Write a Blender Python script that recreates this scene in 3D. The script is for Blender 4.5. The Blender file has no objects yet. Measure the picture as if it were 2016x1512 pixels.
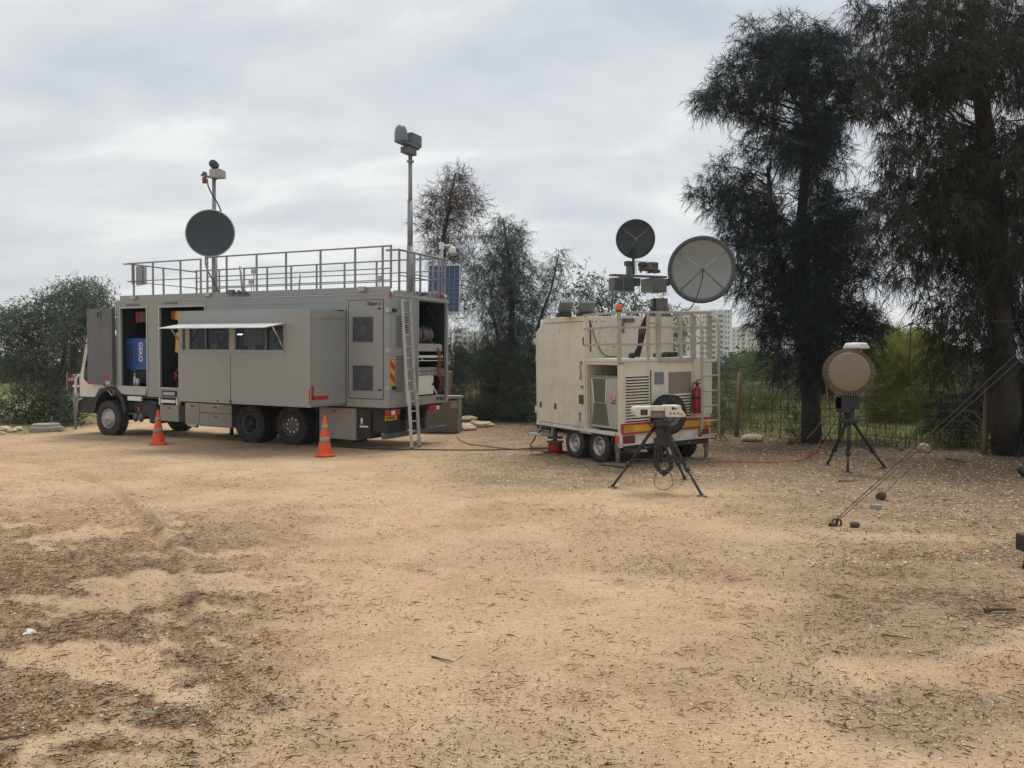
import bpy, math, random
import numpy as np
from mathutils import Matrix, Vector
random.seed(7); RNG = np.random.default_rng(11)
R = math.radians
SC = bpy.context.scene; COL = SC.collection

# ------------------------------------------------------------------ camera, sky, sun
F = 1514.0; CX, CY = 1008.0, 756.0; CAM_H = 1.75; HORIZON = 736.0
PITCH = math.atan((CY - HORIZON) / F)
cam = bpy.data.cameras.new('camera'); cam.sensor_width = 36.0; cam.lens = 36.0 * F / 2016.0
cam.clip_start = 0.1; cam.clip_end = 9000
camo = bpy.data.objects.new('camera', cam); COL.objects.link(camo)
camo.location = (0, 0, CAM_H); camo.rotation_euler = (R(90) - PITCH, 0, 0); SC.camera = camo
SC.view_settings.view_transform = 'Standard'; SC.view_settings.look = 'None'
SC.view_settings.exposure = 0.77; SC.view_settings.gamma = 1.0; SC.view_settings.use_curve_mapping = False

SUN_EL, SUN_AZ = R(66), R(14)          # behind the scene, a little to the right
world = bpy.data.worlds.new('World'); SC.world = world; world.use_nodes = True
def build_world():
    nt = world.node_tree; nt.nodes.clear(); N = nt.nodes.new; L = nt.links.new
    out = N('ShaderNodeOutputWorld'); mix = N('ShaderNodeMixShader')
    sky = N('ShaderNodeTexSky'); sky.sky_type = 'NISHITA'; sky.sun_disc = False
    sky.sun_elevation = SUN_EL; sky.sun_rotation = SUN_AZ
    b1 = N('ShaderNodeBackground'); b1.inputs[1].default_value = 0.08; L(sky.outputs[0], b1.inputs[0])
    tc = N('ShaderNodeTexCoord'); sep = N('ShaderNodeSeparateXYZ'); L(tc.outputs['Generated'], sep.inputs[0])
    def M(op, a, b=None):
        m = N('ShaderNodeMath'); m.operation = op
        for i, v in enumerate((a, b)):
            if v is None: continue
            if isinstance(v, (int, float)): m.inputs[i].default_value = v
            else: L(v, m.inputs[i])
        return m.outputs[0]
    z = M('ADD', M('ABSOLUTE', sep.outputs[2]), 0.30)
    cx = M('DIVIDE', sep.outputs[0], z); cy = M('DIVIDE', sep.outputs[1], z)
    cmb = N('ShaderNodeCombineXYZ'); L(cx, cmb.inputs[0]); L(cy, cmb.inputs[1])
    mp = N('ShaderNodeMapping'); L(cmb.outputs[0], mp.inputs[0])
    mp.inputs['Rotation'].default_value = (0, 0, R(30)); mp.inputs['Scale'].default_value = (0.75, 1.25, 1); mp.inputs['Location'].default_value = (5.3, 2.9, 0)
    n1 = N('ShaderNodeTexNoise'); L(mp.outputs[0], n1.inputs[0]); n1.inputs['Scale'].default_value = 3.3; n1.inputs['Detail'].default_value = 9; n1.inputs['Roughness'].default_value = 0.56; n1.inputs['Distortion'].default_value = 0.35
    n2 = N('ShaderNodeTexNoise'); L(mp.outputs[0], n2.inputs[0]); n2.inputs['Scale'].default_value = 0.9; n2.inputs['Detail'].default_value = 3
    f = M('ADD', M('MULTIPLY', n1.outputs[0], 0.55), M('MULTIPLY', n2.outputs[0], 0.50))
    ramp = N('ShaderNodeValToRGB'); L(f, ramp.inputs[0])
    e = ramp.color_ramp.elements
    e[0].position = 0.41; e[0].color = (0.335, 0.36, 0.395, 1)
    e[1].position = 0.645; e[1].color = (0.545, 0.55, 0.54, 1)
    m1 = e.new(0.49); m1.color = (0.395, 0.415, 0.44, 1)
    m2 = e.new(0.57); m2.color = (0.45, 0.462, 0.467, 1)
    b2 = N('ShaderNodeBackground'); b2.inputs[1].default_value = 1.0; L(ramp.outputs[0], b2.inputs[0])
    mix.inputs[0].default_value = 0.94
    L(b1.outputs[0], mix.inputs[1]); L(b2.outputs[0], mix.inputs[2]); L(mix.outputs[0], out.inputs[0])
build_world()
sun = bpy.data.lights.new('sun', 'SUN'); sun.energy = 1.5; sun.angle = R(24); sun.color = (1.0, 0.94, 0.85)
suno = bpy.data.objects.new('sun', sun); COL.objects.link(suno)
sd = Vector((math.sin(SUN_AZ) * math.cos(SUN_EL), math.cos(SUN_AZ) * math.cos(SUN_EL), math.sin(SUN_EL)))
suno.rotation_euler = sd.to_track_quat('Z', 'Y').to_euler(); suno.location = sd * 60
SC.cycles.max_bounces = 8; SC.cycles.transparent_max_bounces = 12

# ------------------------------------------------------------------ survey helpers: where a bearing meets the ground or a given distance
cp, sp = math.cos(PITCH), math.sin(PITCH)
def ray(px, py):
    x = (px - CX) / F; z = (CY - py) / F
    return Vector((x, cp + sp * z, -sp + cp * z))
def at(px, py, depth):
    r = ray(px, py); return Vector((0, 0, CAM_H)) + r * (depth / r.y)
def gnd(px, py, z=0.0):
    r = ray(px, py); return Vector((0, 0, CAM_H)) + r * ((z - CAM_H) / r.z)

# ------------------------------------------------------------------ mesh builder
class MB:
    def __init__(s): s.v = []; s.f = []; s.sm = []; s.mi = []; s.cur = 0
    def _add(s, vs, fs, smooth=False):
        o = len(s.v); s.v.extend([tuple(v) for v in vs])
        for i, f in enumerate(fs):
            s.f.append(tuple(o + k for k in f)); s.sm.append(smooth if isinstance(smooth, bool) else smooth[i]); s.mi.append(s.cur)
        return s
    def box(s, x0, x1, y0, y1, z0, z1):
        if x1 < x0: x0, x1 = x1, x0
        if y1 < y0: y0, y1 = y1, y0
        if z1 < z0: z0, z1 = z1, z0
        v = [(x, y, z) for z in (z0, z1) for y in (y0, y1) for x in (x0, x1)]
        return s._add(v, [(0, 2, 3, 1), (4, 5, 7, 6), (0, 1, 5, 4), (2, 6, 7, 3), (0, 4, 6, 2), (1, 3, 7, 5)])
    def obox(s, c, ax, ay, az):
        c = Vector(c); ax = Vector(ax); ay = Vector(ay); az = Vector(az)
        v = [c + ax * i + ay * j + az * k for k in (-1, 1) for j in (-1, 1) for i in (-1, 1)]
        return s._add(v, [(0, 2, 3, 1), (4, 5, 7, 6), (0, 1, 5, 4), (2, 6, 7, 3), (0, 4, 6, 2), (1, 3, 7, 5)])
    def bar(s, p, q, w, h, up=(0, 0, 1)):
        p = Vector(p); q = Vector(q); d = (q - p); a = d.normalized(); u = Vector(up)
        if abs(a.dot(u)) > 0.98: u = Vector((1, 0, 0))
        b = a.cross(u).normalized(); c = b.cross(a)
        return s.obox((p + q) / 2, d / 2, b * w / 2, c * h / 2)
    def cyl(s, p, q, r, n=10, r2=None, cap=True):
        p = Vector(p); q = Vector(q); r2 = r if r2 is None else r2
        a = (q - p).normalized(); u = Vector((0, 0, 1)) if abs(a.z) < 0.9 else Vector((1, 0, 0))
        b = a.cross(u).normalized(); c = a.cross(b)
        v = []
        for k in range(n):
            t = 2 * math.pi * k / n; d = b * math.cos(t) + c * math.sin(t)
            v.append(p + d * r); v.append(q + d * r2)
        fs = [(2 * k, 2 * k + 1, 2 * ((k + 1) % n) + 1, 2 * ((k + 1) % n)) for k in range(n)]; sm = [True] * n
        if cap:
            fs.append(tuple(2 * k for k in range(n))); fs.append(tuple(2 * k + 1 for k in reversed(range(n)))); sm += [False, False]
        return s._add(v, fs, sm)
    def tube(s, pts, r, n=6, r2=None, cap=True):
        pts = [Vector(p) for p in pts]; m = len(pts); v = []
        prev = None
        for i, p in enumerate(pts):
            a = (pts[min(i + 1, m - 1)] - pts[max(i - 1, 0)]).normalized()
            if prev is None:
                u = Vector((0, 0, 1)) if abs(a.z) < 0.9 else Vector((1, 0, 0)); b = a.cross(u).normalized()
            else:
                b = (prev - a * prev.dot(a)).normalized()
            prev = b; c = a.cross(b)
            rr = r if r2 is None else r + (r2 - r) * i / (m - 1)
            if isinstance(r, (list, tuple)): rr = r[i]
            for k in range(n):
                t = 2 * math.pi * k / n; v.append(p + (b * math.cos(t) + c * math.sin(t)) * rr)
        fs = [(i * n + k, i * n + (k + 1) % n, (i + 1) * n + (k + 1) % n, (i + 1) * n + k) for i in range(m - 1) for k in range(n)]
        sm = [True] * len(fs)
        if cap:
            fs.append(tuple(reversed(range(n)))); fs.append(tuple((m - 1) * n + k for k in range(n))); sm += [False, False]
        return s._add(v, fs, sm)
    def lathe(s, prof, o=(0, 0, 0), ax=(0, 0, 1), n=24, smooth=True):
        o = Vector(o); a = Vector(ax).normalized(); u = Vector((0, 0, 1)) if abs(a.z) < 0.9 else Vector((1, 0, 0))
        b = a.cross(u).normalized(); c = a.cross(b); v = []
        for (r, h) in prof:
            for k in range(n):
                t = 2 * math.pi * k / n; v.append(o + a * h + (b * math.cos(t) + c * math.sin(t)) * max(r, 1e-4))
        fs = [(i * n + k, i * n + (k + 1) % n, (i + 1) * n + (k + 1) % n, (i + 1) * n + k) for i in range(len(prof) - 1) for k in range(n)]
        return s._add(v, fs, smooth)
    def prism(s, poly, d0, d1, ax='y'):
        # polygon in the two other axes, pushed along ax
        n = len(poly)
        def P(a, b, d): return {'y': (a, d, b), 'x': (d, a, b), 'z': (a, b, d)}[ax]
        v = [P(a, b, d0) for a, b in poly] + [P(a, b, d1) for a, b in poly]
        fs = [tuple(range(n)), tuple(reversed(range(n, 2 * n)))] + [(k, n + k, n + (k + 1) % n, (k + 1) % n) for k in range(n)]
        return s._add(v, fs)
    def ball(s, c, rx, ry=None, rz=None, n=12, m=8, jit=0.0):
        ry = rx if ry is None else ry; rz = rx if rz is None else rz; v = []; c = Vector(c)
        for i in range(m + 1):
            ph = math.pi * i / m
            for k in range(n):
                t = 2 * math.pi * k / n; j = 1 + random.uniform(-jit, jit)
                v.append(c + Vector((rx * math.sin(ph) * math.cos(t), ry * math.sin(ph) * math.sin(t), rz * math.cos(ph))) * j)
        fs = [(i * n + k, (i + 1) * n + k, (i + 1) * n + (k + 1) % n, i * n + (k + 1) % n) for i in range(m) for k in range(n)]
        return s._add(v, fs, jit == 0.0)
    def mesh(s, name, mats):
        me = bpy.data.meshes.new(name); me.from_pydata(s.v, [], s.f)
        me.polygons.foreach_set('use_smooth', s.sm)
        if not isinstance(mats, (list, tuple)): mats = [mats]
        for m in mats: me.materials.append(m)
        if len(mats) > 1: me.polygons.foreach_set('material_index', s.mi)
        me.validate(); me.update(); return me

def sm(P, n=6):
    P = [Vector(p) for p in P]; S = []
    for i in range(len(P) - 1):
        p0, p1, p2, p3 = P[max(i - 1, 0)], P[i], P[i + 1], P[min(i + 2, len(P) - 1)]
        for k in range(n):
            t = k / n; S.append(.5 * ((2 * p1) + (p2 - p0) * t + (2 * p0 - 5 * p1 + 4 * p2 - p3) * t ** 2 + (3 * p1 - p0 - 3 * p2 + p3) * t ** 3))
    return S + [P[-1]]
def thing(name, label, cat, M=None, group=None):
    o = bpy.data.objects.new(name, None); COL.objects.link(o); o.empty_display_size = 0.2
    if M is not None: o.matrix_world = M
    o['label'] = label; o['category'] = cat
    if group: o['group'] = group
    return o
def tag(o, label, cat, group=None):
    o['label'] = label; o['category'] = cat
    if group: o['group'] = group
    return o
def part(name, mb, mat, parent=None, M=None, bevel=0, label=None, kind=None):
    me = mb.mesh(name, mat) if isinstance(mb, MB) else mb
    o = bpy.data.objects.new(name, me); COL.objects.link(o)
    if parent is not None: o.parent = parent
    if M is not None: o.matrix_local = M
    if bevel:
        b = o.modifiers.new('bevel', 'BEVEL'); b.width = bevel; b.segments = 2; b.limit_method = 'ANGLE'; b.angle_limit = R(50)
    if label: o['label'] = label
    if kind: o['kind'] = kind
    return o
def empty_part(name, parent, M=None):
    o = bpy.data.objects.new(name, None); COL.objects.link(o); o.parent = parent; o.empty_display_size = 0.1
    if M is not None: o.matrix_local = M
    return o
def copy_tree(o, parent=None):
    c = o.copy(); COL.objects.link(c)
    if parent is not None: c.parent = parent
    for ch in o.children: copy_tree(ch, c)
    return c
T_ = Matrix.Translation
def RZ(a): return Matrix.Rotation(a, 4, 'Z')

# ------------------------------------------------------------------ materials
def _nodes(name):
    m = bpy.data.materials.new(name); m.use_nodes = True; nt = m.node_tree; b = nt.nodes['Principled BSDF']
    return m, nt, b
def mat(name, col, rough=0.5, metal=0.0, var=0.12, scale=3.0, dirt=None, damt=0.0, bump=0.0, bscale=60.0, spec=0.5, stretch=(1, 1, 1), emit=None, low=None):
    m, nt, b = _nodes(name); N = nt.nodes.new; L = nt.links.new
    tc = N('ShaderNodeTexCoord'); mp = N('ShaderNodeMapping'); L(tc.outputs['Object'], mp.inputs[0]); mp.inputs['Scale'].default_value = stretch
    n = N('ShaderNodeTexNoise'); n.inputs['Scale'].default_value = scale; n.inputs['Detail'].default_value = 6; n.inputs['Roughness'].default_value = 0.62; L(mp.outputs[0], n.inputs[0])
    r = N('ShaderNodeValToRGB'); L(n.outputs[0], r.inputs[0]); e = r.color_ramp.elements
    e[0].position = 0.3; e[1].position = 0.7
    e[0].color = tuple(c * (1 - var) for c in col) + (1,); e[1].color = tuple(min(1, c * (1 + var)) for c in col) + (1,)
    c_out = r.outputs[0]
    if dirt is not None:
        n2 = N('ShaderNodeTexNoise'); n2.inputs['Scale'].default_value = scale * 2.3; n2.inputs['Detail'].default_value = 8; n2.inputs['Roughness'].default_value = 0.7; L(mp.outputs[0], n2.inputs[0])
        r2 = N('ShaderNodeValToRGB'); L(n2.outputs[0], r2.inputs[0]); r2.color_ramp.elements[0].position = 0.50; r2.color_ramp.elements[1].position = 0.78
        ml = N('ShaderNodeMath'); ml.operation = 'MULTIPLY'; L(r2.outputs[0], ml.inputs[0]); ml.inputs[1].default_value = damt
        mx = N('ShaderNodeMix'); mx.data_type = 'RGBA'; L(ml.outputs[0], mx.inputs[0]); L(c_out, mx.inputs[6]); mx.inputs[7].default_value = tuple(dirt) + (1,)
        c_out = mx.outputs[2]
    if low:
        mp2 = N('ShaderNodeMapping'); mp2.inputs['Scale'].default_value = (1, 1, 0.10); L(tc.outputs['Object'], mp2.inputs[0])
        n4 = N('ShaderNodeTexNoise'); n4.inputs['Scale'].default_value = 9; n4.inputs['Detail'].default_value = 6; n4.inputs['Roughness'].default_value = 0.7; L(mp2.outputs[0], n4.inputs[0])
        r4 = N('ShaderNodeMapRange'); L(n4.outputs[0], r4.inputs[0]); r4.inputs[1].default_value = 0.52; r4.inputs[2].default_value = 0.78; r4.inputs[4].default_value = low[2]
        m4 = N('ShaderNodeMix'); m4.data_type = 'RGBA'; L(r4.outputs[0], m4.inputs[0]); L(c_out, m4.inputs[6]); m4.inputs[7].default_value = tuple(c * 0.55 for c in col) + (1,)
        sx = N('ShaderNodeSeparateXYZ'); L(tc.outputs['Object'], sx.inputs[0])
        r5 = N('ShaderNodeMapRange'); L(sx.outputs[2], r5.inputs[0]); r5.inputs[1].default_value = low[1]; r5.inputs[2].default_value = low[0]
        m5 = N('ShaderNodeMath'); m5.operation = 'MULTIPLY'; L(r5.outputs[0], m5.inputs[0]); L(r2.outputs[0], m5.inputs[1])
        m6 = N('ShaderNodeMix'); m6.data_type = 'RGBA'; L(m5.outputs[0], m6.inputs[0]); L(m4.outputs[2], m6.inputs[6]); m6.inputs[7].default_value = (0.34, 0.265, 0.18, 1)
        c_out = m6.outputs[2]
    L(c_out, b.inputs['Base Color'])
    mr = N('ShaderNodeMapRange'); L(n.outputs[0], mr.inputs[0]); mr.inputs[1].default_value = 0.3; mr.inputs[2].default_value = 0.7
    mr.inputs[3].default_value = max(0.03, rough - 0.1); mr.inputs[4].default_value = min(1, rough + 0.1); L(mr.outputs[0], b.inputs['Roughness'])
    b.inputs['Metallic'].default_value = metal; b.inputs['Specular IOR Level'].default_value = spec
    if bump:
        n3 = N('ShaderNodeTexNoise'); n3.inputs['Scale'].default_value = bscale; n3.inputs['Detail'].default_value = 4; L(mp.outputs[0], n3.inputs[0])
        bp = N('ShaderNodeBump'); bp.inputs['Strength'].default_value = bump; bp.inputs['Distance'].default_value = 0.01; L(n3.outputs[0], bp.inputs['Height']); L(bp.outputs[0], b.inputs['Normal'])
    if emit: b.inputs['Emission Color'].default_value = tuple(emit[:3]) + (1,); b.inputs['Emission Strength'].default_value = emit[3]
    return m
def leaf_mat(name, c0, c1, rough=0.7, trans=0.25):
    m, nt, b = _nodes(name); N = nt.nodes.new; L = nt.links.new
    g = N('ShaderNodeNewGeometry'); r = N('ShaderNodeValToRGB'); L(g.outputs['Random Per Island'], r.inputs[0])
    e = r.color_ramp.elements; e[0].color = tuple(c0) + (1,); e[1].color = tuple(c1) + (1,)
    L(r.outputs[0], b.inputs['Base Color']); b.inputs['Roughness'].default_value = rough; b.inputs['Specular IOR Level'].default_value = 0.25
    t = N('ShaderNodeBsdfTranslucent'); L(r.outputs[0], t.inputs[0]); mx = N('ShaderNodeMixShader'); mx.inputs[0].default_value = trans
    out = nt.nodes['Material Output']; L(b.outputs[0], mx.inputs[1]); L(t.outputs[0], mx.inputs[2]); L(mx.outputs[0], out.inputs[0])
    return m
def glass_mat(name, tint=(0.7, 0.75, 0.78), refl=0.12):
    m, nt, b = _nodes(name); N = nt.nodes.new; L = nt.links.new; out = nt.nodes['Material Output']
    t = N('ShaderNodeBsdfTransparent'); t.inputs[0].default_value = tuple(tint) + (1,)
    g = N('ShaderNodeBsdfGlossy'); g.inputs['Roughness'].default_value = 0.03
    lw = N('ShaderNodeLayerWeight'); lw.inputs[0].default_value = 0.12
    ad = N('ShaderNodeMath'); ad.operation = 'MULTIPLY_ADD'; L(lw.outputs['Fresnel'], ad.inputs[0]); ad.inputs[1].default_value = 0.7; ad.inputs[2].default_value = refl * 0.2
    mx = N('ShaderNodeMixShader'); L(ad.outputs[0], mx.inputs[0]); L(t.outputs[0], mx.inputs[1]); L(g.outputs[0], mx.inputs[2]); L(mx.outputs[0], out.inputs[0])
    return m
DUST = (0.30, 0.23, 0.15)
m_grey = mat('grey_truck_paint', (0.295, 0.312, 0.306), 0.36, var=0.05, scale=1.2, dirt=DUST, damt=0.22, bump=0.04, bscale=2.2, low=(0.9, 1.35, 0.16))
m_greyd = mat('dark_grey_metal', (0.13, 0.135, 0.14), 0.45, 0.3, dirt=DUST, damt=0.25)
m_steel = mat('dull_stainless', (0.125, 0.13, 0.14), 0.42, 0.35, var=0.15, scale=1.6, dirt=(0.35, 0.33, 0.3), damt=0.3, stretch=(1, 1, 0.3))
m_black = mat('black_plastic', (0.022, 0.023, 0.025), 0.55, dirt=DUST, damt=0.16)
m_rubber = mat('tyre_rubber', (0.026, 0.026, 0.027), 0.8, dirt=DUST, damt=0.35, scale=5, bump=0.1, bscale=40)
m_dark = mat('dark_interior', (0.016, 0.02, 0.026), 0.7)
m_mid = mat('grey_interior', (0.36, 0.38, 0.38), 0.6)
m_alu = mat('worn_aluminium', (0.46, 0.47, 0.46), 0.42, 0.6, var=0.1, dirt=(0.3, 0.28, 0.25), damt=0.3)
m_rail = mat('galvanised_rail', (0.28, 0.285, 0.30), 0.5, 0.4, var=0.12, scale=6)
m_plate = mat('chequer_plate', (0.30, 0.285, 0.265), 0.5, 0.4, var=0.1, dirt=DUST, damt=0.5)
m_white = mat('white_paint', (0.74, 0.73, 0.69), 0.4, var=0.04, dirt=DUST, damt=0.15)
m_cab = mat('white_cab_paint', (0.66, 0.64, 0.60), 0.32, var=0.04, dirt=DUST, damt=0.25)
m_red = mat('red_reflector', (0.42, 0.025, 0.03), 0.35)
m_yel = mat('yellow_reflector', (0.62, 0.33, 0.03), 0.4)
m_orange = mat('orange_cone_rubber', (0.80, 0.085, 0.02), 0.5, var=0.12, dirt=DUST, damt=0.2)
m_band = mat('grey_reflective_band', (0.30, 0.255, 0.20), 0.45, var=0.1)
m_beige = mat('cream_trailer_paint', (0.68, 0.64, 0.53), 0.46, var=0.06, scale=1.1, dirt=(0.22, 0.17, 0.11), damt=0.34, bump=0.05, bscale=5, low=(0.5, 0.95, 0.22))
m_kr = mat('backlit_cream_rail_paint', (0.40, 0.37, 0.31), 0.5, var=0.1, scale=4, dirt=(0.16, 0.10, 0.06), damt=0.4)  # cream rail paint, darkened to carry the backlit shade in its colour
m_beiged = mat('tan_brown_panel', (0.235, 0.205, 0.165), 0.6, var=0.1, dirt=DUST, damt=0.2)
m_blue = mat('blue_generator_paint', (0.02, 0.085, 0.30), 0.4, var=0.06)
m_ylw = mat('yellow_plastic', (0.66, 0.33, 0.04), 0.5)
m_dish = mat('dark_dish_paint', (0.036, 0.056, 0.068), 0.6, var=0.08)
m_dishg = mat('grey_dish_paint', (0.30, 0.32, 0.32), 0.5, var=0.06, scale=1.5)
m_rim = mat('steel_wheel_rim', (0.42, 0.41, 0.39), 0.4, 0.6, dirt=DUST, damt=0.45, scale=6)
m_sand = mat('sandstone', (0.44, 0.37, 0.26), 0.9, var=0.18, scale=5, bump=0.5, bscale=18)
m_conc = mat('concrete', (0.30, 0.28, 0.25), 0.9, var=0.15, scale=4, bump=0.4, bscale=30)
m_bark = mat('bark', (0.075, 0.058, 0.045), 0.95, var=0.4, scale=7, bump=0.9, bscale=22, stretch=(1, 1, 0.22))
m_twig = mat('dry_twig', (0.10, 0.075, 0.05), 0.9, var=0.3)
m_rust = mat('rusty_wire', (0.075, 0.05, 0.035), 0.85, var=0.3)
m_wood = mat('weathered_post_wood', (0.20, 0.145, 0.095), 0.9, var=0.3, scale=6, bump=0.4, stretch=(1, 1, 0.2))
m_cable_o = mat('orange_red_cable', (0.42, 0.07, 0.03), 0.6)
m_cable_y = mat('yellow_cable', (0.50, 0.22, 0.03), 0.6)
m_tan = mat('tan_radar_paint', (0.225, 0.17, 0.122), 0.6, var=0.04)
m_tan2 = mat('tan_radar_fins', (0.23, 0.16, 0.105), 0.6, var=0.08)
m_glass = glass_mat('window_glass')
m_glassd = mat('dark_lens_glass', (0.012, 0.016, 0.022), 0.12, spec=0.8)
# ------------------------------------------------------------------ local frames of the truck and the trailer
def frame(o, vp_fwd, vp_away):
    xh = ray(*vp_fwd).normalized(); aw = ray(*vp_away).normalized()
    yh = -(aw - xh * aw.dot(xh)).normalized(); zh = xh.cross(yh)
    M = Matrix(((xh.x, yh.x, zh.x, o.x), (xh.y, yh.y, zh.y, o.y), (xh.z, yh.z, zh.z, o.z), (0, 0, 0, 1)))
    return M, xh, yh, zh
def flat(M):
    x = M.col[0]; a = math.atan2(x[1], x[0]); return Matrix.Translation((M.col[3][0], M.col[3][1], 0)) @ Matrix.Rotation(a, 4, 'Z')
_o = Vector((0, 0, 0))
TM, _x, _y, _z = frame(_o, (-2084, 665.6), (1772, 699.5))
TM = Matrix.Translation(at(766, 804, 17.56) - _z * 0.96) @ TM
TF = flat(TM); tinv = TM.inverted(); tflat_inv = TF.inverted()
KM, _x, _y, _z = frame(_o, (127, 690), (3560, 640))
KM = Matrix.Translation(at(1219, 854, 14.53) - _z * 0.60) @ KM
KF = flat(KM); kinv = KM.inverted(); kflat_inv = KF.inverted()
def _plane(Mi, px, py, ax, val):
    c = Mi @ Vector((0, 0, CAM_H)); r = Mi.to_3x3() @ ray(px, py); t = (val - c[ax]) / r[ax]; return c + r * t
def tS(px, py, y=0.0): q = _plane(tinv, px, py, 1, y); return q.x, q.z
def tR(px, py, x=0.0): q = _plane(tinv, px, py, 0, x); return q.y, q.z
def kS(px, py, y=0.0): q = _plane(kinv, px, py, 1, y); return q.x, q.z
def kR(px, py, x=0.0): q = _plane(kinv, px, py, 0, x); return q.y, q.z
# ------------------------------------------------------------------ ground
def _h2(ix, iy, seed):
    h = (ix * 374761393 + iy * 668265263 + seed * 974711) & 0x7fffffff
    h = ((h ^ (h >> 13)) * 1274126177) & 0x7fffffff
    return ((h ^ (h >> 16)) & 0xffff) / 65535.0
def vnoise(x, y, seed=0):
    ix = np.floor(x).astype(np.int64); iy = np.floor(y).astype(np.int64); fx = x - ix; fy = y - iy
    fx = fx * fx * (3 - 2 * fx); fy = fy * fy * (3 - 2 * fy)
    a = _h2(ix, iy, seed); b = _h2(ix + 1, iy, seed); c = _h2(ix, iy + 1, seed); d = _h2(ix + 1, iy + 1, seed)
    return (a * (1 - fx) + b * fx) * (1 - fy) + (c * (1 - fx) + d * fx) * fy
def fbm(x, y, seed=0, oct=5):
    t = 0; a = 0.5; s = 0
    for k in range(oct):
        t = t + a * vnoise(x, y, seed + k * 17); s += a; a *= 0.5; x = x * 2.03 + 5.1; y = y * 2.03 + 3.7
    return t / s
def sst(a, b, x):
    t = np.clip((x - a) / (b - a), 0, 1); return t * t * (3 - 2 * t)
# fence line on the ground (x, y)
FENCE = [Vector((-6.0, 32.0)), Vector((-2.55, 29.8)), Vector((0.82, 29.4)), Vector((6.40, 21.9)), Vector((8.20, 19.3)), Vector((10.25, 16.7)), Vector((11.6, 14.6)), Vector((14.5, 9.5))]
def fence_dist(x, y):
    # signed: positive on the camera's side
    best = np.full_like(x, 1e9); sgn = np.ones_like(x)
    for a, b in zip(FENCE[:-1], FENCE[1:]):
        d = b - a; L2 = d.length_squared
        t = np.clip(((x - a.x) * d.x + (y - a.y) * d.y) / L2, 0, 1)
        qx = a.x + d.x * t; qy = a.y + d.y * t
        dd = np.hypot(x - qx, y - qy); cr = d.x * (y - a.y) - d.y * (x - a.x)
        m = dd < best; best = np.where(m, dd, best); sgn = np.where(m, np.where(cr > 0, -1.0, 1.0), sgn)
    return best * sgn
def height(x, y):
    r = np.hypot(x, y); fade = sst(0.0, 3.0, r)
    near = 1 - sst(25, 60, r)
    h = (fbm(x * 0.55, y * 0.55, 3, 4) - 0.5) * 0.05 * near
    h = h + (fbm(x * 3.1, y * 4.2, 9, 4) - 0.5) * 0.028 * near + (fbm(x * 13, y * 13, 15, 3) - 0.5) * 0.010 * (1 - sst(12, 22, r))
    # tyre treads pressed into the sand, front left
    for (ax, ay, bx, by) in ((-7.2, 10.9, -3.1, 6.9), (-6.2, 9.0, -2.6, 5.0)):
        dx, dy = bx - ax, by - ay; Ln = math.hypot(dx, dy); t = ((x - ax) * dx + (y - ay) * dy) / Ln; n = ((x - ax) * -dy + (y - ay) * dx) / Ln
        m = sst(0.24, 0.17, np.abs(n)) * sst(0, 0.6, t) * sst(Ln, Ln - 0.8, t) * sst(0.42, 0.56, fbm(x * 0.8, y * 0.8, 77, 3))
        h = h - m * (0.018 + 0.02 * (np.sin(t * 52 + np.abs(n) * 26) > 0.1))
    rn = rut_n(x, y); wob = 0.5 + fbm(x * 1.4, y * 1.4, 83, 3)
    h = h - 0.055 * wob * np.exp(-((rn + 0.03) / 0.07) ** 2) + 0.03 * wob * np.exp(-((rn - 0.10) / 0.06) ** 2) - 0.035 * wob * np.exp(-((rn + 0.42) / 0.07) ** 2) + 0.012 * np.sin(rn * 62) * np.exp(-((rn - 0.42) / 0.17) ** 2) * (fbm(x * 0.9, y * 0.9, 84, 3) > 0.45)
    fd = fence_dist(x, y)
    beyond = sst(0.3, 14.0, -fd)
    h = h + beyond * (0.55 + 0.35 * (fbm(x * 0.12, y * 0.12, 41, 3) - 0.3)) * (y > 5)
    return h
RUT = [gnd(20, 900), gnd(120, 922), gnd(210, 955), gnd(285, 1015), gnd(335, 1085), gnd(365, 1170), gnd(375, 1290)]
def rut_n(x, y, off=0.0):
    # signed distance from the curved wheel rut (positive on its outer, right side), and a fade towards its ends
    best = np.full_like(x, 1e9); sg = np.ones_like(x)
    for a, b in zip(RUT[:-1], RUT[1:]):
        dx, dy = b.x - a.x, b.y - a.y; L2 = dx * dx + dy * dy; t = np.clip(((x - a.x) * dx + (y - a.y) * dy) / L2, 0, 1)
        d = np.hypot(x - a.x - dx * t, y - a.y - dy * t); s = np.where(dx * (y - a.y) - dy * (x - a.x) > 0, 1.0, -1.0); m = d < best
        best = np.where(m, d, best); sg = np.where(m, s, sg)
    return best * sg
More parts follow.
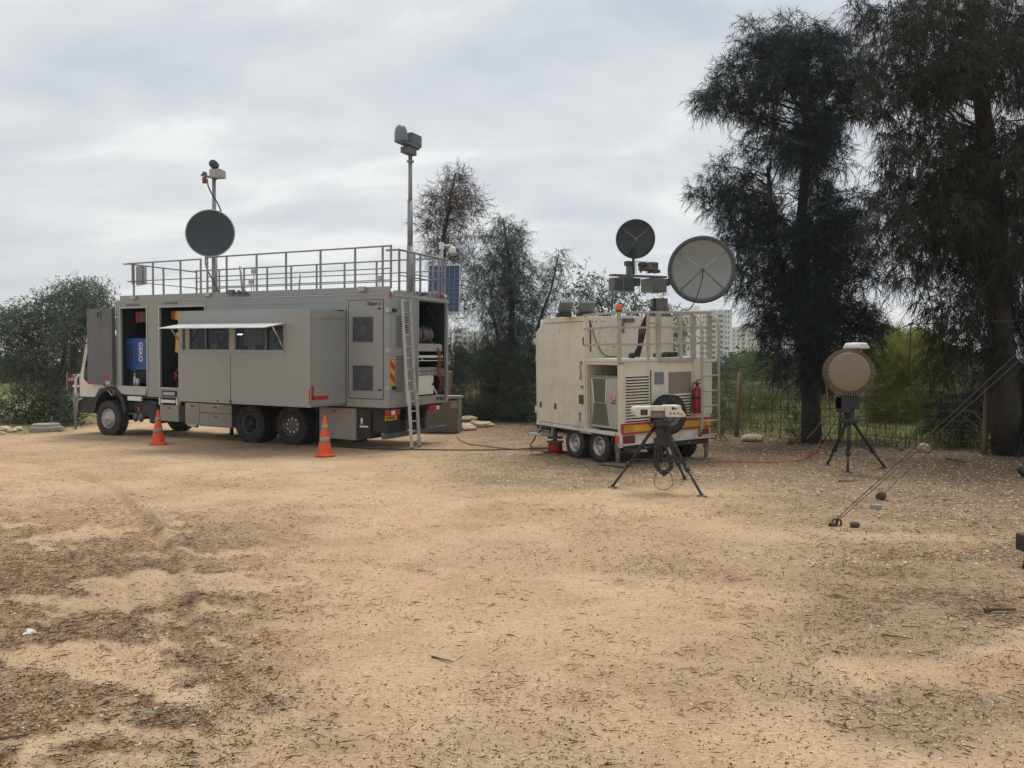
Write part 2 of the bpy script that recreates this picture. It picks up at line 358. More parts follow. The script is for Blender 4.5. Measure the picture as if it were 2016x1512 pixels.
def masks(x, y):
    u = x / np.maximum(y, 0.5); r = np.hypot(x, y); fd = fence_dist(x, y)
    n1 = fbm(x * 0.85 + 0.25 * y, y * 1.7, 21, 5); n2 = fbm(x * 0.4, y * 0.55, 33, 5); n3 = fbm(x * 2.6, y * 5.0, 51, 4)
    left = sst(-0.16, -0.46, u) * sst(12.0, 7.0, y)
    rightm = sst(0.28, 0.5, u) * sst(11, 7.5, y) * sst(3.5, 5.5, y) * 0.55
    n4 = fbm(x * 1.25 - 0.35 * y, y * 2.9 + 0.5 * x, 71, 6); n5 = fbm(x * 5.5, y * 8.0, 73, 4)
    cov = 0.55 * n1 + 0.45 * n4 + 0.22 * (n5 - 0.5)
    brown = sst(0.475, 0.522, cov + 0.05 * sst(-0.35, -0.7, u)) * np.maximum(left, rightm) * (0.60 + 0.9 * np.clip(n5 - 0.25, 0, 0.5))
    rn = rut_n(x, y); brown = np.maximum(brown, 0.75 * np.exp(-((rn + 0.03) / 0.10) ** 2) * (0.3 + 0.7 * sst(0.40, 0.60, n4 + 0.3 * (n5 - .5))) * sst(11.5, 9.0, y))  # damp brown along the rut, also darkens its hollow in place of shading
    brown = np.maximum(brown, sst(0.585, 0.68, cov) * 0.30 * sst(14, 9, y))
    # chips and leaf litter: right side, round the trailer, along the fence
    side = sst(0.10, 0.40, u + 0.25 * (n2 - 0.5)) * sst(6.5, 10.0, y + 4 * (n2 - 0.5))
    near_tr = sst(10.5, 13.0, y + 3 * (n2 - 0.5)) * sst(-0.18, 0.02, u)
    litter = np.clip(np.maximum(side, near_tr) * (0.72 + 1.0 * (n3 - 0.35)), 0, 1) * (fd > -1)
    litter = np.maximum(litter, sst(0.45, 0.62, fbm(x * 0.7, y * 0.7, 61, 4)) * (0.25 + 0.45 * sst(0.25, 0.55, u)))
    shaded_soil = sst(7.5, 1.8, np.abs(fd) + 2.4 * (n2 - 0.5)) * (y > 6) * sst(0.0, 0.12, u + 0.02 * y - 0.28)  # dark earth by the fence, with the trees' shade painted in
    grass = sst(-0.2, -1.6, fd + 1.5 * (n2 - 0.5)) * (y > 4)
    lf = 0.75 * sst(-12.6, -15.5, x + 0.16 * (y - 22) + 2.2 * (n2 - 0.5)) * sst(20.5, 23.5, y + 2 * (n3 - .5))
    grass = np.maximum(grass, lf)
    return brown, litter, shaded_soil, grass
def build_ground():
    fine = np.arange(-44, 44.01, 0.22); coarse = np.arange(47, 313.1, 3.8)
    ang = np.radians(np.concatenate([fine, coarse])); na = len(ang)
    rr = [0.5]
    while rr[-1] < 900: rr.append(rr[-1] * (1.035 if rr[-1] < 3 else 1.0155 if rr[-1] < 45 else 1.14))
    rr = np.array(rr); nr = len(rr)
    A, Rr = np.meshgrid(ang, rr); x = (Rr * np.sin(A)).ravel(); y = (Rr * np.cos(A)).ravel()
    z = height(x, y)
    co = np.column_stack([x, y, z]); co = np.vstack([co, [[0, 0, 0]]])
    i = np.arange(nr - 1)[:, None] * na + np.arange(na)[None, :]; j = np.arange(nr - 1)[:, None] * na + (np.arange(na)[None, :] + 1) % na
    q = np.stack([i, i + na, j + na, j], -1).reshape(-1, 4)[:, ::-1]
    faces = q.tolist() + [[len(co) - 1, k, (k + 1) % na][::-1] for k in range(na)]
    me = bpy.data.meshes.new('ground'); me.from_pydata(co.tolist(), [], faces); me.polygons.foreach_set('use_smooth', [True] * len(me.polygons)); me.update()
    b, l, s, g = masks(co[:, 0], co[:, 1])
    for nm, a in (('brown', b), ('litter', l), ('shaded_soil', s), ('grass', g)):
        at_ = me.attributes.new(nm, 'FLOAT', 'POINT'); at_.data.foreach_set('value', np.nan_to_num(a).astype(np.float32))
    o = bpy.data.objects.new('ground', me); COL.objects.link(o); o['kind'] = 'structure'
    m, nt, bs = _nodes('sandy_ground'); N = nt.nodes.new; L = nt.links.new
    tc = N('ShaderNodeTexCoord')
    def noise(sc, det=6, rough=0.6, st=(1, 1, 1)):
        mp = N('ShaderNodeMapping'); mp.inputs['Scale'].default_value = st; L(tc.outputs['Object'], mp.inputs[0])
        n = N('ShaderNodeTexNoise'); n.inputs['Scale'].default_value = sc; n.inputs['Detail'].default_value = det; n.inputs['Roughness'].default_value = rough; L(mp.outputs[0], n.inputs[0]); return n.outputs[0]
    def ramp(f, stops):
        r = N('ShaderNodeValToRGB'); L(f, r.inputs[0]); e = r.color_ramp.elements
        while len(e) < len(stops): e.new(0.5)
        for k, (p, c) in enumerate(stops): e[k].position = p; e[k].color = tuple(c) + (1,) if len(c) == 3 else c
        return r.outputs[0]
    def mixc(f, a, b):
        mx = N('ShaderNodeMix'); mx.data_type = 'RGBA'; L(f, mx.inputs[0])
        for k, v in ((6, a), (7, b)):
            if isinstance(v, tuple): mx.inputs[k].default_value = v + (1,)
            else: L(v, mx.inputs[k])
        return mx.outputs[2]
    def attr(n):
        a = N('ShaderNodeAttribute'); a.attribute_name = n; return a.outputs['Fac']
    def mul(a, k):
        mm = N('ShaderNodeMath'); mm.operation = 'MULTIPLY'; L(a, mm.inputs[0])
        if isinstance(k, (int, float)): mm.inputs[1].default_value = k
        else: L(k, mm.inputs[1])
        return mm.outputs[0]
    sand = ramp(noise(0.9, 8, 0.65), [(0.30, (0.475, 0.32, 0.195)), (0.50, (0.59, 0.41, 0.255)), (0.70, (0.64, 0.47, 0.31))])
    speck = ramp(noise(55, 3, 0.6, (0.45, 1.4, 1)), [(0.36, (1, 1, 1)), (0.44, (0, 0, 0))])
    sand = mixc(mul(speck, 0.75), sand, (0.17, 0.115, 0.07))
    speck2 = ramp(noise(150, 3, 0.7, (0.6, 1.2, 1)), [(0.35, (1, 1, 1)), (0.45, (0, 0, 0))])
    sand = mixc(mul(speck2, 0.8), sand, (0.22, 0.15, 0.095))
    patch = ramp(noise(2.6, 7, 0.75, (0.6, 1.3, 1)), [(0.50, (0, 0, 0)), (0.66, (1, 1, 1))])
    sand = mixc(mul(patch, 0.3), sand, (0.36, 0.27, 0.18))
    chip = ramp(noise(48, 2, 0.5, (0.5, 1.3, 1)), [(0.62, (0, 0, 0)), (0.68, (1, 1, 1))])
    sand = mixc(mul(chip, 0.7), sand, (0.72, 0.60, 0.44))
    lit = ramp(noise(26, 5, 0.75, (0.4, 1.2, 1)), [(0.30, (0.07, 0.05, 0.032)), (0.46, (0.20, 0.145, 0.09)), (0.60, (0.33, 0.25, 0.165)), (0.74, (0.52, 0.43, 0.31))])
    c = mixc(mul(attr('litter'), 0.97), sand, lit)
    shaded_soil = ramp(noise(7, 7, 0.7), [(0.3, (0.075, 0.05, 0.033)), (0.55, (0.14, 0.095, 0.062)), (0.75, (0.21, 0.155, 0.10))])
    c = mixc(mul(attr('shaded_soil'), 0.80), c, shaded_soil)  # tree shade near the fence goes into the ground colour here
    br = ramp(noise(30, 6, 0.75, (0.5, 1.2, 1)), [(0.32, (0.060, 0.028, 0.013)), (0.50, (0.14, 0.072, 0.036)), (0.68, (0.31, 0.19, 0.105))])
    edge = ramp(noise(9, 6, 0.8), [(0.36, (0.35, 0.35, 0.35)), (0.6, (1, 1, 1))])
    c = mixc(mul(mul(attr('brown'), edge), 0.95), c, br)
    gr = ramp(noise(1.6, 8, 0.78), [(0.30, (0.06, 0.055, 0.028)), (0.46, (0.09, 0.105, 0.032)), (0.60, (0.13, 0.145, 0.05)), (0.74, (0.22, 0.175, 0.10))])
    c = mixc(attr('grass'), c, gr)
    L(c, bs.inputs['Base Color']); bs.inputs['Roughness'].default_value = 0.95; bs.inputs['Specular IOR Level'].default_value = 0.12
    bp = N('ShaderNodeBump'); bp.inputs['Strength'].default_value = 0.75; bp.inputs['Distance'].default_value = 0.03
    L(noise(28, 6, 0.75, (0.6, 1.2, 1)), bp.inputs['Height']); L(bp.outputs[0], bs.inputs['Normal'])
    me.materials.append(m)
build_ground()

# ------------------------------------------------------------------ loose litter on the ground (nobody could count it)
def tri_object(name, V, m, kind='stuff', parent=None, nper=3):
    n = len(V); me = bpy.data.meshes.new(name)
    me.vertices.add(n); me.vertices.foreach_set('co', np.asarray(V, np.float32).ravel())
    nf = n // nper; me.loops.add(nf * nper); me.loops.foreach_set('vertex_index', np.arange(nf * nper, dtype=np.int32))
    me.polygons.add(nf); me.polygons.foreach_set('loop_start', np.arange(0, nf * nper, nper, dtype=np.int32))
    try: me.polygons.foreach_set('loop_total', np.full(nf, nper, np.int32))
    except Exception: pass
    me.materials.append(m); me.update(calc_edges=True); me.validate()
    o = bpy.data.objects.new(name, me); COL.objects.link(o)
    if kind: o['kind'] = kind
    if parent is not None: o.parent = parent
    return o
def scatter_pts(n, ymin, ymax, power, umin=-0.95, umax=0.95):
    t = RNG.random(n); y = (ymin ** power + t * (ymax ** power - ymin ** power)) ** (1 / power)
    u = RNG.uniform(umin, umax, n); return u * y, y
def twig_field(name, n, ymin, ymax, lrange, wid, m, keep, power=0.6, lift=0.012):
    x, y = scatter_pts(n, ymin, ymax, power); k = RNG.random(n) < keep(x, y); x, y = x[k], y[k]; n = len(x)
    L_ = lrange[0] + (lrange[1] - lrange[0]) * RNG.random(n) ** 4.5; a = RNG.uniform(-1.4, 1.5, n); w = RNG.uniform(0.5, 1.2, n) * wid
    dx, dy = np.cos(a) * L_ / 2, np.sin(a) * L_ / 2; nx, ny = -np.sin(a) * w / 2, np.cos(a) * w / 2
    z = height(x, y) + 0.004; l0 = RNG.random(n) * lift; l1 = RNG.random(n) * lift; up = w * 0.5
    A = np.column_stack([x - dx + nx, y - dy + ny, z + l0]); B = np.column_stack([x - dx - nx, y - dy - ny, z + l0]); C_ = np.column_stack([x + dx, y + dy, z + l1])
    Rg = np.column_stack([x - dx * 0.2, y - dy * 0.2, z + (l0 + l1) / 2 + up + 0.004])
    V = np.stack([A, Rg, C_, B, C_, Rg, A, B, Rg], 1).reshape(-1, 3)
    return tri_object(name, V, m)
def chip_field(name, n, ymin, ymax, srange, m, keep, power=0.6, tall=0.35):
    x, y = scatter_pts(n, ymin, ymax, power); k = RNG.random(n) < keep(x, y); x, y = x[k], y[k]; n = len(x)
    s = RNG.uniform(*srange, n) * RNG.uniform(0.4, 1, n); a = RNG.uniform(0, 6.28, n); e = RNG.uniform(0.3, 0.9, n)
    z = height(x, y); h = s * tall * RNG.uniform(0.5, 1.2, n); P = []
    for q in range(4):
        t = a + q * 1.5708; rr = s * (1 if q % 2 == 0 else e) * 0.5 * RNG.uniform(0.8, 1.2, n)
        P.append(np.column_stack([x + np.cos(t) * rr, y + np.sin(t) * rr, z + RNG.uniform(-0.002, 0.4, n) * h]))
    top = np.column_stack([x, y, z + h])
    V = np.stack([P[0], P[1], top, P[1], P[2], top, P[2], P[3], top, P[3], P[0], top], 1).reshape(-1, 3)
    return tri_object(name, V, m)
l_needle = leaf_mat('fallen_needles', (0.055, 0.03, 0.016), (0.17, 0.10, 0.055), 0.9, 0.0)
l_chip = leaf_mat('pale_chips', (0.10, 0.068, 0.04), (0.74, 0.60, 0.42), 0.9, 0.0)
l_stone = leaf_mat('small_stones', (0.19, 0.14, 0.095), (0.52, 0.40, 0.27), 0.95, 0.0)
l_dark = leaf_mat('dark_debris', (0.035, 0.024, 0.016), (0.11, 0.075, 0.048), 0.95, 0.0)
def kb(x, y): return np.clip(0.05 + masks(x, y)[0] * 0.95, 0, 1)
def kt(x, y):
    b, l, s, g = masks(x, y); c = sst(0.48, 0.72, 0.6 * fbm(x * 1.5, y * 2.0, 91, 4) + 0.4 * fbm(x * 6, y * 9, 92, 3)); return np.clip(0.008 + 0.42 * c ** 1.5 + 0.40 * l + 0.30 * b, 0, 1) * (fence_dist(x, y) > 0)
def kc(x, y):
    b, l, s, g = masks(x, y); c = sst(0.50, 0.68, fbm(x * 1.2, y * 1.2, 95, 4)); return np.clip(0.04 + 0.8 * l + 0.45 * c + 0.35 * b, 0, 1) * (fence_dist(x, y) > 0)
twig_field('fallen_needle_litter', 120000, 2.6, 13, (0.008, 0.09), 0.0024, l_needle, kb)
twig_field('twig_litter', 150000, 2.6, 24, (0.008, 0.13), 0.0026, l_needle, kt)
chip_field('leaf_chip_litter', 190000, 2.6, 26, (0.006, 0.036), l_chip, kc, tall=0.28)
chip_field('fallen_leaf_litter', 110000, 7.0, 26, (0.025, 0.085), l_chip, lambda x, y: np.clip(masks(x, y)[1] * 1.1 - 0.25, 0, 1) * (fence_dist(x, y) > 0), power=0.9, tall=0.22)
chip_field('dark_debris_litter', 150000, 2.6, 24, (0.003, 0.018), l_dark, lambda x, y: np.clip(kt(x, y) * 1.1 + 0.04 + 0.30 * sst(.5, .65, fbm(x * 2.2, y * 2.2, 97, 4)), 0, 1), tall=0.6)
chip_field('pebble_gravel', 60000, 2.6, 22, (0.005, 0.028), l_stone, lambda x, y: kc(x, y) * 0.7 + 0.05, tall=0.7)
# ------------------------------------------------------------------ lettering
def text_mesh(s, size, m, depth=0.004, align='CENTER'):
    c = bpy.data.curves.new('lettering', 'FONT'); c.body = s; c.size = size; c.extrude = depth; c.align_x = align; c.align_y = 'CENTER'; c.offset = size * .010
    o = bpy.data.objects.new('lettering', c); COL.objects.link(o); dg = bpy.context.evaluated_depsgraph_get()
    me = bpy.data.meshes.new_from_object(o.evaluated_get(dg)); bpy.data.objects.remove(o); bpy.data.curves.remove(c)
    me.materials.clear(); me.materials.append(m); return me
HEB = {'resh': ([[(0, 1), (.62, 1), (.62, 0)]], .8), 'gimel': ([[(.1, 1), (.5, 1), (.5, .3), (.65, 0)], [(.5, .3), (.08, 0)]], .8),
       'nun': ([[(.15, 1), (.5, 1), (.5, 0), (.08, 0)]], .7), 'bet': ([[(0, 1), (.55, 1), (.55, 0)], [(0, 0), (.75, 0)]], .9),
       'yod': ([[(.1, 1), (.3, 1), (.3, .55)]], .45), 'tav': ([[(0, 0), (.15, 0), (.15, 1)], [(0, 1), (.65, 1), (.65, 0)]], .85),
       'he': ([[(.1, 0), (.1, .65)], [(0, 1), (.65, 1), (.65, 0)]], .85), 'shin': ([[(0, 1), (.12, 0), (.72, 0), (.84, 1)], [(.42, 1), (.36, .4), (.1, .25)]], 1.0),
       'vav': ([[(.08, 1), (.3, 1), (.3, 0)]], .48), 'lamed': ([[(.1, 1.4), (.1, 1), (.6, 1), (.6, .6), (.3, 0)]], .75),
       'ayin': ([[(.05, 1), (.3, .25)], [(.62, 1), (.62, .35), (0, 0)]], .8), 'het': ([[(.1, 0), (.1, 1)], [(0, 1), (.65, 1), (.65, 0)]], .85),
       'alef': ([[(0, 1), (.7, 0)], [(.62, 1), (.55, .6)], [(.08, 0), (.16, .5)]], .85), 'dot': ([[(.1, 0), (.1, .14)]], .35)}
def heb_mb(glyphs, h, th, depth, flip=1, mb=None, x0=0.0):
    # glyphs run left to right as seen; drawn in x-z, facing -y (flip=-1: facing +y)
    mb = mb or MB(); x = x0
    for g in glyphs:
        for pl in HEB[g][0]:
            for (a, b), (c, d) in zip(pl[:-1], pl[1:]):
                mb.bar((flip * (x + a * h * .8), 0, b * h), (flip * (x + c * h * .8), 0, d * h), th, depth, (0, 1, 0))
        x += HEB[g][1] * h * .8 + h * .16
    return mb

# ------------------------------------------------------------------ wheels
def wheel(parent, M, r, w, style, n=36):
    # axis along local y, outer face towards +y
    W = empty_part('wheel', parent, M)
    hw = w / 2; rr = r * 0.56
    t = MB(); t.lathe([(rr, -hw * .8), (rr * 1.05, -hw * .95), (r * .80, -hw), (r * .93, -hw * .93), (r * .985, -hw * .78), (r, -hw * .6), (r, hw * .6), (r * .985, hw * .78), (r * .93, hw * .93), (r * .80, hw), (rr * 1.05, hw * .95), (rr, hw * .8)], ax=(0, 1, 0), n=n)
    for k in range(n):
        a = 2 * math.pi * (k + .5) / n; c = Vector((math.sin(a), 0, math.cos(a))); tg = Vector((math.cos(a), 0, -math.sin(a)))
        for s in (-1, 1): t.obox(c * (r + .002) + Vector((0, s * hw * .55, 0)), tg * r * .055, (tg * s * .25 + Vector((0, 1, 0))).normalized() * hw * .36, c * .012)
    part('tyre', t, m_rubber, W)
    g = MB()
    if style == 'front':
        g.lathe([(rr, hw * .8), (rr * .96, hw * .98), (rr * .90, hw * .98), (rr * .84, hw * .6), (rr * .80, hw * .55), (rr * .72, hw * 1.05), (rr * .60, hw * 1.12), (0, hw * 1.12)], ax=(0, 1, 0), n=n)
        part('rim', g, m_rim, W)
        b = MB(); 
        for k in range(10):
            a = 2 * math.pi * k / 10; c = Vector((math.sin(a), 0, math.cos(a))) * rr * .60; b.cyl(c + Vector((0, hw * 1.1, 0)), c + Vector((0, hw * 1.26, 0)), .017, 6)
        b.lathe([(rr * .32, hw * 1.12), (rr * .30, hw * 1.22), (0, hw * 1.24)], ax=(0, 1, 0), n=16)
        part('hub', b, m_rim, W)
        h = MB()
        for k in range(8):
            a = 2 * math.pi * (k + .5) / 8; c = Vector((math.sin(a), 0, math.cos(a))) * rr * .86; h.cyl(c + Vector((0, hw * .70, 0)), c + Vector((0, hw * .80, 0)), rr * .075, 8)
        part('vent_hole', h, m_black, W)
    elif style == 'dual':
        g.lathe([(rr, hw * .8), (rr * .96, hw * .98), (rr * .90, hw * .95), (rr * .82, hw * .1), (rr * .78, -hw * .45), (rr * .2, -hw * .5), (0, -hw * .5)], ax=(0, 1, 0), n=n)
        part('rim', g, m_greyd, W)
        b = MB(); b.lathe([(rr * .42, -hw * .5), (rr * .40, hw * .35), (rr * .26, hw * .6), (0, hw * .6)], ax=(0, 1, 0), n=18)
        for k in range(10):
            a = 2 * math.pi * k / 10; c = Vector((math.sin(a), 0, math.cos(a))) * rr * .60; b.cyl(c + Vector((0, -hw * .5, 0)), c + Vector((0, -hw * .3, 0)), .02, 6)
        part('hub', b, m_black, W)
        q = MB(); q.lathe([(r * .985, -hw * 1.15 - w), (r, -hw * 1.3 - w * .7), (r, -hw * 1.2), (r * .93, -hw * 1.12), (rr, -hw * 1.12)], ax=(0, 1, 0), n=n); part('inner_tyre', q, m_rubber, W)
    elif style == 'studded':
        g.lathe([(rr, hw * .8), (rr * .96, hw * .98), (rr * .90, hw * .95), (rr * .84, hw * .3), (rr * .72, hw * .15), (rr * .5, hw * .5), (rr * .4, hw * .6), (0, hw * .6)], ax=(0, 1, 0), n=n)
        part('rim', g, m_greyd, W)
        b = MB()
        for k in range(9):
            a = 2 * math.pi * k / 9; c = Vector((math.sin(a), 0, math.cos(a))) * rr * .62; b.cyl(c + Vector((0, hw * .25, 0)), c + Vector((0, hw * .62, 0)), .035, 8)
        part('wheel_nut', b, m_rim, W)
        q = MB(); q.lathe([(r * .985, -hw * 1.15 - w), (r, -hw * 1.3 - w * .7), (r, -hw * 1.2), (r * .93, -hw * 1.12), (rr, -hw * 1.12)], ax=(0, 1, 0), n=n); part('inner_tyre', q, m_rubber, W)
    else:  # small steel trailer rim with oval holes
        g.lathe([(rr * 1.06, hw * .86), (rr * 1.02, hw * 1.02), (rr * .95, hw * .98), (rr * .90, hw * .35), (rr * .80, hw * .2), (rr * .55, hw * .55), (rr * .34, hw * .62), (rr * .30, hw * .35), (0, hw * .35)], ax=(0, 1, 0), n=n)
        part('rim', g, m_rim, W)
        h = MB()
        for k in range(10):
            a = 2 * math.pi * k / 10; c = Vector((math.sin(a), 0, math.cos(a))) * rr * .72; h.cyl(c + Vector((0, hw * .30, 0)), c + Vector((0, hw * .44, 0)), rr * .085, 8)
        part('vent_hole', h, m_black, W)
        b = MB()
        for k in range(5):
            a = 2 * math.pi * k / 5; c = Vector((math.sin(a), 0, math.cos(a))) * rr * .42; b.cyl(c + Vector((0, hw * .55, 0)), c + Vector((0, hw * .72, 0)), rr * .06, 6)
        part('wheel_nut', b, m_rim, W)
    return W

# ------------------------------------------------------------------ the truck
truck = thing('command_truck', 'large grey three-axle box truck with open side hatches, roof railings and two masts', 'truck', TF)
TI = TF.inverted() @ TM                       # the body sits slightly tilted on its jacks
def tp(name, mb, m, bevel=0.0, label=None, parent=None, kind=None):
    return part(name, mb, m, parent or truck, None if parent else TI, bevel, label, kind)
LB, WB, ZB, ZS, ZT = 9.25, -2.585, 0.96, 3.585, 3.74
aX0, aX1, aZ0, aZ1 = 8.01, 9.05, 1.235, 3.385
bX0, bX1 = 5.81, 7.49
sX0, sX1, sZ0, sZ1, sY = 1.24, 5.35, 1.0, 3.19, 1.237
t = .05
w = MB()                                       # shell: near side wall pieces round the openings
w.box(aX1, LB, -t, 0, ZB, ZS); w.box(bX1, aX0, -t, 0, ZB, ZS); w.box(sX1 + .03, bX0, -t, 0, ZB, aZ1)
w.box(bX0, bX1, -t, 0, aZ1, ZS); w.box(aX0, aX1, -t, 0, aZ1, ZS); w.box(aX0, aX1, -t, 0, 1.06, aZ0); w.box(bX0, bX1, -t, 0, ZB, aZ0)
w.box(sX0 - .03, bX0, -t, 0, aZ1, ZS); w.box(sX0 - .03, sX1 + .03, -t, 0, sZ1 + .03, aZ1); w.box(sX0 - .03, sX1 + .03, -t, 0, ZB, sZ0 - .02)
w.box(.0, sX0 - .03, -t, 0, ZB, ZS)
w.box(0, LB, WB, WB + t, ZB, ZS); w.box(LB - t, LB, WB + t, -t, ZB, ZS)
w.box(0, t, -1.16, -t, ZB, ZS); w.box(0, t, WB + t, -2.50, ZB, ZS); w.box(0, t, -2.50, -1.16, 3.50, ZS); w.box(0, t, -2.50, -1.16, ZB, 1.17)
tp('body_wall', w, m_grey, .006)
w = MB(); w.box(.01, LB - .01, WB + .01, -.01, ZS + .001, ZS + .03); w.box(.0, 9.10, -.06, -.012, ZS + .03, ZT); w.box(.4, 9.10, WB + .012, WB + .06, ZS + .03, ZT); w.box(9.05, 9.10, WB + .06, -.06, ZS + .03, ZT)
tp('roof', w, m_grey, .004)
w = MB()                                       # corner posts, seams, frames proud of the skin
w.box(.0, LB, .0, .012, ZS - .02, ZS); w.box(-.012, .0, WB, 0, ZS - .05, ZS - .015); w.box(-.02, .0, -1.20, -1.15, 1.1, 3.52); w.box(-.02, .0, WB, WB + .09, ZB, ZS)
for (x0, x1, z0, z1) in ((aX0, aX1, aZ0, aZ1), (bX0, bX1, aZ0, aZ1)):
    w.box(x0 - .045, x0, 0, .02, z0 - .04, z1 + .04); w.box(x1, x1 + .045, 0, .02, z0 - .04, z1 + .04); w.box(x0, x1, 0, .02, z1, z1 + .04); w.box(x0, x1, 0, .022, z0 - .04, z0)
tp('edge_trim', w, m_alu, .003)
w = MB(); w.box(.05, LB - .05, WB + .05, -.05, ZB, ZB + .05); tp('floor', w, m_greyd)
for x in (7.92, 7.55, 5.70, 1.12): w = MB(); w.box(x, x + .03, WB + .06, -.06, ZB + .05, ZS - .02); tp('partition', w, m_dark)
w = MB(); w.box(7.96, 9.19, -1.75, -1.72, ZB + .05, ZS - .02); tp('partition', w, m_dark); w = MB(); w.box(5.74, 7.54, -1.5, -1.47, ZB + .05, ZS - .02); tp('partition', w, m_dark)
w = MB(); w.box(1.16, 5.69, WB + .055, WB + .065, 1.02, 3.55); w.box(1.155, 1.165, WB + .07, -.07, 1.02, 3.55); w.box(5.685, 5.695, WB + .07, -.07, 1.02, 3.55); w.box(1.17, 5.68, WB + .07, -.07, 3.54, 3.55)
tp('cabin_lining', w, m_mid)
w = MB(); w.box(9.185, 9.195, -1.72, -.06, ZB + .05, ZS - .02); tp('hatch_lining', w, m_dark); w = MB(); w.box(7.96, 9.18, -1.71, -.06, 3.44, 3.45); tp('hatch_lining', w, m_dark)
# slim drip rails over the hatches
for (p0, p1, y) in (((249, 600.5), (275, 600.5), 0), ((322, 597), (349, 596.5), 0)):
    a, za = tS(*p0); b, zb = tS(*p1); w = MB(); w.box(b, a, 0.0, .03, za - .01, za + .015); tp('drip_rail', w, m_greyd)
# slide-out room
w = MB(); wx0, wx1, wz0, wz1 = 1.94, 5.235, 2.20, 2.86
w.box(sX0, wx0, sY - t, sY, sZ0, sZ1); w.box(wx1, sX1, sY - t, sY, sZ0, sZ1); w.box(wx0, wx1, sY - t, sY, wz1, sZ1); w.box(wx0, wx1, sY - t, sY, sZ0, wz0)
w.box(sX0, sX0 + .04, -.3, sY - t, sZ0 + .06, sZ1 - .05); w.box(sX1 - .04, sX1, -.3, sY - t, sZ0 + .06, sZ1 - .05)
w.box(sX0, sX1, -.3, sY - t, sZ1 - .05, sZ1 - .005); w.box(sX0, sX1, -.3, sY - t, sZ0 + .005, sZ0 + .06)
slide = tp('slide_out', w, m_grey, .005)
w = MB(); w.box(sX0 - .012, sX0, .0, sY - t, sZ1 - .20, sZ1 - .14); w.box(sX0 - .012, sX0, .0, sY - t, sZ0 + .06, sZ0 + .13); w.box(sX0 - .02, sX0, 0, .06, sZ0 + .02, sZ1 + .03); part('side_rail', w, m_alu, slide)
w = MB(); w.box(3.614, 3.626, sY, sY + .004, sZ0, wz0 - .03); part('panel_seam', w, m_black, slide)
w = MB(); w.box(3.60, 3.64, sY, sY + .03, sZ0 + .02, sZ0 + .10); part('latch', w, m_greyd, slide); w = MB(); w.box(4.03, 4.05, sY, sY + .02, sZ0 + .03, sZ0 + .08); part('latch', w, m_greyd, slide)
w = MB(); w.box(sX0, sX0 + .03, sY, sY + .003, sZ0 + .07, sZ0 + .42); part('red_strip', w, m_red, slide)
w = MB(); w.box(sX0 - .003, sX0, sY - .62, sY - .05, sZ0 + .16, sZ0 + .25); w.box(sX0 - .003, sX0, sY - .12, sY - .05, sZ0 + .16, sZ0 + .48); part('red_strip', w, m_red, slide)
# serving window: frame, mullion, panes
w = MB(); f = .07
w.box(wx0, wx1, sY - .09, sY + .004, wz0, wz0 + f); w.box(wx0, wx1, sY - .09, sY + .004, wz1 - .04, wz1); w.box(wx0, wx0 + .06, sY - .09, sY + .004, wz0 + f, wz1 - .04); w.box(wx1 - .25, wx1 - .12, sY - .09, sY - .01, wz0 + f, wz1 - .04)
w.box(wx1 - .04, wx1, sY - .09, sY + .004, wz0 + f, wz1 - .04); w.box(3.48, 3.66, sY - .09, sY + .002, wz0 + f, wz1 - .04)
win = tp('window', w, m_grey, .004)
for (a, b) in ((wx0 + .06, 3.48), (3.66, wx1 - .25)):
    w = MB(); w.box(a, b, sY - .06, sY - .052, wz0 + f, wz1 - .04); part('pane', w, m_glass, win)
for xg in (2.52, 4.42): w = MB(); w.box(xg, xg + .04, sY - .09, sY - .02, wz0 + f, wz1 - .04); part('glazing_bar', w, m_greyd, win)
# raised awning flap with two gas struts
w = MB(); w.prism([(sY + .005, 2.885), (1.90, 2.765), (1.90, 2.745), (sY + .005, 2.865)], 1.93, 5.22, 'x'); fl = tp('awning_flap', w, mat('pale_flap_paint', (0.62, 0.63, 0.62), 0.35, var=0.04), .004)
for x in (1.97, 5.16):
    w = MB(); w.cyl((x, sY + .38, 2.80), (x, sY + .16, 2.50), .018, 8); w.cyl((x, sY + .16, 2.50), (x, sY + .01, 2.24), .011, 8); w.ball((x, sY + .38, 2.80), .022); part('gas_strut', w, m_alu, fl)
# inside the slide-out: wall cupboards, switchboard, desk, lit lamp
xa, za = tS(480, 661, .1); xb, _ = tS(517, 661, .1); w = MB(); w.box(xb, xa, -.25, .1, za, za + .4); tp('wall_cupboard', w, m_white, .006)
xa, za = tS(480, 681, .1); w = MB(); w.box(xb, xa, -.05, .1, za, za + .28); tp('white_panel', w, m_white, .006)
xa, za = tS(518, 692, .15); xb, zb = tS(558, 646, .15); w = MB(); w.box(xb, xa, -.05, .15, za - .3, zb + .1); sb = tp('switchboard', w, m_mid, .006)
for (px, py, h_) in ((530, 658, .05), (543, 660, .05), (531, 652, .05), (543, 652, .05), (543, 668, .065)): x, z = tS(px, py, .15); w = MB(); w.box(x - h_ * .7, x + h_ * .7, .15, .165, z - h_, z + h_); part('gauge', w, m_black, sb)
w = MB(); w.box(1.4, 5.3, .72, sY - .06, 1.72, 1.75); w.box(1.45, 1.5, .75, sY - .1, sZ0 + .06, 1.72); w.box(5.2, 5.25, .75, sY - .1, sZ0 + .06, 1.72); tp('desk', w, m_mid, .004)
xa, za = tS(463, 658.5, .1); xb, _ = tS(476, 658.5, .1); w = MB(); w.box(xb, xa, .08, .11, za - .006, za + .006); tp('strip_lamp', w, mat('lit_lamp', (1, 1, 1), emit=(0.85, 0.92, 1.0, 9.0)))
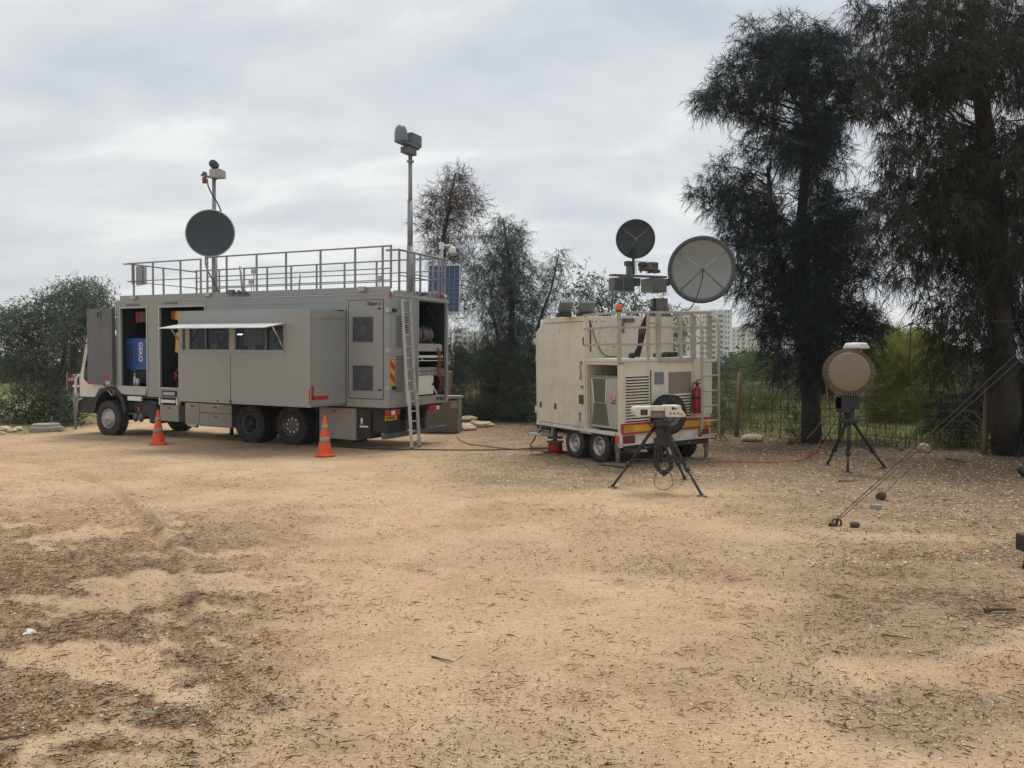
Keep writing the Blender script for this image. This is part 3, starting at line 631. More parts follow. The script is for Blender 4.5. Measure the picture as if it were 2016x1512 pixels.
xa, _ = tS(405, 670, -.9); xb, _ = tS(446, 670, -.9); w = MB(); w.box(xb, xa, -.9, -.87, 1.1, 3.4); tp('inner_door', w, m_white)
# side hatch with two fan grilles, near the rear
w = MB(); w.box(.172, 1.138, 0, .014, 1.17, 3.43)
hatch = tp('side_hatch', w, m_grey, .004)
w = MB(); g = .012
for (x0, x1, z0, z1) in ((.150, .163, 1.15, 3.45), (1.147, 1.16, 1.15, 3.45), (.163, 1.147, 3.437, 3.45), (.163, 1.147, 1.15, 1.163)): w.box(x0, x1, 0.0, .003, z0, z1)
part('hatch_gap', w, m_black, hatch)
m_grille = mat('dusty_fan_mesh', (0.055, 0.066, 0.082), 0.6, var=0.5, scale=5, dirt=(0.17, 0.11, 0.055), damt=0.7); m_ring = mat('dusty_fan_ring', (0.08, 0.092, 0.105), 0.6, dirt=(0.2, 0.13, 0.06), damt=0.7)
for z0 in (2.49, 1.365):
    w = MB(); w.box(.456, .992, .0145, .017, z0, z0 + .545); fr = part('fan_grille', w, m_grille, hatch)
    w = MB(); w.box(.436, 1.012, .0145, .028, z0 - .02, z0); w.box(.436, 1.012, .0145, .028, z0 + .545, z0 + .565); w.box(.436, .456, .0145, .028, z0, z0 + .545); w.box(.992, 1.012, .0145, .028, z0, z0 + .545)
    for k in range(1, 14): w.box(.456 + k * .0383, .459 + k * .0383, .017, .021, z0, z0 + .545)
    part('grille_frame', w, m_greyd, fr)
    w = MB(); w.lathe([(.25, .0172), (.25, .0185), (.235, .0185), (.235, .0172)], (.724, 0, z0 + .272), (0, 1, 0), 28); w.lathe([(.10, .0172), (.09, .0185), (0, .0185)], (.724, 0, z0 + .272), (0, 1, 0), 18); part('fan_ring', w, m_ring, fr)
for z in (3.22, 1.36):
    w = MB(); w.box(.21, .30, .014, .03, z, z + .035); part('handle', w, m_black, hatch)
lg = MB()
for k in range(3): lg.prism([(.60 - k * .042, 3.40), (.575 - k * .042, 3.40), (.545 - k * .042, 3.31), (.570 - k * .042, 3.31)], .014, .017, 'y')
lg.box(.62, .636, .014, .017, 3.31, 3.35)
part('logo_bars', lg, mat('navy_lettering', (0.012, 0.014, 0.035), 0.5), hatch)
m_navy = bpy.data.materials['navy_lettering']
hb = heb_mb(['shin', 'ayin', 'alef', 'dot', 'he'], .062, .013, .004, -1)
part('hebrew_lettering', hb, m_navy, hatch, T_((.455, .016, 3.315)))
# hinges on the rear corner
for i, z in enumerate((3.20, 2.28, 1.42)):
    w = MB(); w.box(-.02, .09, .0, .03, z - .05, z + .05); w.box(-.03, .0, -.07, .0, z - .045, z + .045); h = tp('corner_hinge', w, m_alu, .004)
    if i != 1: w = MB(); w.box(-.05, -.0, -.24, -.09, z - .035, z + .04); part('hinge_cover', w, m_black, h)
# rear: louvres, chevron, lamps, plates
def louvre(y0, y1, z0, z1, n):
    b = MB(); b.box(-.014, 0, y0 - .02, y1 + .02, z0 - .02, z1 + .02); L_ = tp('louvre_panel', b, m_grey)
    st = (z1 - z0) / n
    me = None
    for k in range(n):
        b = MB(); b.box(-.0145, -.016, y0, y1, 0, st * .46); q = part('louvre_slot', me or b, m_black, L_, T_((0, 0, z0 + k * st))); me = q.data
louvre(-.48, -.25, 2.37, 3.10, 19); louvre(-.56, -.25, 1.32, 2.18, 22); louvre(-.72, -.60, 2.70, 3.10, 7); louvre(-1.12, -.99, 1.62, 1.98, 8)
w = MB(); w.box(-.013, .0, -.20, -.035, 1.47, 2.06); ch = tp('warning_chevron', w, m_yel)
w = MB()
for z in (1.52, 1.80): w.prism([(-.20, z), (-.035, z + .13), (-.035, z + .27), (-.20, z + .14)], -.0155, -.0135, 'x')
part('red_stripe', w, m_red, ch)
w = MB(); w.box(-.03, 0, -.06, -.01, 3.50, 3.62); tp('marker_lamp', w, m_red); w = MB(); w.box(-.03, -.0, -2.58, -2.53, 3.36, 3.50); tp('marker_lamp', w, m_red)
w = MB(); w.box(-.02, .0, -2.49, -1.17, .97, 1.17); tp('rear_sill', w, m_grey, .004)
hb = heb_mb(['shin', 'ayin', 'alef', 'dot', 'he'], .07, .014, .004, 1); part('hebrew_lettering', hb, m_navy, truck, TI @ Matrix(((0, 1, 0, -.024), (-1, 0, 0, -2.17), (0, 0, 1, 1.04), (0, 0, 0, 1))))
lg = MB()
for k in range(3): lg.prism([(-2.00 - k * .045, 1.13), (-2.025 - k * .045, 1.13), (-2.045 - k * .045, 1.04), (-2.02 - k * .045, 1.04)], -.023, -.0205, 'x')
tp('logo_bars', lg, m_navy)
w = MB(); w.box(-.02, 0, -1.05, -.30, 1.02, 1.06); w.box(-.06, 0, -1.05, -1.0, 1.02, 1.14); tp('grab_step', w, m_grey)
# rear right compartment: shelves, box fronts, cabinet
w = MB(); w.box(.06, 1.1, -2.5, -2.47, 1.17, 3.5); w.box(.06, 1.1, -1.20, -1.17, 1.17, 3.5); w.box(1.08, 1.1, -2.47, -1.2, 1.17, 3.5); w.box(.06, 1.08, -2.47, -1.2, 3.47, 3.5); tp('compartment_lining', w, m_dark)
w = MB(); w.box(.05, .85, -2.36, -1.21, 2.42, 2.46); w.box(.03, .05, -2.36, -1.21, 2.27, 2.43); tp('reel_shelf', w, m_mid, .003)
w = MB(); w.box(.03, .06, -2.40, -1.21, 2.11, 2.17); w.box(.03, .045, -2.40, -1.21, 2.03, 2.05); w.box(.03, .05, -1.45, -1.43, 2.03, 2.17); tp('shelf_rail', w, m_white, .002)
for z in (1.69, 1.79):
    w = MB(); w.box(.04, .5, -2.14, -1.21, z, z + .08); d = tp('patch_panel', w, m_alu, .003)
    w = MB(); [w.box(.034, .04, -1.45 - .2 * k, -1.41 - .2 * k, z + .03, z + .055) for k in range(4)]; part('socket', w, m_black, d)
w = MB(); w.box(.03, .5, -2.45, -2.2, 1.64, 1.83); tp('socket_block', w, m_alu, .004)
w = MB(); w.bar((.05, -1.95, 1.40), (.05, -2.15, 1.18), .03, .03); tp('brace', w, m_white)
w = MB(); w.bar((.3, -2.05, 3.45), (.3, -2.44, 3.0), .06, .04); tp('door_stay', w, m_black)
# cable reels stand on the shelf
reel0 = thing('cable_reel', 'grey steel cable reel on the shelf inside the truck rear', 'cable reel', TM @ T_((.38, -1.42, 2.68)), 'cable reels on the rear shelf of the truck')
w = MB()
for y in (-.10, .10): w.lathe([(.0, y - .006), (.215, y - .006), (.215, y + .006), (.0, y + .006)], ax=(0, 1, 0), n=24)
part('flange', w, m_greyd, reel0); w = MB(); w.lathe([(.15, -.094), (.16, -.05), (.155, .0), (.16, .05), (.15, .094)], ax=(0, 1, 0), n=20); part('wound_cable', w, m_black, reel0)
for k, (y, lab) in enumerate(((-1.74, 'middle grey cable reel on the shelf inside the truck rear'), (-2.06, 'cable reel with red cable, right end of the rear truck shelf'))):
    c = copy_tree(reel0); c.matrix_world = TM @ T_((.38, y, 2.68)); c['label'] = lab
    if k == 1:
        for q in c.children:
            if q.name.startswith('wound'): q.data = q.data.copy(); q.data.materials[0] = m_cable_o
reel0['label'] = 'leftmost grey cable reel on the shelf inside the truck rear'
b = MB(); b.box(.0, .5, -.37, .37, 0, .47); wc = thing('metal_cabinet', 'white metal cabinet standing at the bottom of the open truck rear', 'cabinet', TM @ T_((.04, -1.585, 1.20))); part('cabinet_body', b, m_white, wc, bevel=.01)
b = MB(); b.box(-.012, 0, -.36, .36, .01, .43); b.box(-.012, 0, -.36, .36, .44, .46); part('cabinet_door', b, m_white, wc, bevel=.005); b = MB(); b.box(-.03, -.012, -.33, -.29, .22, .28); part('handle', b, m_black, wc)
# ---- underbody: chassis, axles, lockers
u = MB(); u.box(.1, 9.0, -.95, -.85, .62, .95); u.box(.1, 9.0, -1.75, -1.65, .62, .95)
for x in (.5, 2.0, 3.6, 5.2, 7.0, 8.6): u.box(x, x + .1, -1.65, -.95, .66, .9)
u.box(.1, 9.1, -2.5, -.06, .90, .955); tp('chassis', u, m_black)
u = MB()
for x in (9.46, 4.28, 2.92): u.cyl((x, -.3, .5), (x, -2.3, .5), .09, 8)
u.ball((2.92, -1.3, .5), .22); u.ball((4.28, -1.3, .5), .22); part('axle', u, m_black, truck)
for k, (x, st) in enumerate(((9.46, 'front'), (4.28, 'dual'), (2.92, 'studded'))):
    r = .50 if k == 0 else .49; Wd = .30
    wheel(truck, T_((x, -.15 + (.14 if k == 0 else 0.0), r - .01)), r, Wd, st)
    wheel(truck, T_((x, -2.35, r - .01)) @ Matrix.Rotation(math.pi, 4, 'Z'), r, Wd, 'front' if k == 0 else 'dual')
m_tread = mat('pale_tread_relief', (0.46, 0.44, 0.41), 0.4, 0.5)  # treads paler than their plate so the pattern stands out
def diamond(mb, x0, x1, y, z0, z1, st=.075):
    nx = int((x1 - x0) / st); nz = int((z1 - z0) / st)
    for i in range(nx):
        for j in range(nz):
            cx = x0 + (i + .5) * (x1 - x0) / nx; cz = z0 + (j + .5) * (z1 - z0) / nz
            s = 1 if (i + j) % 2 else -1
            mb.prism([(cx - .022, cz - .006 * s), (cx + .004, cz + .008), (cx + .022, cz + .006 * s), (cx - .004, cz - .008)], y, y + .004, 'y')
def locker(x0, x1, z0, z1, y0, label=None, plate=True):
    b = MB(); b.box(x0, x1, -.62, y0, z0, z1); o = tp('tool_locker', b, m_plate, .006, label)
    if plate:
        b = MB(); diamond(b, x0 + .03, x1 - .03, y0, z0 + .04, z1 - .04); part('tread_pattern', b, m_tread, o, kind='stuff')
    b = MB(); b.box((x0 + x1) / 2 - .05, (x0 + x1) / 2 + .05, y0, y0 + .015, z1 - .10, z1 - .06); part('latch', b, m_greyd, o)
    return o
lk = locker(1.13, 2.04, .17, .91, -.02)
b = MB(); b.prism([(-.62, .17), (-.62, .91), (-.02, .91), (-.02, .17)], .95, 1.125, 'x'); part('locker_end', b, m_plate, lk)
locker(4.90, 6.05, .25, .60, -.02); locker(4.90, 6.05, .61, .85, -.02)
locker(6.06, 6.58, .28, .85, -.02, 'plain aluminium tool locker', False)
locker(6.83, 7.55, .32, .76, -.02)
b = MB(); b.cyl((6.5, -.05, .25), (6.15, -.05, .24), .045, 10); b.tube([(6.38, -.05, .28), (6.36, -.04, .38), (6.34, -.03, .45)], .012, 6); tp('drain_valve', b, m_alu)
b = MB(); b.box(6.86, 7.42, -.01, .012, .99, 1.15); st_ = tp('step_recess', b, m_black); b = MB(); b.box(6.92, 7.36, .012, .03, 1.03, 1.11); part('step_plate', b, m_alu, st_)
b = MB(); b.box(6.9, 7.45, -.3, .03, .82, .90); b.box(6.83, 6.87, -.1, .02, .76, .95); b.box(7.5, 7.54, -.1, .02, .76, .95); tp('entry_step', b, m_white, .004)
b = MB(); b.box(8.05, 9.2, -.05, .02, 1.0, 1.20); tp('lower_skirt', b, m_alu, .004)
b = MB(); b.box(8.25, 8.80, -.04, .015, .83, .95); tp('lower_skirt', b, m_white, .004)
# battery box, air tanks, lamps ahead of the step
b = MB(); b.box(8.05, 8.75, -.75, -.12, .38, .86); tp('battery_box', b, m_black, .03)
b = MB(); b.box(7.68, 8.00, -.5, -.02, .22, .86); tp('side_tank', b, m_black, .06)
b = MB(); b.cyl((8.95, -.5, .62), (8.95, -.06, .62), .18, 18); tp('air_filter', b, m_black)
b = MB(); [b.ball((x, -.10, .36), .105, .06, .13, 14, 8) for x in (8.62, 8.40)]; tp('air_tank', b, mat('dull_grey_tank', (.11, .12, .125), .35, .4))
b = MB(); b.box(8.42, 8.52, -.115, -.08, .55, .64); tp('side_marker', b, m_red)
b = MB(); b.cyl((5.3, -.4, .0), (5.3, -.4, .24), .05, 8); b.box(4.98, 5.62, -.62, -.18, -.02, .03); tp('jack_foot', b, m_black)
# rear undercarriage: mudflap, lamps, number plate, bumper bar
b = MB(); b.box(.55, .92, -.5, -.05, .22, .93); b.box(.1, .55, -.6, -.1, .35, .93); tp('rear_box', b, m_black, .02)
b = MB(); b.box(1.05, 1.07, -.58, -.05, .1, .93); tp('mudflap', b, m_rubber)
b = MB(); b.box(2.14, 2.16, -.6, -.03, .15, .93); tp('mudflap', b, m_rubber)
b = MB(); b.cyl((.80, -.05, .55), (.80, -.04, .70), .03, 8); b.box(.62, .86, -.05, -.045, .48, .52); tp('reservoir', b, m_white)
for y0 in (-.37, -2.12):
    b = MB(); b.box(-.06, .04, y0, y0 + .48, .80, .92); lamp = tp('tail_lamp', b, m_red, .01); b = MB(); b.box(-.064, -.06, y0 + (.22 if y0 > -1 else .04), y0 + (.36 if y0 > -1 else .17), .815, .905); part('reverse_lamp', b, m_white, lamp)
b = MB(); b.box(-.01, .0, -.30, .16, .68, .79); pl = tp('number_plate', b, m_yel); 
b = MB(); [b.box(-.013, -.01, .10 - k * .055, .13 - k * .055, .705, .765) for k in range(7)]; part('plate_digits', b, m_black, pl)
b = MB(); b.box(-.02, .1, -2.5, .16, .26, .37); b.box(.1, .9, -.92, -.84, .3, .64); b.box(.1, .9, -1.76, -1.68, .3, .64); tp('rear_bumper_bar', b, mat('dark_steel_bar', (.10, .105, .115), .5, .3), .01)
b = MB(); b.tube([(.6, .02, .84), (.45, .03, .88), (.2, .03, .86)], .02, 6); b.tube([(.12, .02, .9), (.0, .03, .93), (-.05, .02, .9)], .03, 6); tp('air_hose', b, m_black)
# ---- open hatch door swung flat against the cab
b = MB(); b.box(9.27, 10.335, .06, .12, 1.25, 3.385); dr = tp('hatch_door', b, m_steel, .012, 'open stainless lined hatch door folded over the cab')
b = MB(); b.box(9.72, 9.90, .12, .14, 3.10, 3.34); part('handle_recess', b, m_greyd, dr, bevel=.004); b = MB(); b.box(9.76, 9.86, .14, .146, 3.14, 3.30); part('handle', b, m_black, dr)
b = MB(); b.box(9.42, 9.60, .12, .126, 1.46, 1.58); b.box(10.12, 10.33, .12, .126, 1.25, 1.32); part('red_reflector', b, m_red, dr)
b = MB(); b.box(9.33, 9.52, .12, .15, 1.26, 1.36); part('door_lock', b, m_alu, dr)
b = MB(); b.box(9.262, 9.275, .02, .08, 1.2, 3.42); part('hinge_strip', b, m_greyd, dr)
b = MB(); b.tube([(9.75, .05, 1.24), (9.55, .03, 1.06), (9.42, .02, .94)], .02, 6); b.tube([(9.45, .05, 1.2), (9.35, .03, 1.0), (9.30, .02, .94)], .012, 6); part('door_stay', b, m_alu, dr)
# ---- cab
b = MB(); cz0, cz1 = .95, 2.72
prof = [(9.30, 1.02), (9.30, 2.62), (9.45, 2.78), (10.30, 2.80), (10.52, 2.70), (10.62, 2.45), (10.86, 1.60), (10.93, 1.45), (10.92, .86), (10.25, .86), (10.05, 1.12), (9.55, 1.14), (9.36, 1.02)]
b.prism(prof, -2.45, -.03, 'y'); cab = tp('cab', b, m_cab, .03)
b = MB(); b.prism([(10.69, 1.56), (10.47, 2.36), (9.9, 2.38), (9.9, 1.50), (10.5, 1.44), (10.70, 1.42)], -.03, -.018, 'y'); part('side_window', b, m_glassd, cab)
b = MB(); b.prism([(10.70, 1.43), (10.62, 1.32), (10.42, 1.27), (10.2, 1.28), (10.0, 1.36), (9.9, 1.50)], -.031, -.012, 'y'); part('door_trim', b, m_black, cab)
b = MB(); b.prism([(10.52, 2.36), (10.66, 2.36), (10.865, 1.66), (10.79, 1.66)], -2.3, -.18, 'y'); part('windscreen', b, m_glassd, cab)
b = MB(); b.box(10.925, 10.99, -2.2, -.28, .95, 1.38); part('front_grille', b, m_black, cab, bevel=.01)
b = MB(); b.tube([(10.90, -.02, 1.50), (10.99, .02, 1.40), (11.0, .03, 1.0), (10.97, .02, .90)], .035, 8); part('corner_deflector', b, m_cab, cab)
b = MB(); b.tube([(10.5, -.0, 2.42), (10.85, .10, 2.40), (10.95, .16, 2.36)], .02, 6); b.box(10.86, 10.98, .05, .26, 1.98, 2.36); b.box(10.88, 10.99, .06, .27, 1.72, 1.95); part('wing_mirror', b, m_black, cab, bevel=.02)
b = MB(); b.box(10.28, 10.97, -2.42, -.03, .40, .85); b.box(10.90, 11.04, -2.42, -.03, .42, .80); part('front_bumper', b, m_black, cab, bevel=.03)
b = MB(); b.tube([(10.72, -.0, .82), (10.88, .02, .78), (10.96, .02, .62), (10.94, .02, .42)], .028, 6); part('step_bar', b, m_alu, cab)
b = MB()
arc = [(9.52 + .70 * math.cos(a), .50 + .70 * math.sin(a)) for a in [math.pi * k / 14 for k in range(15)]]; arc2 = [(9.52 + .58 * math.cos(a), .50 + .58 * math.sin(a)) for a in [math.pi * k / 14 for k in range(15)]]
b.prism(arc + arc2[::-1], -.5, .06, 'y'); part('wheel_arch', b, m_black, cab, bevel=.01)
b = MB(); b.box(8.95, 10.1, -2.3, -.5, .45, 1.0); part('engine', b, m_black, cab)
# ---- roof railings
def rail_run(name, y, x0, x1, zt, posts, mids, zb=3.70, r=.021):
    b = MB(); b.cyl((x0, y, zt), (x1, y, zt), r, 8); o = tp(name, b, m_rail)
    for z in mids: b = MB(); b.cyl((x0, y, z), (x1, y, z), r * .72, 6); part('rail_bar', b, m_rail, o)
    me = None
    for x in posts:
        b = MB(); b.box(-.019, .019, -.019, .019, zb, zt); q = part('rail_post', me or b, m_rail, o, T_((x, y, 0))); me = q.data
    return o
rail_run('roof_railing', -.09, 0.0, 5.82, 4.665, (5.80, 5.115, 4.09, 3.13, 2.055, 1.03, .25, .02), (4.155, 3.89))
rail_run('roof_railing', -.09, 6.02, 8.88, 4.63, (6.04, 6.79, 7.85, 8.62), (4.14,))
rail_run('roof_railing', -2.45, .05, 8.9, 4.66, (8.85, 7.9, 6.9, 6.0, 5.1, 4.18, 3.21, 2.14, 1.16, .1), (4.33, 4.11))
b = MB(); b.cyl((8.88, -.09, 4.63), (8.88, -2.45, 4.63), .021, 8); b.cyl((8.88, -.09, 4.14), (8.88, -2.45, 4.14), .015, 6); b.box(8.86, 8.90, -1.3, -1.26, 3.7, 4.63); tp('roof_railing', b, m_rail)
b = MB(); b.box(8.62, 8.66, -.09, -.05, 4.05, 4.63); b.box(8.88, 8.92, -.09, .02, 4.60, 4.63); b.box(8.30, 8.55, -.12, -.11, 4.02, 4.55); tp('folded_gate', b, m_rail)
b = MB(); b.box(8.18, 8.55, -.16, -.15, 4.04, 4.55); tp('notice_board', b, m_mid)
# rear railing across the back
b = MB(); rz = 4.61; b.cyl((.0, -.37, rz), (.0, -2.45, rz), .026, 8); b.cyl((.0, -.37, rz), (.35, -.37, rz), .024, 8)
rr_ = tp('rear_railing', b, m_rail); me = None
for y in (-.39, -.74, -1.02, -1.28, -1.85, -2.12, -2.43):
    q = MB(); q.box(-.02, .02, -.02, .02, 3.64, rz); q = part('rail_post', me or q, m_rail, rr_, T_((0, y, 0))); me = q.data
q = MB(); q.cyl((0, -.37, 4.02), (0, -2.45, 4.02), .014, 6); q.cyl((0, -.37, 4.10), (0, -2.45, 4.10), .014, 6); part('rail_bar', q, m_rail, rr_)
# small fittings on the roof edge
for (px, py) in ((264, 586), (410, 579.5)):
    x, z = tS(px, py); b = MB(); b.box(x - .10, x + .10, -.0, .07, z - .05, z + .04); tp('roof_bracket', b, m_alu, .008)
x, z = tS(468, 576); b = MB(); b.box(x - .38, x + .02, .0, .05, z - .07, z - .04); b.ball((x - .28, .04, z), .05); b.ball((x - .08, .04, z + .01), .055); b.box(x + .08, x + .3, .0, .1, z - .05, z + .07); tp('roof_fitting', b, m_greyd)
x, z = tS(716, 568.5); b = MB(); b.box(x - .08, x + .1, .0, .10, z - .06, z + .05); tp('work_lamp', b, m_alu, .01)
for (px, py) in ((499, 534), (494, 555), (746, 548)):
    x, z = tS(px, py, -.4); b = MB(); b.box(x - .07, x + .07, -.45, -.38, z - .06, z + .06); b.cyl((x, -.41, 3.62), (x, -.41, z - .05), .012, 6); tp('work_lamp', b, m_alu, .008)
x, z = tS(479, 524, -1.8); b = MB(); b.cyl((x, -1.8, 3.6), (x + .12, -1.8, z), .03, 8); tp('gas_strut', b, m_rail)
x, z = tS(590, 540, -1.8); b = MB(); b.cyl((x + .05, -1.8, 3.6), (x - .02, -1.8, z), .022, 8); tp('gas_strut', b, m_rail)
b = MB(); b.box(.1, .34, -.95, -.62, 3.615, 3.70); b.box(.05, .2, -1.3, -1.1, 3.615, 3.68); b.box(.1, .25, -2.1, -1.9, 3.615, 3.75); b.box(.12, .25, -2.3, -2.15, 3.615, 3.80); tp('roof_fitting', b, m_alu, .01)
b = MB(); [b.tube([(.1 + .05 * k, -1.15 - .13 * k, 3.64), (.05, -1.2 - .13 * k, 3.70 + .02 * (k % 2)), (.1, -1.27 - .13 * k, 3.63)], .022, 6) for k in range(5)]; tp('hose_couplings', b, m_black)
b = MB(); b.cyl((.03, -2.28, 3.67), (.03, -2.50, 3.68), .055, 12); bl = tp('beacon_lamp', b, m_white); b = MB(); b.cyl((.03, -2.24, 3.67), (.03, -2.36, 3.675), .062, 12); part('red_lens', b, m_red, bl)
# ---- left mast with dish and camera head
mx, my = 6.74, -1.2
b = MB(); b.cyl((mx, my, 3.6), (mx, my, 5.0), .078, 14); b.cyl((mx, my, 5.0), (mx, my, 7.0), .052, 14); b.box(mx - .16, mx + .16, my - .16, my + .16, 3.6, 3.66); mast = tp('camera_mast', b, m_rail)
dz = 5.47; dax = Vector((-.55, .86, .10)).normalized(); dc = Vector((mx - .05, my + .18, dz))
b = MB(); b.lathe([(0, -.10), (.25, -.085), (.48, -.04), (.64, .02), (.655, .035), (.645, .04), (.48, -.02), (.25, -.065), (0, -.08)], dc, dax, 40); dsh = part('dish', b, m_dish, mast)
b = MB(); b.lathe([(.635, .03), (.655, .025), (.667, .035), (.655, .048), (.635, .045)], dc, dax, 40); part('dish_rim', b, m_dishg, mast)
b = MB(); b.bar((mx, my, dz), dc - dax * .09, .1, .14); part('dish_bracket', b, m_greyd, mast)
hx = Vector((.86, .5, 0)).normalized()
b = MB(); b.obox((mx - .14, my, 7.12), (.17, .04, 0), (-.05, .15, 0), (0, 0, .11)); part('control_box', b, m_mid, mast, bevel=.015)
b = MB(); b.lathe([(.0, -.13), (.10, -.13), (.115, -.09), (.115, .09), (.09, .12), (.0, .12)], (mx - .05, my + .04, 7.38), (-.5, .86, .05), 18); part('camera', b, m_dish, mast)
b = MB(); b.box(mx - .15, mx + .05, my - .05, my + .05, 7.22, 7.28); part('camera_yoke', b, m_greyd, mast)
b = MB(); b.bar((mx - .08, my, 7.0), (mx + .40, my + .05, 7.13), .1, .06); b.ball((mx + .30, my + .05, 7.16), .07); part('side_arm', b, m_greyd, mast)
b = MB(); b.cyl((mx + .31, my + .05, 6.90), (mx + .31, my + .05, 7.06), .06, 12); part('red_lamp', b, mat('dull_red', (.22, .06, .05), .5), mast)
b = MB(); pts = []
for k in range(33):
    a = k * .45; z = 6.98 - k * .105; rr = .15 + .07 * abs(math.sin(k * .23)); pts.append((mx + math.cos(a * .62 + 1.0) * rr * 1.1, my + math.sin(a * .62 + 1.0) * rr + .02, z))
b.tube(pts, .018, 6); part('spiral_cable', b, m_black, mast)
# ---- right mast with surveillance head
mx = .55; my = tR(807, 560, .55)[0]
zq = lambda py: tR(812, py, .55)[1]
b = MB(); b.cyl((mx, my, 3.6), (mx, my, zq(485)), .080, 16); b.cyl((mx, my, zq(485)), (mx, my, zq(398)), .068, 16); b.cyl((mx, my, zq(398)), (mx, my, zq(318)), .050, 16)
b.lathe([(.05, zq(322)), (.09, zq(321)), (.09, zq(318)), (.05, zq(317))], (mx, my, 0), n=16); b.box(mx - .18, mx + .18, my - .18, my + .18, 3.6, 3.65); mast2 = tp('sensor_mast', b, m_rail)
m_head = mat('slate_head_paint', (.10, .125, .15), .5)
yq = lambda px: tR(px, 285, .55)[0]
b = MB(); b.cyl((mx, my, zq(319)), (mx, my, zq(300)), .05, 12); b.box(mx - .10, mx + .10, yq(814), yq(795), zq(307), zq(295)); b.box(mx - .08, mx + .08, yq(811), yq(802), zq(296), zq(290)); part('pan_motor', b, m_head, mast2, bevel=.01)
za, zb = zq(291.5), zq(288)
b = MB(); b.prism([(mx - .10, yq(780)), (mx + .10, yq(783)), (mx + .10, yq(823)), (mx - .06, yq(822)), (mx - .13, yq(818)), (mx - .13, yq(800))], za, zb, 'z'); part('head_platform', b, mat('mauve_grey_metal', (.15, .14, .155), .5), mast2)
b = MB(); b.box(mx - .10, mx + .09, yq(824), yq(804.5), zb + .01, zq(264)); hd = part('sensor_box', b, m_head, mast2, bevel=.012); b = MB(); b.box(mx - .107, mx - .10, yq(822), yq(806.5), zb + .07, zq(267)); part('sensor_window', b, mat('slate_window', (.07, .095, .12), .3), hd); b = MB(); b.box(mx - .12, mx - .0, yq(803.5), yq(801), zb, zq(273)); part('side_module', b, m_head, mast2)
dr_ = (yq(782) - yq(796.5)) / 2; b = MB(); b.lathe([(dr_, zb), (dr_, zb + .16), (dr_ * .93, zb + .27), (dr_ * .70, zb + .35), (dr_ * .35, zb + .39), (0, zb + .395)], (mx, (yq(782) + yq(796.5)) / 2, 0), n=20); part('camera_dome', b, mat('slate_dome', (.17, .19, .21), .4), mast2)
# ------------------------------------------------------------------ things in and on the truck
gx0, gz0 = tS(291, 729, -.25); gx1, gz1 = tS(247.5, 666, -.25)
G = TM @ T_(((gx0 + gx1) / 2, -.25, gz0)); gen = thing('generator', 'blue generator lettered GEKO inside the open front hatch of the truck', 'generator', G); gw = (gx1 - gx0) / 2 + .06; gh = gz1 - gz0
b = MB(); b.box(-gw, gw, -1.0, 0, 0, gh); part('housing', b, m_blue, gen, bevel=.015)
b = MB(); vx0, vx1 = gw - .42, gw - .06
b.box(vx0 - .03, vx1 + .03, 0, .008, .10, gh - .08); vp = part('vent_panel', b, mat('lighter_blue_panel', (.03, .11, .33), .4), gen, bevel=.003)
me = None
for k in range(8):
    b = MB(); b.box(vx0 + .03, vx1 - .03, .008, .012, 0, .035); q = part('vent_slot', me or b, m_black, vp, T_((0, 0, .15 + k * (gh - .30) / 8))); me = q.data
tm = text_mesh('GEKO', .205, mat('white_lettering', (.8, .8, .8), .5)); 
part('lettering', tm, m_white, gen, T_((-gw + .34, .004, gh - .38)) @ Matrix(((0, -1, 0, 0), (0, 0, 1, 0), (-1, 0, 0, 0), (0, 0, 0, 1))))
b = MB(); b.box(-gw, gw, -1.0, -.02, -.32, -.02); b.box(-gw, gw, -.9, .0, -.36, -.32); part('plinth', b, m_dark, gen)
b = MB(); b.box(8.35, 8.72, -.9, -.3, 3.02, 3.30); o = tp('junction_box', b, mat('brown_board', (.12, .07, .05), .7)); b = MB(); b.box(8.72, 8.80, -.42, -.28, 3.0, 3.30); part('red_cap', b, m_red, o)
o = thing('yellow_can', 'small yellow can on the floor of the front hatch', 'can', TM @ T_((8.95, -.35, 1.24))); b = MB(); b.cyl((0, 0, .22), (0, 0, .46), .08, 12); part('can_body', b, m_ylw, o); b = MB(); b.box(-.11, .11, -.11, .11, 0, .22); part('crate_base', b, m_black, o)
o = thing('clear_bottle', 'clear bottle standing on the sill of the front hatch', 'bottle', TM @ T_((8.66, -.12, 1.24))); b = MB(); b.lathe([(0, 0), (.04, 0), (.04, .2), (.015, .28), (.013, .36), (0, .36)], n=12); part('bottle_body', b, mat('pale_plastic', (.5, .52, .5), .3), o)
o = thing('plastic_cup', 'pale cup beside the bottle on the hatch sill', 'cup', TM @ T_((8.54, -.12, 1.24))); b = MB(); b.lathe([(0, 0), (.045, 0), (.055, .2), (.05, .2), (.04, .01)], n=12); part('cup_body', b, bpy.data.materials['pale_plastic'], o)
b = MB(); b.box(7.05, 7.42, -.5, -.3, 3.08, 3.30); o = tp('power_box', b, mat('amber_box', (.38, .17, .04), .5), .01); b = MB(); b.box(7.02, 7.16, -.3, -.22, 3.06, 3.30); part('yellow_plug', b, m_ylw, o)
b = MB(); b.bar((7.12, -.28, 2.72), (7.16, -.28, 2.18), .11, .05, (0, 1, 0)); tp('yellow_strap', b, m_ylw)
b = MB(); b.box(5.9, 7.0, -1.46, -1.44, 1.3, 3.3); tp('inner_panel', b, mat('dim_grey_panel', (.09, .10, .10), .6))
b = MB(); b.lathe([(.13, -.03), (.16, 0), (.13, .03), (.11, 0)], (7.30, -.9, 2.2), (0, 1, 0), 18); b.box(7.25, 7.35, -.95, -.85, 1.8, 2.2); b.box(6.4, 7.4, -.9, -.4, 1.0, 1.55); tp('stowed_gear', b, m_black, .01)
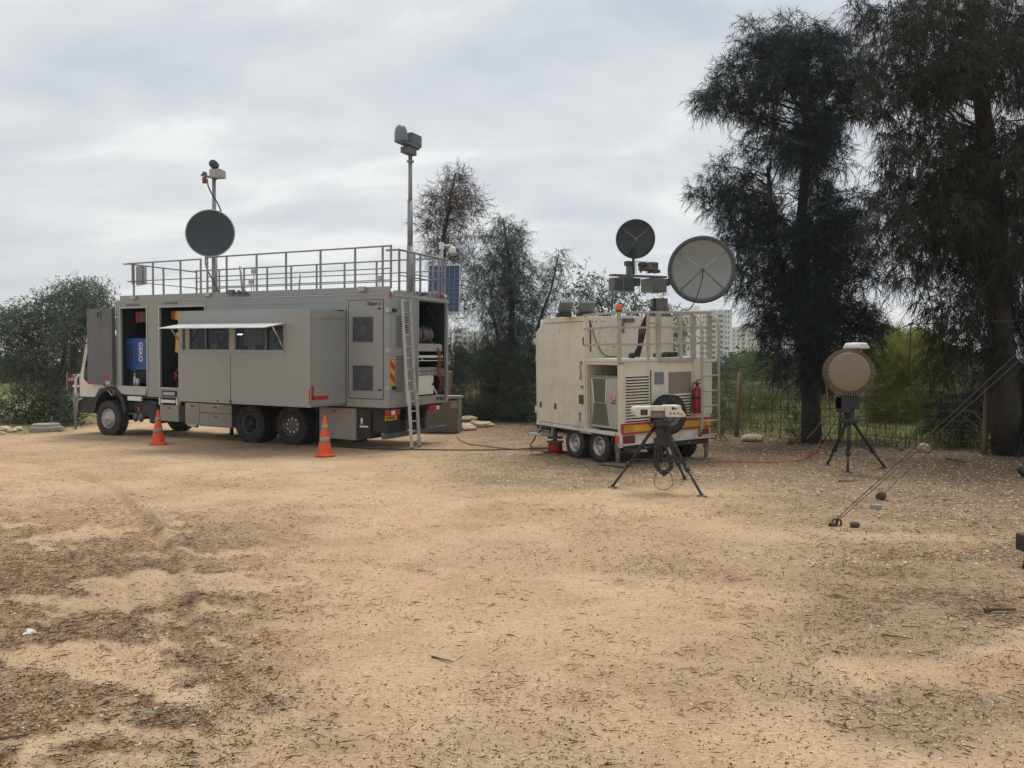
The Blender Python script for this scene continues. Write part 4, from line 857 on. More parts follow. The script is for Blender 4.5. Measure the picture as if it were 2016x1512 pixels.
b = MB(); b.tube([(7.35, -.35, 1.5), (7.28, -.3, 1.62), (7.2, -.3, 1.56), (7.3, -.3, 1.45)], .03, 6); b.tube([(7.4, -.5, 1.75), (7.25, -.45, 1.8), (7.35, -.4, 1.65)], .025, 6); tp('coiled_cables', b, m_cable_o)
# office chairs behind the window
ch0 = thing('office_chair', 'beige backed office chair at the left end of the truck window', 'chair', TM @ T_((tS(383, 686, .95)[0], .95, 1.08)), 'beige chairs behind the truck window')
b = MB(); b.box(-.11, .11, -.05, .03, 1.08, 1.34); part('headrest', b, mat('beige_upholstery', (.36, .33, .25), .8), ch0, bevel=.05)
b = MB(); b.box(-.20, .20, -.06, .02, .55, 1.06); part('backrest', b, m_black, ch0, bevel=.03)
b = MB(); b.box(-.22, .22, -.50, -.02, .42, .50); part('seat', b, m_black, ch0, bevel=.03)
b = MB(); b.cyl((0, -.25, .06), (0, -.25, .42), .03, 8); [b.bar((0, -.25, .08), (.26 * math.cos(a), -.25 + .2 * math.sin(a), .02), .05, .04) for a in (0.3, 1.55, 2.8, 4.1, 5.35)]; part('base', b, m_black, ch0)
for px_, lab in ((420, 'beige backed office chair in front of the dark figure behind the window'), (496, 'beige backed office chair just right of the window pillar'), (541, 'beige backed office chair at the right end of the truck window')):
    c = copy_tree(ch0); c.matrix_world = TM @ T_((tS(px_, 686, .95)[0], .95, 1.08)); c['label'] = lab
# person at the desk behind the window, seen as a dark figure with a cap
def person_in_window():
    P = thing('person', 'person in dark jacket and cap sitting behind the truck window', 'person', TM @ T_((tS(433, 665, .3)[0], .20, 1.10)))
    V = [(0, 0, .52), (0, .01, .75), (0, .02, 1.0), (0, .04, 1.17), (0, .07, 1.27), (0, .09, 1.38), (0, .09, 1.50),
         (-.20, .03, 1.13), (-.27, .06, .90), (-.24, .28, .80), (-.20, .36, .79), (.20, .03, 1.13), (.27, .06, .90), (.24, .28, .80), (.20, .36, .79),
         (-.11, .05, .50), (-.13, .42, .50), (-.13, .45, .10), (-.13, .55, .04), (.11, .05, .50), (.13, .42, .50), (.13, .45, .10), (.13, .55, .04)]
    E = [(0, 1), (1, 2), (2, 3), (3, 4), (4, 5), (5, 6), (3, 7), (7, 8), (8, 9), (9, 10), (3, 11), (11, 12), (12, 13), (13, 14), (0, 15), (15, 16), (16, 17), (17, 18), (0, 19), (19, 20), (20, 21), (21, 22)]
    rad = [.17, .16, .18, .12, .06, .085, .075, .085, .06, .045, .035, .085, .06, .045, .035, .10, .08, .05, .045, .10, .08, .05, .045]
    me = bpy.data.meshes.new('body'); me.from_pydata(V, E, []); me.update(); o = bpy.data.objects.new('body', me); COL.objects.link(o); o.parent = P
    md = o.modifiers.new('skin', 'SKIN'); sv = me.skin_vertices[0].data
    for k, r_ in enumerate(rad): sv[k].radius = (r_, r_ * .82); sv[k].use_root = (k == 0)
    o.modifiers.new('sub', 'SUBSURF').levels = 1; o.modifiers['sub'].render_levels = 2
    me.materials.append(mat('dark_jacket', (.022, .025, .032), .85))
    b = MB(); b.ball((0, .10, 1.44), .088, .10, .12, 14, 10); b.ball((0, .20, 1.43), .016, .02, .022, 8, 6); b.ball((-.09, .09, 1.43), .012, .025, .03, 8, 6); b.ball((.09, .09, 1.43), .012, .025, .03, 8, 6); b.box(-.03, .03, .185, .195, 1.375, 1.383)
    part('face', b, mat('skin', (.28, .17, .12), .6), P)
    b = MB(); b.lathe([(.105, 1.49), (.105, 1.53), (.09, 1.58), (.05, 1.61), (0, 1.615)], (0, .09, 0), n=16); b.prism([(-.09, .15), (.09, .15), (.07, .27), (-.07, .27)], 1.49, 1.505, 'z'); part('cap', b, m_black, P)
    for s in (-1, 1):
        b = MB(); base = Vector((s * .20, .36, .79)); b.ball(base + Vector((0, .05, -.005)), .04, .05, .018, 10, 6)
        for k in range(4): b.tube([base + Vector(((k - 1.5) * .019, .085, 0)), base + Vector(((k - 1.5) * .021, .125, .0)), base + Vector(((k - 1.5) * .021, .15 - .008 * abs(k - 1.5), -.018))], .0085, 6)
        b.tube([base + Vector((-s * .035, .03, 0)), base + Vector((-s * .06, .06, -.004)), base + Vector((-s * .058, .085, -.012))], .009, 6); part('hand', b, bpy.data.materials['skin'], P)
    b = MB(); b.box(-.24, .24, -.16, .26, .36, .42); b.cyl((0, .05, .0), (0, .05, .36), .04, 8); b.cyl((0, .05, 0), (0, .05, .03), .22, 12); part('stool', b, m_black, P)
person_in_window()
b = MB(); mon = thing('monitor', 'flat screen seen through the right half of the truck window', 'monitor', TM @ T_((tS(475, 675, .4)[0], .4, 1.80))); b.box(-.28, .28, -.02, .02, .12, .52); part('screen', b, m_dark, mon, bevel=.006); b = MB(); b.box(-.03, .03, -.02, .02, 0, .12); b.box(-.12, .12, -.08, .08, 0, .015); part('stand', b, m_dark, mon)
# aluminium ladder leaning on the rear
lf, rf = gnd(808, 884), gnd(823, 880.5)
lt = TM @ Vector((-.05, -.435, 3.47)); rt = TM @ Vector((-.05, -.772, 3.47))
ladder = thing('extension_ladder', 'two-section aluminium ladder leaning against the truck rear', 'ladder', T_((lf + rf) / 2)); o3 = (lf + rf) / 2
def lerp(a, b, k): return a + (b - a) * k
fwd = (TM.to_3x3() @ Vector((-1, 0, 0))).normalized() * .04
kk = .385
for (a, b_, s) in ((lf, lt, 1), (rf, rt, 1)):
    q = MB(); q.bar(a - o3 + fwd, lerp(a, b_, kk) - o3 + fwd, .035, .075); part('lower_stile', q, m_alu, ladder, bevel=.003)
    q = MB(); q.bar(lerp(a, b_, .30) - o3, b_ - o3, .026, .065); part('upper_stile', q, m_alu, ladder, bevel=.003)
ins = (rf - lf).normalized() * .02
for i in range(6):
    k = .05 + i * .067; q = MB(); q.cyl(lerp(lf, lt, k) - o3 + fwd, lerp(rf, rt, k) - o3 + fwd, .015, 8); part('rung', q, m_alu, ladder)
for i in range(8):
    k = .455 + i * .0765; q = MB(); q.cyl(lerp(lf, lt, k) - o3, lerp(rf, rt, k) - o3, .014, 8); part('rung', q, m_alu, ladder)
q = MB(); [q.obox(p - o3 + fwd + Vector((0, 0, .015)), (.03, 0, 0), (0, .045, 0), (0, 0, .02)) for p in (lf, rf)]; part('rubber_foot', q, m_black, ladder)
# ------------------------------------------------------------------ the equipment trailer
trailer = thing('equipment_trailer', 'cream two-axle equipment trailer carrying two dish antennas behind a railed deck', 'trailer', KF)
KI = KF.inverted() @ KM
def kp(name, mb, m, bevel=0.0, label=None, parent=None, kind=None): return part(name, mb, m, parent or trailer, None if parent else KI, bevel, label, kind)
KW, KZ = -2.35, .60; DX = 1.10; FX = 2.92; DZ = 1.985; RZ_ = 2.885
# front box with chamfered nose
b = MB(); prof = [(DX, KZ), (DX, 2.86), (2.56, 2.86), (FX, 2.60), (FX, KZ)]; b.prism(prof, KW, -.02, 'y'); box = kp('front_box', b, m_beige, .012)
b = MB(); b.prism([(DX + .03, KZ + .03), (DX + .03, 2.745), (2.60, 2.745), (2.86, 2.58), (2.86, KZ + .03)], -.02, .012, 'y'); door = kp('side_door', b, m_beige, .006)
b = MB(); b.box(DX - .02, 2.58, -.025, .022, 2.765, 2.865); b.box(DX - .025, DX + .02, -.03, .02, KZ, 2.87); b.box(FX - .04, FX + .01, -.03, .005, KZ, 2.58); b.box(DX - .02, FX, -.03, .02, KZ - .06, KZ + .005); kp('door_frame', b, m_beige, .004)
b = MB(); b.tube([(1.18, .03, 1.92), (1.20, .05, 1.85), (1.17, .05, 1.72), (1.19, .04, 1.58)], .014, 6); b.box(1.16, 1.22, .012, .04, 1.90, 1.96); b.box(1.13, 1.19, .012, .05, 1.42, 1.47); part('door_handle', b, m_rail, door)
b = MB(); b.box(1.115, 1.24, .013, .055, 1.10, 1.28); part('door_lock', b, mat('brown_lock', (.09, .065, .045), .6), door, bevel=.006)
for x in (2.70, 2.12): b = MB(); b.box(x, x + .07, .013, .025, .93, 1.05); part('side_marker', b, bpy.data.materials['brown_lock'], door)
for (x, z) in ((1.92, 2.55), (1.95, .72)): b = MB(); b.box(x - .07, x + .03, .012, .022, z, z + .12); b.box(x + .04, x + .06, .012, .03, z - .02, z + .15); part('hinge_plate', b, m_beige, door)
b = MB(); b.bar((1.23, .03, .74), (1.27, .02, .92), .03, .02); b.box(1.21, 1.25, .012, .03, .86, .92); part('latch', b, m_rail, door)
for z in (2.30, .80): b = MB(); b.box(FX - .01, FX + .04, -.02, .03, z, z + .14); kp('door_hinge', b, m_beige, .005)
b = MB(); b.box(DX - .01, DX + .02, .0, .03, 2.28, 2.44); kp('rusty_hinge', b, m_rust)
# rear body under the deck, with the open cooler bay on the left
b = MB(); b.box(.0, DX - .03, KW, -.80, KZ, DZ - .03); kp('rear_body', b, m_beige, .008)
b = MB(); b.box(.0, DX - .03, -.80, -.0, DZ - .09, DZ - .03); b.box(.0, .04, -.14, .0, KZ - .25, DZ - .03); b.box(1.04, DX - .03, -.8, -.0, KZ, DZ - .09); b.box(.0, .04, -.80, -.14, KZ + .28, DZ - .09)
b.box(-.015, DX, -.82, .005, KZ - .06, KZ + .01); kp('bay_frame', b, m_beige, .006)
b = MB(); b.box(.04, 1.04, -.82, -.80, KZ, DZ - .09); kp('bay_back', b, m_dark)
b = MB(); b.box(-.03, DX, KW - .02, .02, DZ - .03, DZ + .03); kp('deck', b, m_beige, .006)
# louvred panels on the rear wall
def klouvre(y0, y1, z0, z1, n):
    q = MB(); q.box(-.012, -.001, y0 - .03, y1 + .03, z0 - .03, z1 + .03); P = kp('louvre_panel', q, m_beige, .003); st = (z1 - z0) / n; me = me2 = None
    for k in range(n):
        q = MB(); q.box(-.014, -.012, y0, y1, 0, st * .42); o = part('louvre_slot', me or q, m_black, P, T_((0, 0, z0 + k * st))); me = o.data
        q = MB(); q.prism([(-.012, st * .42), (-.032, st * .50), (-.030, st * .55), (-.012, st * .80)], y0, y1, 'y'); o = part('louvre_blade', me2 or q, m_beige, P, T_((0, 0, z0 + k * st))); me2 = o.data
klouvre(-.72, -.15, .80, 1.70, 16); klouvre(-1.80, -1.24, .77, 1.29, 9)
q = MB(); q.box(-.02, -.001, -.775, -.765, KZ + .1, 1.78); kp('panel_seam', q, m_greyd)
q = MB(); q.box(-.012, -.001, -1.10, -.87, 1.50, 1.735); kp('data_plate', q, mat('grey_plate', (.19, .195, .20), .5))
q = MB(); q.box(-.018, -.001, -1.81, -1.23, 1.30, 1.725); kp('brown_panel', q, m_beiged, .004)
q = MB(); q.box(-.03, -.0, -2.36, -1.86, .85, DZ - .03); q.box(-.04, -.03, -1.89, -1.86, .85, DZ - .03); kp('corner_pillar', q, m_beige, .006)
# reflective bars
def kbar(y0, y1, glyph0=None, glyph1=None):
    q = MB(); q.box(-.040, -.012, y0, y1, .575, .785); o = kp('marker_board', q, m_red, .003); q = MB(); q.box(-.043, -.0405, y0 + .035, y1 - .035, .615, .745); part('yellow_field', q, m_yel, o)
    R3 = Matrix(((0, 1, 0, 0), (-1, 0, 0, 0), (0, 0, 1, 0), (0, 0, 0, 1)))
    for y in (glyph0, glyph1):
        if y is None: continue
        part('hebrew_lettering', heb_mb(['resh', 'resh', 'gimel', 'nun'], .075, .013, .004, 1), mat_let, o, T_((-.045, y, .645)) @ R3)
mat_let = mat('brown_lettering', (.30, .12, .02), .6)
kbar(-.86, -.04, -.07); kbar(-2.35, -1.46, None, -1.99)
# tail-lamp beam, bumper
q = MB(); q.box(.0, .05, KW, 0.0, .38, KZ); q.box(-.03, .02, KW, .0, .36, .40); q.box(-.03, .02, -.06, .0, .33, KZ); kp('rear_beam', q, m_beige, .006)
q = MB(); q.box(.0, .35, -2.3, -.1, .25, .35); kp('rear_bumper_bar', q, m_black, .01)
q = MB(); [q.cyl((-.012, -y, .30), (-.03, -y, .30), .018, 8) for y in (.62, .85, 1.05, 1.15, 1.75)]; kp('bolt', q, m_rail)
for y0, lab in ((-.36, None), (-2.28, None)):
    q = MB(); q.box(-.045, -.0, y0, y0 + .27, .40, .555); o = kp('tail_lamp', q, mat('dull_tail_red', (.17, .025, .025), .4) if 'dull_tail_red' not in bpy.data.materials else bpy.data.materials['dull_tail_red'], .02)
q = MB(); q.box(-.012, -.0, -1.32, -1.0, .42, .54); kp('number_plate', q, m_yel); q = MB(); q.box(-.02, 0, -1.35, -.98, .405, .42); kp('plate_lamp', q, m_black)
q = MB(); q.box(-.016, 0, -.72, -.56, .41, .50); kp('white_label', q, m_white); q = MB(); q.box(-.016, 0, -1.85, -1.62, .41, .50); kp('white_label', q, m_white)
q = MB(); q.box(.0, .1, .0, .03, .44, .56); kp('amber_marker', q, m_orange)
# wheels, axles, chassis
q = MB(); q.box(.05, 3.6, -.5, -.42, .36, .55); q.box(.05, 3.6, -1.95, -1.87, .36, .55); [q.box(x, x + .08, -1.9, -.45, .40, .5) for x in (.2, 1.1, 2.0, 2.8)]; q.box(.1, FX, KW + .05, -.06, KZ - .07, KZ); q.bar((3.6, -.46, .45), (4.6, -1.17, .45), .08, .1); q.bar((3.6, -1.9, .45), (4.6, -1.17, .45), .08, .1); kp('chassis', q, m_black)
q = MB(); [q.cyl((x, -.2, .3), (x, -2.2, .3), .045, 8) for x in (1.50, .66)]; part('axle', q, m_black, trailer)
for x in (1.50, .66):
    wheel(trailer, T_((x, -.115, .325)), .325, .21, 'small'); wheel(trailer, T_((x, -2.2, .325)) @ RZ(math.pi), .325, .21, 'small')
q = MB(); q.tube([(1.18, -.05, .56), (1.0, .01, .55), (.92, .0, .50)], .02, 6); q.box(.9, 1.3, -.1, -.02, .5, .56); kp('mudguard_stay', q, m_alu)
# stabiliser legs with cranks
jk = gnd(1207, 915); jl = KF.inverted() @ jk
def stab(x, y, crank):
    q = MB(); q.cyl((x, y, .05), (x, y, .56), .04, 10); q.cyl((x, y, .25), (x, y, .60), .052, 10); q.box(x - .07, x + .07, y - .07, y + .07, .03, .05); o = part('stabiliser_leg', q, m_beiged, trailer)
    q = MB(); q.tube([(x, y, .56), (x, y + crank * .12, .55), (x, y + crank * .14, .42), (x, y + crank * .26, .41)], .014, 6); part('crank', q, m_black, o)
stab(.08, -.02, 1); stab(.06, -2.28, -1); stab(2.75, -.35, 1)
for x, y, lab in ((.08, .0, 'flat board under the left rear trailer leg'), (2.75, -.35, 'flat board under the front trailer leg by the red reel')):
    o = thing('wooden_board', lab, 'board', KF @ T_((x, y, .012)) @ RZ(.3)); q = MB(); q.box(-.30, .30, -.18, .18, 0, .028); part('board', q, m_wood, o, bevel=.004)
# fold-down step and drawbar kit at the front-left corner
q = MB(); q.box(2.25, 2.80, .02, .34, .36, .385); q.box(2.27, 2.30, .0, .03, .36, .60); q.box(2.75, 2.78, .0, .03, .36, .60); kp('fold_step', q, m_alu, .004)
# railings of the deck
def kbarx(p, q_, w=.045): m_ = MB(); m_.bar(p, q_, w, w); return m_
rl = kp('deck_railing', kbarx((-.02, .0, RZ_), (DX, .0, 2.875)), m_kr, .004)
for z0, z1 in ((2.30, 2.28), (2.63, 2.60)): part('rail_bar', kbarx((-.02, 0, z0), (DX, 0, z1), .04), m_kr, rl, None, .004)
rr2 = kp('deck_railing', kbarx((-.02, -.0, RZ_ + .001), (-.02, KW, RZ_ + .02)), m_kr, .004)
for z in (2.28, 2.60): part('rail_bar', kbarx((-.02, -.02, z), (-.02, KW, z + .01), .04), m_kr, rr2)
for y, wd in ((0.0, .06), (-.70, .05), (-.96, .08), (-1.52, .07), (-1.86, .08), (-2.30, .08)):
    q = MB(); q.box(-.02 - wd / 2, -.02 + wd / 2, y - wd / 2, y + wd / 2, DZ, RZ_ + .01); part('rail_post', q, m_kr, rr2, None, .004)
q = MB(); q.box(-.05, .0, -.93, -.73, 2.66, 2.70); part('gate_rail', q, m_kr, rr2); q = MB(); q.box(-.05, 0, -1.84, -.98, DZ - .05, DZ + .02); part('gate_sill', q, m_kr, rr2)
rr3 = kp('deck_railing', kbarx((-.02, KW, RZ_ + .02), (DX, KW, RZ_ + .01)), m_kr, .004)
for z in (2.28, 2.60): part('rail_bar', kbarx((-.02, KW, z), (DX, KW, z), .04), m_kr, rr3)
q = MB(); q.box(.45, .50, KW - .02, KW + .03, DZ, RZ_); part('rail_post', q, m_kr, rr3)
# hooped ladder at the right rear corner
yl, yr = kR(1382, 700, -.28)[0], kR(1415, 700, -.28)[0]
lad = kp('hooped_ladder', (lambda m_: (m_.tube([(-.03, yl, 2.84), (-.16, yl, 2.82), (-.26, yl, 2.70), (-.28, yl, 2.5), (-.28, yl, .62), (-.20, yl, .48)], .028, 8), m_.tube([(-.03, yr, 2.84), (-.16, yr, 2.82), (-.26, yr, 2.70), (-.28, yr, 2.5), (-.28, yr, .42)], .028, 8), m_)[2])(MB()), m_kr)
for z in (.46, .74, 1.04, 1.34, 1.64, 1.92):
    q = MB(); q.cyl((-.28, yl, z), (-.28, yr, z), .018, 8); part('rung', q, m_kr, lad)
# spare wheel
sw_ = wheel(trailer, KI @ T_((-.12, -1.12, .91)) @ Matrix.Rotation(R(90), 4, 'Z'), .37, .21, 'small')
for q_ in sw_.children:
    if q_.name.startswith(('rim', 'wheel_nut')): q_.data = q_.data.copy(); q_.data.materials[0] = m_greyd
# deck clutter, beacon, GPS dome, lamps
q = MB(); q.cyl((-.02, 0, RZ_ + .02), (-.02, 0, RZ_ + .045), .055, 12); bc = kp('beacon', q, m_black); q = MB(); q.lathe([(.055, RZ_ + .045), (.058, RZ_ + .12), (.05, RZ_ + .15), (0, RZ_ + .155)], (-.02, 0, 0), n=16); part('orange_lens', q, mat('orange_lens', (.75, .11, .02), .3), bc)
q = MB(); [q.tube([(.25, -.9 - .03 * k, 2.9), (.3, -.75 - .05 * k, 2.55), (.3, -.72 - .03 * k, 2.25), (.25, -.55 - .05 * k, 2.04)], .018, 6) for k in range(4)]; q.ball((.25, -.52, 2.06), .07); kp('cable_bundle', q, m_black)
q = MB(); q.box(.05, .25, -1.27, -1.05, 2.02, 2.10); q.box(.05, .25, -1.52, -1.30, 2.02, 2.12); kp('deck_boxes', q, m_black, .01)
q = MB(); q.tube(sm([(1.08, -.12, 2.78), (1.07, -.22, 2.5), (1.07, -.30, 2.3), (1.06, -.5, 2.06), (1.05, -.9, 2.03)]), .009, 6); q.bar((1.08, -.14, 2.75), (1.08, -.14, 2.15), .015, .02); kp('wall_cable', q, m_black)
q = MB()
for k in range(22): y = -.35 - .55 * random.random(); z = 2.12 + .55 * random.random(); q.cyl((DX - .006, y, z), (DX + .002, y, z), .010, 6)
[q.cyl((DX - .006, y, 2.75), (DX + .002, y, 2.75), .014, 6) for y in (-.12, -.2, -.3, -.42, -.5)]; kp('bolt_hole', q, m_black)
q = MB(); q.box(DX - .03, DX, -1.0, -.95, 2.52, 2.82); q.box(DX - .05, DX, -1.25, -1.02, 2.74, 2.82); kp('wall_bracket', q, m_greyd, .005)
for (px, py, s) in ((1111, 606, .15), (1153, 606, .19)):
    y, z = kR(px, py, 1.55); q = MB(); q.box(1.45, 1.65, y - s * .8, y + s * .9, 2.86, 2.94); q.box(1.5, 1.58, y - .05, y + .05, 2.92, 3.0); o = kp('flood_lamp', q, m_black, .008)
    q = MB(); q.obox((1.50, y, 3.06), (.03, 0, .03), (0, s, 0), (-.05, 0, .11)); part('lamp_head', q, m_greyd, o, bevel=.01); q = MB(); q.obox((1.472, y, 3.045), (.003, 0, .003), (0, s * .85, 0), (-.043, 0, .095)); part('lamp_glass', q, mat('lamp_glass', (.05, .065, .06), .25) if 'lamp_glass' not in bpy.data.materials else bpy.data.materials['lamp_glass'], o)
# antenna pedestal on the front box
PX = 1.30; yp, _ = kR(1298, 600, PX)
q = MB(); q.cyl((PX, yp, 2.80), (PX, yp, 2.90), .19, 18); q.box(PX - .13, PX + .13, yp - .13, yp + .13, 2.88, 3.26); q.box(PX - .15, PX + .15, yp - .15, yp + .15, 2.88, 2.95); q.box(PX - .17, PX - .13, yp - .12, yp - .02, 2.96, 3.06); ped = kp('antenna_pedestal', q, mat('backlit_cream_metal', (.135, .132, .124), .55), .01)  # backlight shade is put into this darker metal colour
m_gc = bpy.data.materials['backlit_cream_metal']
def P2(px, py, x=PX): y, z = kR(px, py, x); return Vector((x, y, z))
def pbox(name, px0, py0, px1, py1, x0, x1, m, bev=.01, parent=ped):
    a = P2(px0, py0, x0); c = P2(px1, py1, x0); q = MB(); q.box(x0, x1, a.y, c.y, a.z, c.z); return part(name, q, m, parent, None, bev)
pbox('pan_head', 1283, 547, 1313, 575, PX - .18, PX + .18, m_gc); pbox('pan_head_cover', 1287, 549, 1310, 572, PX - .20, PX - .181, m_greyd, .004)
pbox('head_flange', 1279, 556, 1286, 573, PX - .12, PX + .1, m_gc)
pbox('cross_beam', 1208, 539, 1314, 547, PX - .08, PX + .08, m_gc, .006)
for (a, b_, c, d) in ((1208.5, 546, 1223, 573), (1225.5, 544, 1249.5, 574.5)):
    o = pbox('panel_antenna', a, b_, c, d, PX - .16, PX + .02, m_gc, .012); pp = P2(a + 2.5, b_ + 2.5, PX - .16); pq = P2(c - 1.5, d - 2, PX - .16); q = MB(); q.box(PX - .166, PX - .160, pp.y, pq.y, pp.z, pq.z); part('panel_face', q, m_dish, o)
pbox('small_antenna', 1251, 547, 1261.5, 563, PX - .1, PX + .02, m_dish)
pbox('lamp_box', 1235.5, 513.5, 1247.5, 523, PX - .06, PX + .06, m_dish, .006); pbox('box_stand', 1237, 523, 1246, 540, PX - .04, PX + .04, m_greyd, .004)
q = MB(); a = P2(1252, 513); c = P2(1273.5, 539); [q.bar((PX, y, a.z), (PX, y, c.z), .012, .012) for y in (a.y, c.y)]; q.bar((PX, a.y, a.z - .02), (PX, c.y, a.z - .02), .012, .012); part('lamp_frame', q, m_black, ped)
a = P2(1263, 521); q = MB(); q.lathe([(0, -.08), (.055, -.08), (.065, .02), (.05, .07), (0, .07)], a, (1, 0, .1), 16); q.bar(a, (PX, a.y + .02, a.z - .17), .03, .03); part('round_lamp', q, m_dish, ped)
o = pbox('camera_housing', 1281, 515, 1297, 531, PX - .22, PX + .2, m_gc, .02); a = P2(1283.5, 518, PX - .22); c = P2(1293.5, 527, PX - .22); q = MB(); q.box(PX - .226, PX - .22, a.y, c.y, a.z, c.z); part('lens_window', q, m_glassd, o)
a = P2(1281, 531); c = P2(1294, 538); q = MB(); q.box(PX - .1, PX + .1, a.y - .04, a.y, c.z, a.z); q.box(PX - .1, PX + .1, c.y, c.y + .04, c.z, a.z); part('camera_stand', q, m_gc, ped)
def dish(name, c, rad, depth, axis, rim, m, mr, struts, ms):
    ax = Vector(axis).normalized(); n = 44
    q = MB(); pf = [(rad * k / 10, -depth * (1 - (k / 10) ** 2)) for k in range(11)]; q.lathe(pf + [(r_, h - .012) for r_, h in pf[::-1]], c, ax, n); d = part(name, q, m, ped)
    q = MB(); q.lathe([(rad - .005, -.03), (rad + rim, -.035), (rad + rim, .03), (rad - .005, .03), (rad - .005, -.03)], c, ax, n); part('dish_rim', q, mr, ped)
    u = Vector((0, 0, 1)); s = ax.cross(u).normalized(); u = s.cross(ax); f = c + ax * rad * .42
    for k, a in enumerate(struts): 
        q = MB(); q.cyl(c + (s * math.cos(a) + u * math.sin(a)) * rad * .93, f + (s * math.cos(a) + u * math.sin(a)) * .03, rad * .017, 6); part('feed_strut', q, ms if k < 2 else m_greyd, ped)
    q = MB(); q.lathe([(0, -.05), (.035, -.05), (.04, .02), (.02, .05), (0, .05)], f, ax, 12); part('feed_horn', q, m_greyd, ped)
    return f
toc = KM.to_3x3().inverted()
cB = P2(1381.5, 531, PX - .15); cS = P2(1251, 470.5, PX)
axB = toc @ (Vector((0, 0, CAM_H)) - KM @ cB).normalized(); axB = (axB + Vector((.0, -.10, .02))).normalized()
fB = dish('large_dish', cB, .665, .17, axB, .075, m_dishg, mat('dark_rubber_rim', (.085, .09, .10), .6), (R(38), R(142), R(222), R(316)), m_alu)
axS = toc @ (Vector((0, 0, CAM_H)) - KM @ cS).normalized(); axS = (axS + Vector((0, -.12, -.02))).normalized()
dish('small_dish', cS, .40, .09, axS, .012, m_dish, m_greyd, (R(40), R(142), R(230), R(300)), m_rail)
a = P2(1249.5, 511); c = P2(1249.5, 540); q = MB(); q.cyl((PX + .04, a.y, a.z + .25), (PX + .04, c.y, c.z), .03, 8); part('dish_post', q, m_black, ped)
a = P2(1306, 557); k1 = Vector((2.05, -2.75, a.z)); k2 = cB - axB * .45; q = MB(); q.bar(a + Vector((.12, 0, 0)), k1, .14, .16); q.bar(k1, k2, .14, .16); q.bar(k2, cB - axB * .185, .18, .18); part('dish_arm', q, m_gc, ped)
e = P2(1337, 615, PX); q = MB(); q.tube(sm([fB, fB + Vector((.02, .0, -.2)), lerp(fB, e, .5) + Vector((-.08, -.1, -.12)), lerp(fB, e, .8) + Vector((-.12, -.06, -.12)), e + Vector((0, -.1, .06)), e, e + Vector((0, .3, -.08))]), .012, 6); part('feed_cable', q, m_black, ped)
q = MB(); yy = yp + .19; [q.tube([(PX - .1, yy + .03 * k, 3.25), (PX - .13, yy + .03 * k + .02, 3.08), (PX - .1, yy + .04 * k, 2.9)], .014, 6) for k in range(3)]; q.ball((PX - .1, yy + .06, 3.0), .07, jit=.2); part('cable_loom', q, m_black, ped)
yg, _ = kR(1317.5, 600, PX); q = MB(); q.cyl((PX, yg, 2.86), (PX, yg, 2.96), .03, 8); g_ = kp('gps_antenna', q, m_greyd); q = MB(); q.lathe([(.0, 2.95), (.075, 2.95), (.075, 2.99), (.06, 3.08), (.03, 3.155), (0, 3.17)], (PX, yg, 0), n=16); part('radome', q, mat('pale_radome', (.66, .66, .64), .4), g_)
# cooler inside the bay
ac = thing('air_conditioner', 'grey air conditioner with round orange logo inside the trailer side bay', 'air conditioner', KM @ T_((.03, -.06, KZ + .03)))
L_, Hh = .94, 1.02
q = MB(); q.box(0, L_, -.62, 0, .03, Hh); part('casing', q, mat('light_grey_casing', (.40, .40, .38), .5, dirt=DUST, damt=.2), ac, bevel=.012)
q = MB(); q.box(-.01, L_ + .01, -.63, .012, Hh, Hh + .035); part('top_cover', q, mat('slate_cover', (.20, .21, .22), .5), ac, bevel=.006)
m_mesh = mat('grey_grille_mesh', (.125, .122, .108), .7, var=.2, scale=30)
q = MB(); q.prism([(.42, Hh - .03), (.90, Hh - .03), (.83, .52), (.92, .08), (.36, .08), (.46, .52)], .0, .006, 'y'); gm = part('grille', q, m_mesh, ac)
q = MB(); q.box(.45, .84, .006, .014, .51, .525); part('grille_rib', q, m_alu, gm)
q = MB()
for k in range(30): q.box(.48 , .81, .006, .0085, .12 + k * .028, .125 + k * .028)
part('grille_wire', q, m_greyd, gm, kind='stuff')
for (x0, x1, x2) in ((.42, .46, .36), (.90, .83, .86)): q = MB(); q.prism([(x0 - .015, Hh - .04), (x0 + .015, Hh - .04), (x1 + .01, .52), (x1 - .01, .52)], .006, .012, 'y'); part('trim', q, m_white, gm)
q = MB(); lc = Vector((.215, .004, .63)); q.lathe([(.0, 0), (.078, 0), (.078, .003), (0, .003)], lc, (0, 1, 0), 24); lgo = part('logo_disc', q, mat('logo_orange', (.62, .10, .03), .5), ac)
q = MB(); [q.bar(lc + Vector((.05 - .0, .0045, -.045 + k * .042 - .01)), lc + Vector((-.072, .0045, -.0 + k * .042)), .014, .002, (0, 1, 0)) for k in range(3)]; part('logo_stripe', q, m_white, lgo)
part('lettering', text_mesh('ELECTRA', .04, m_black, .002), m_black, ac, T_((.215, .004, .525)) @ Matrix(((-1, 0, 0, 0), (0, 0, 1, 0), (0, 1, 0, 0), (0, 0, 0, 1))))
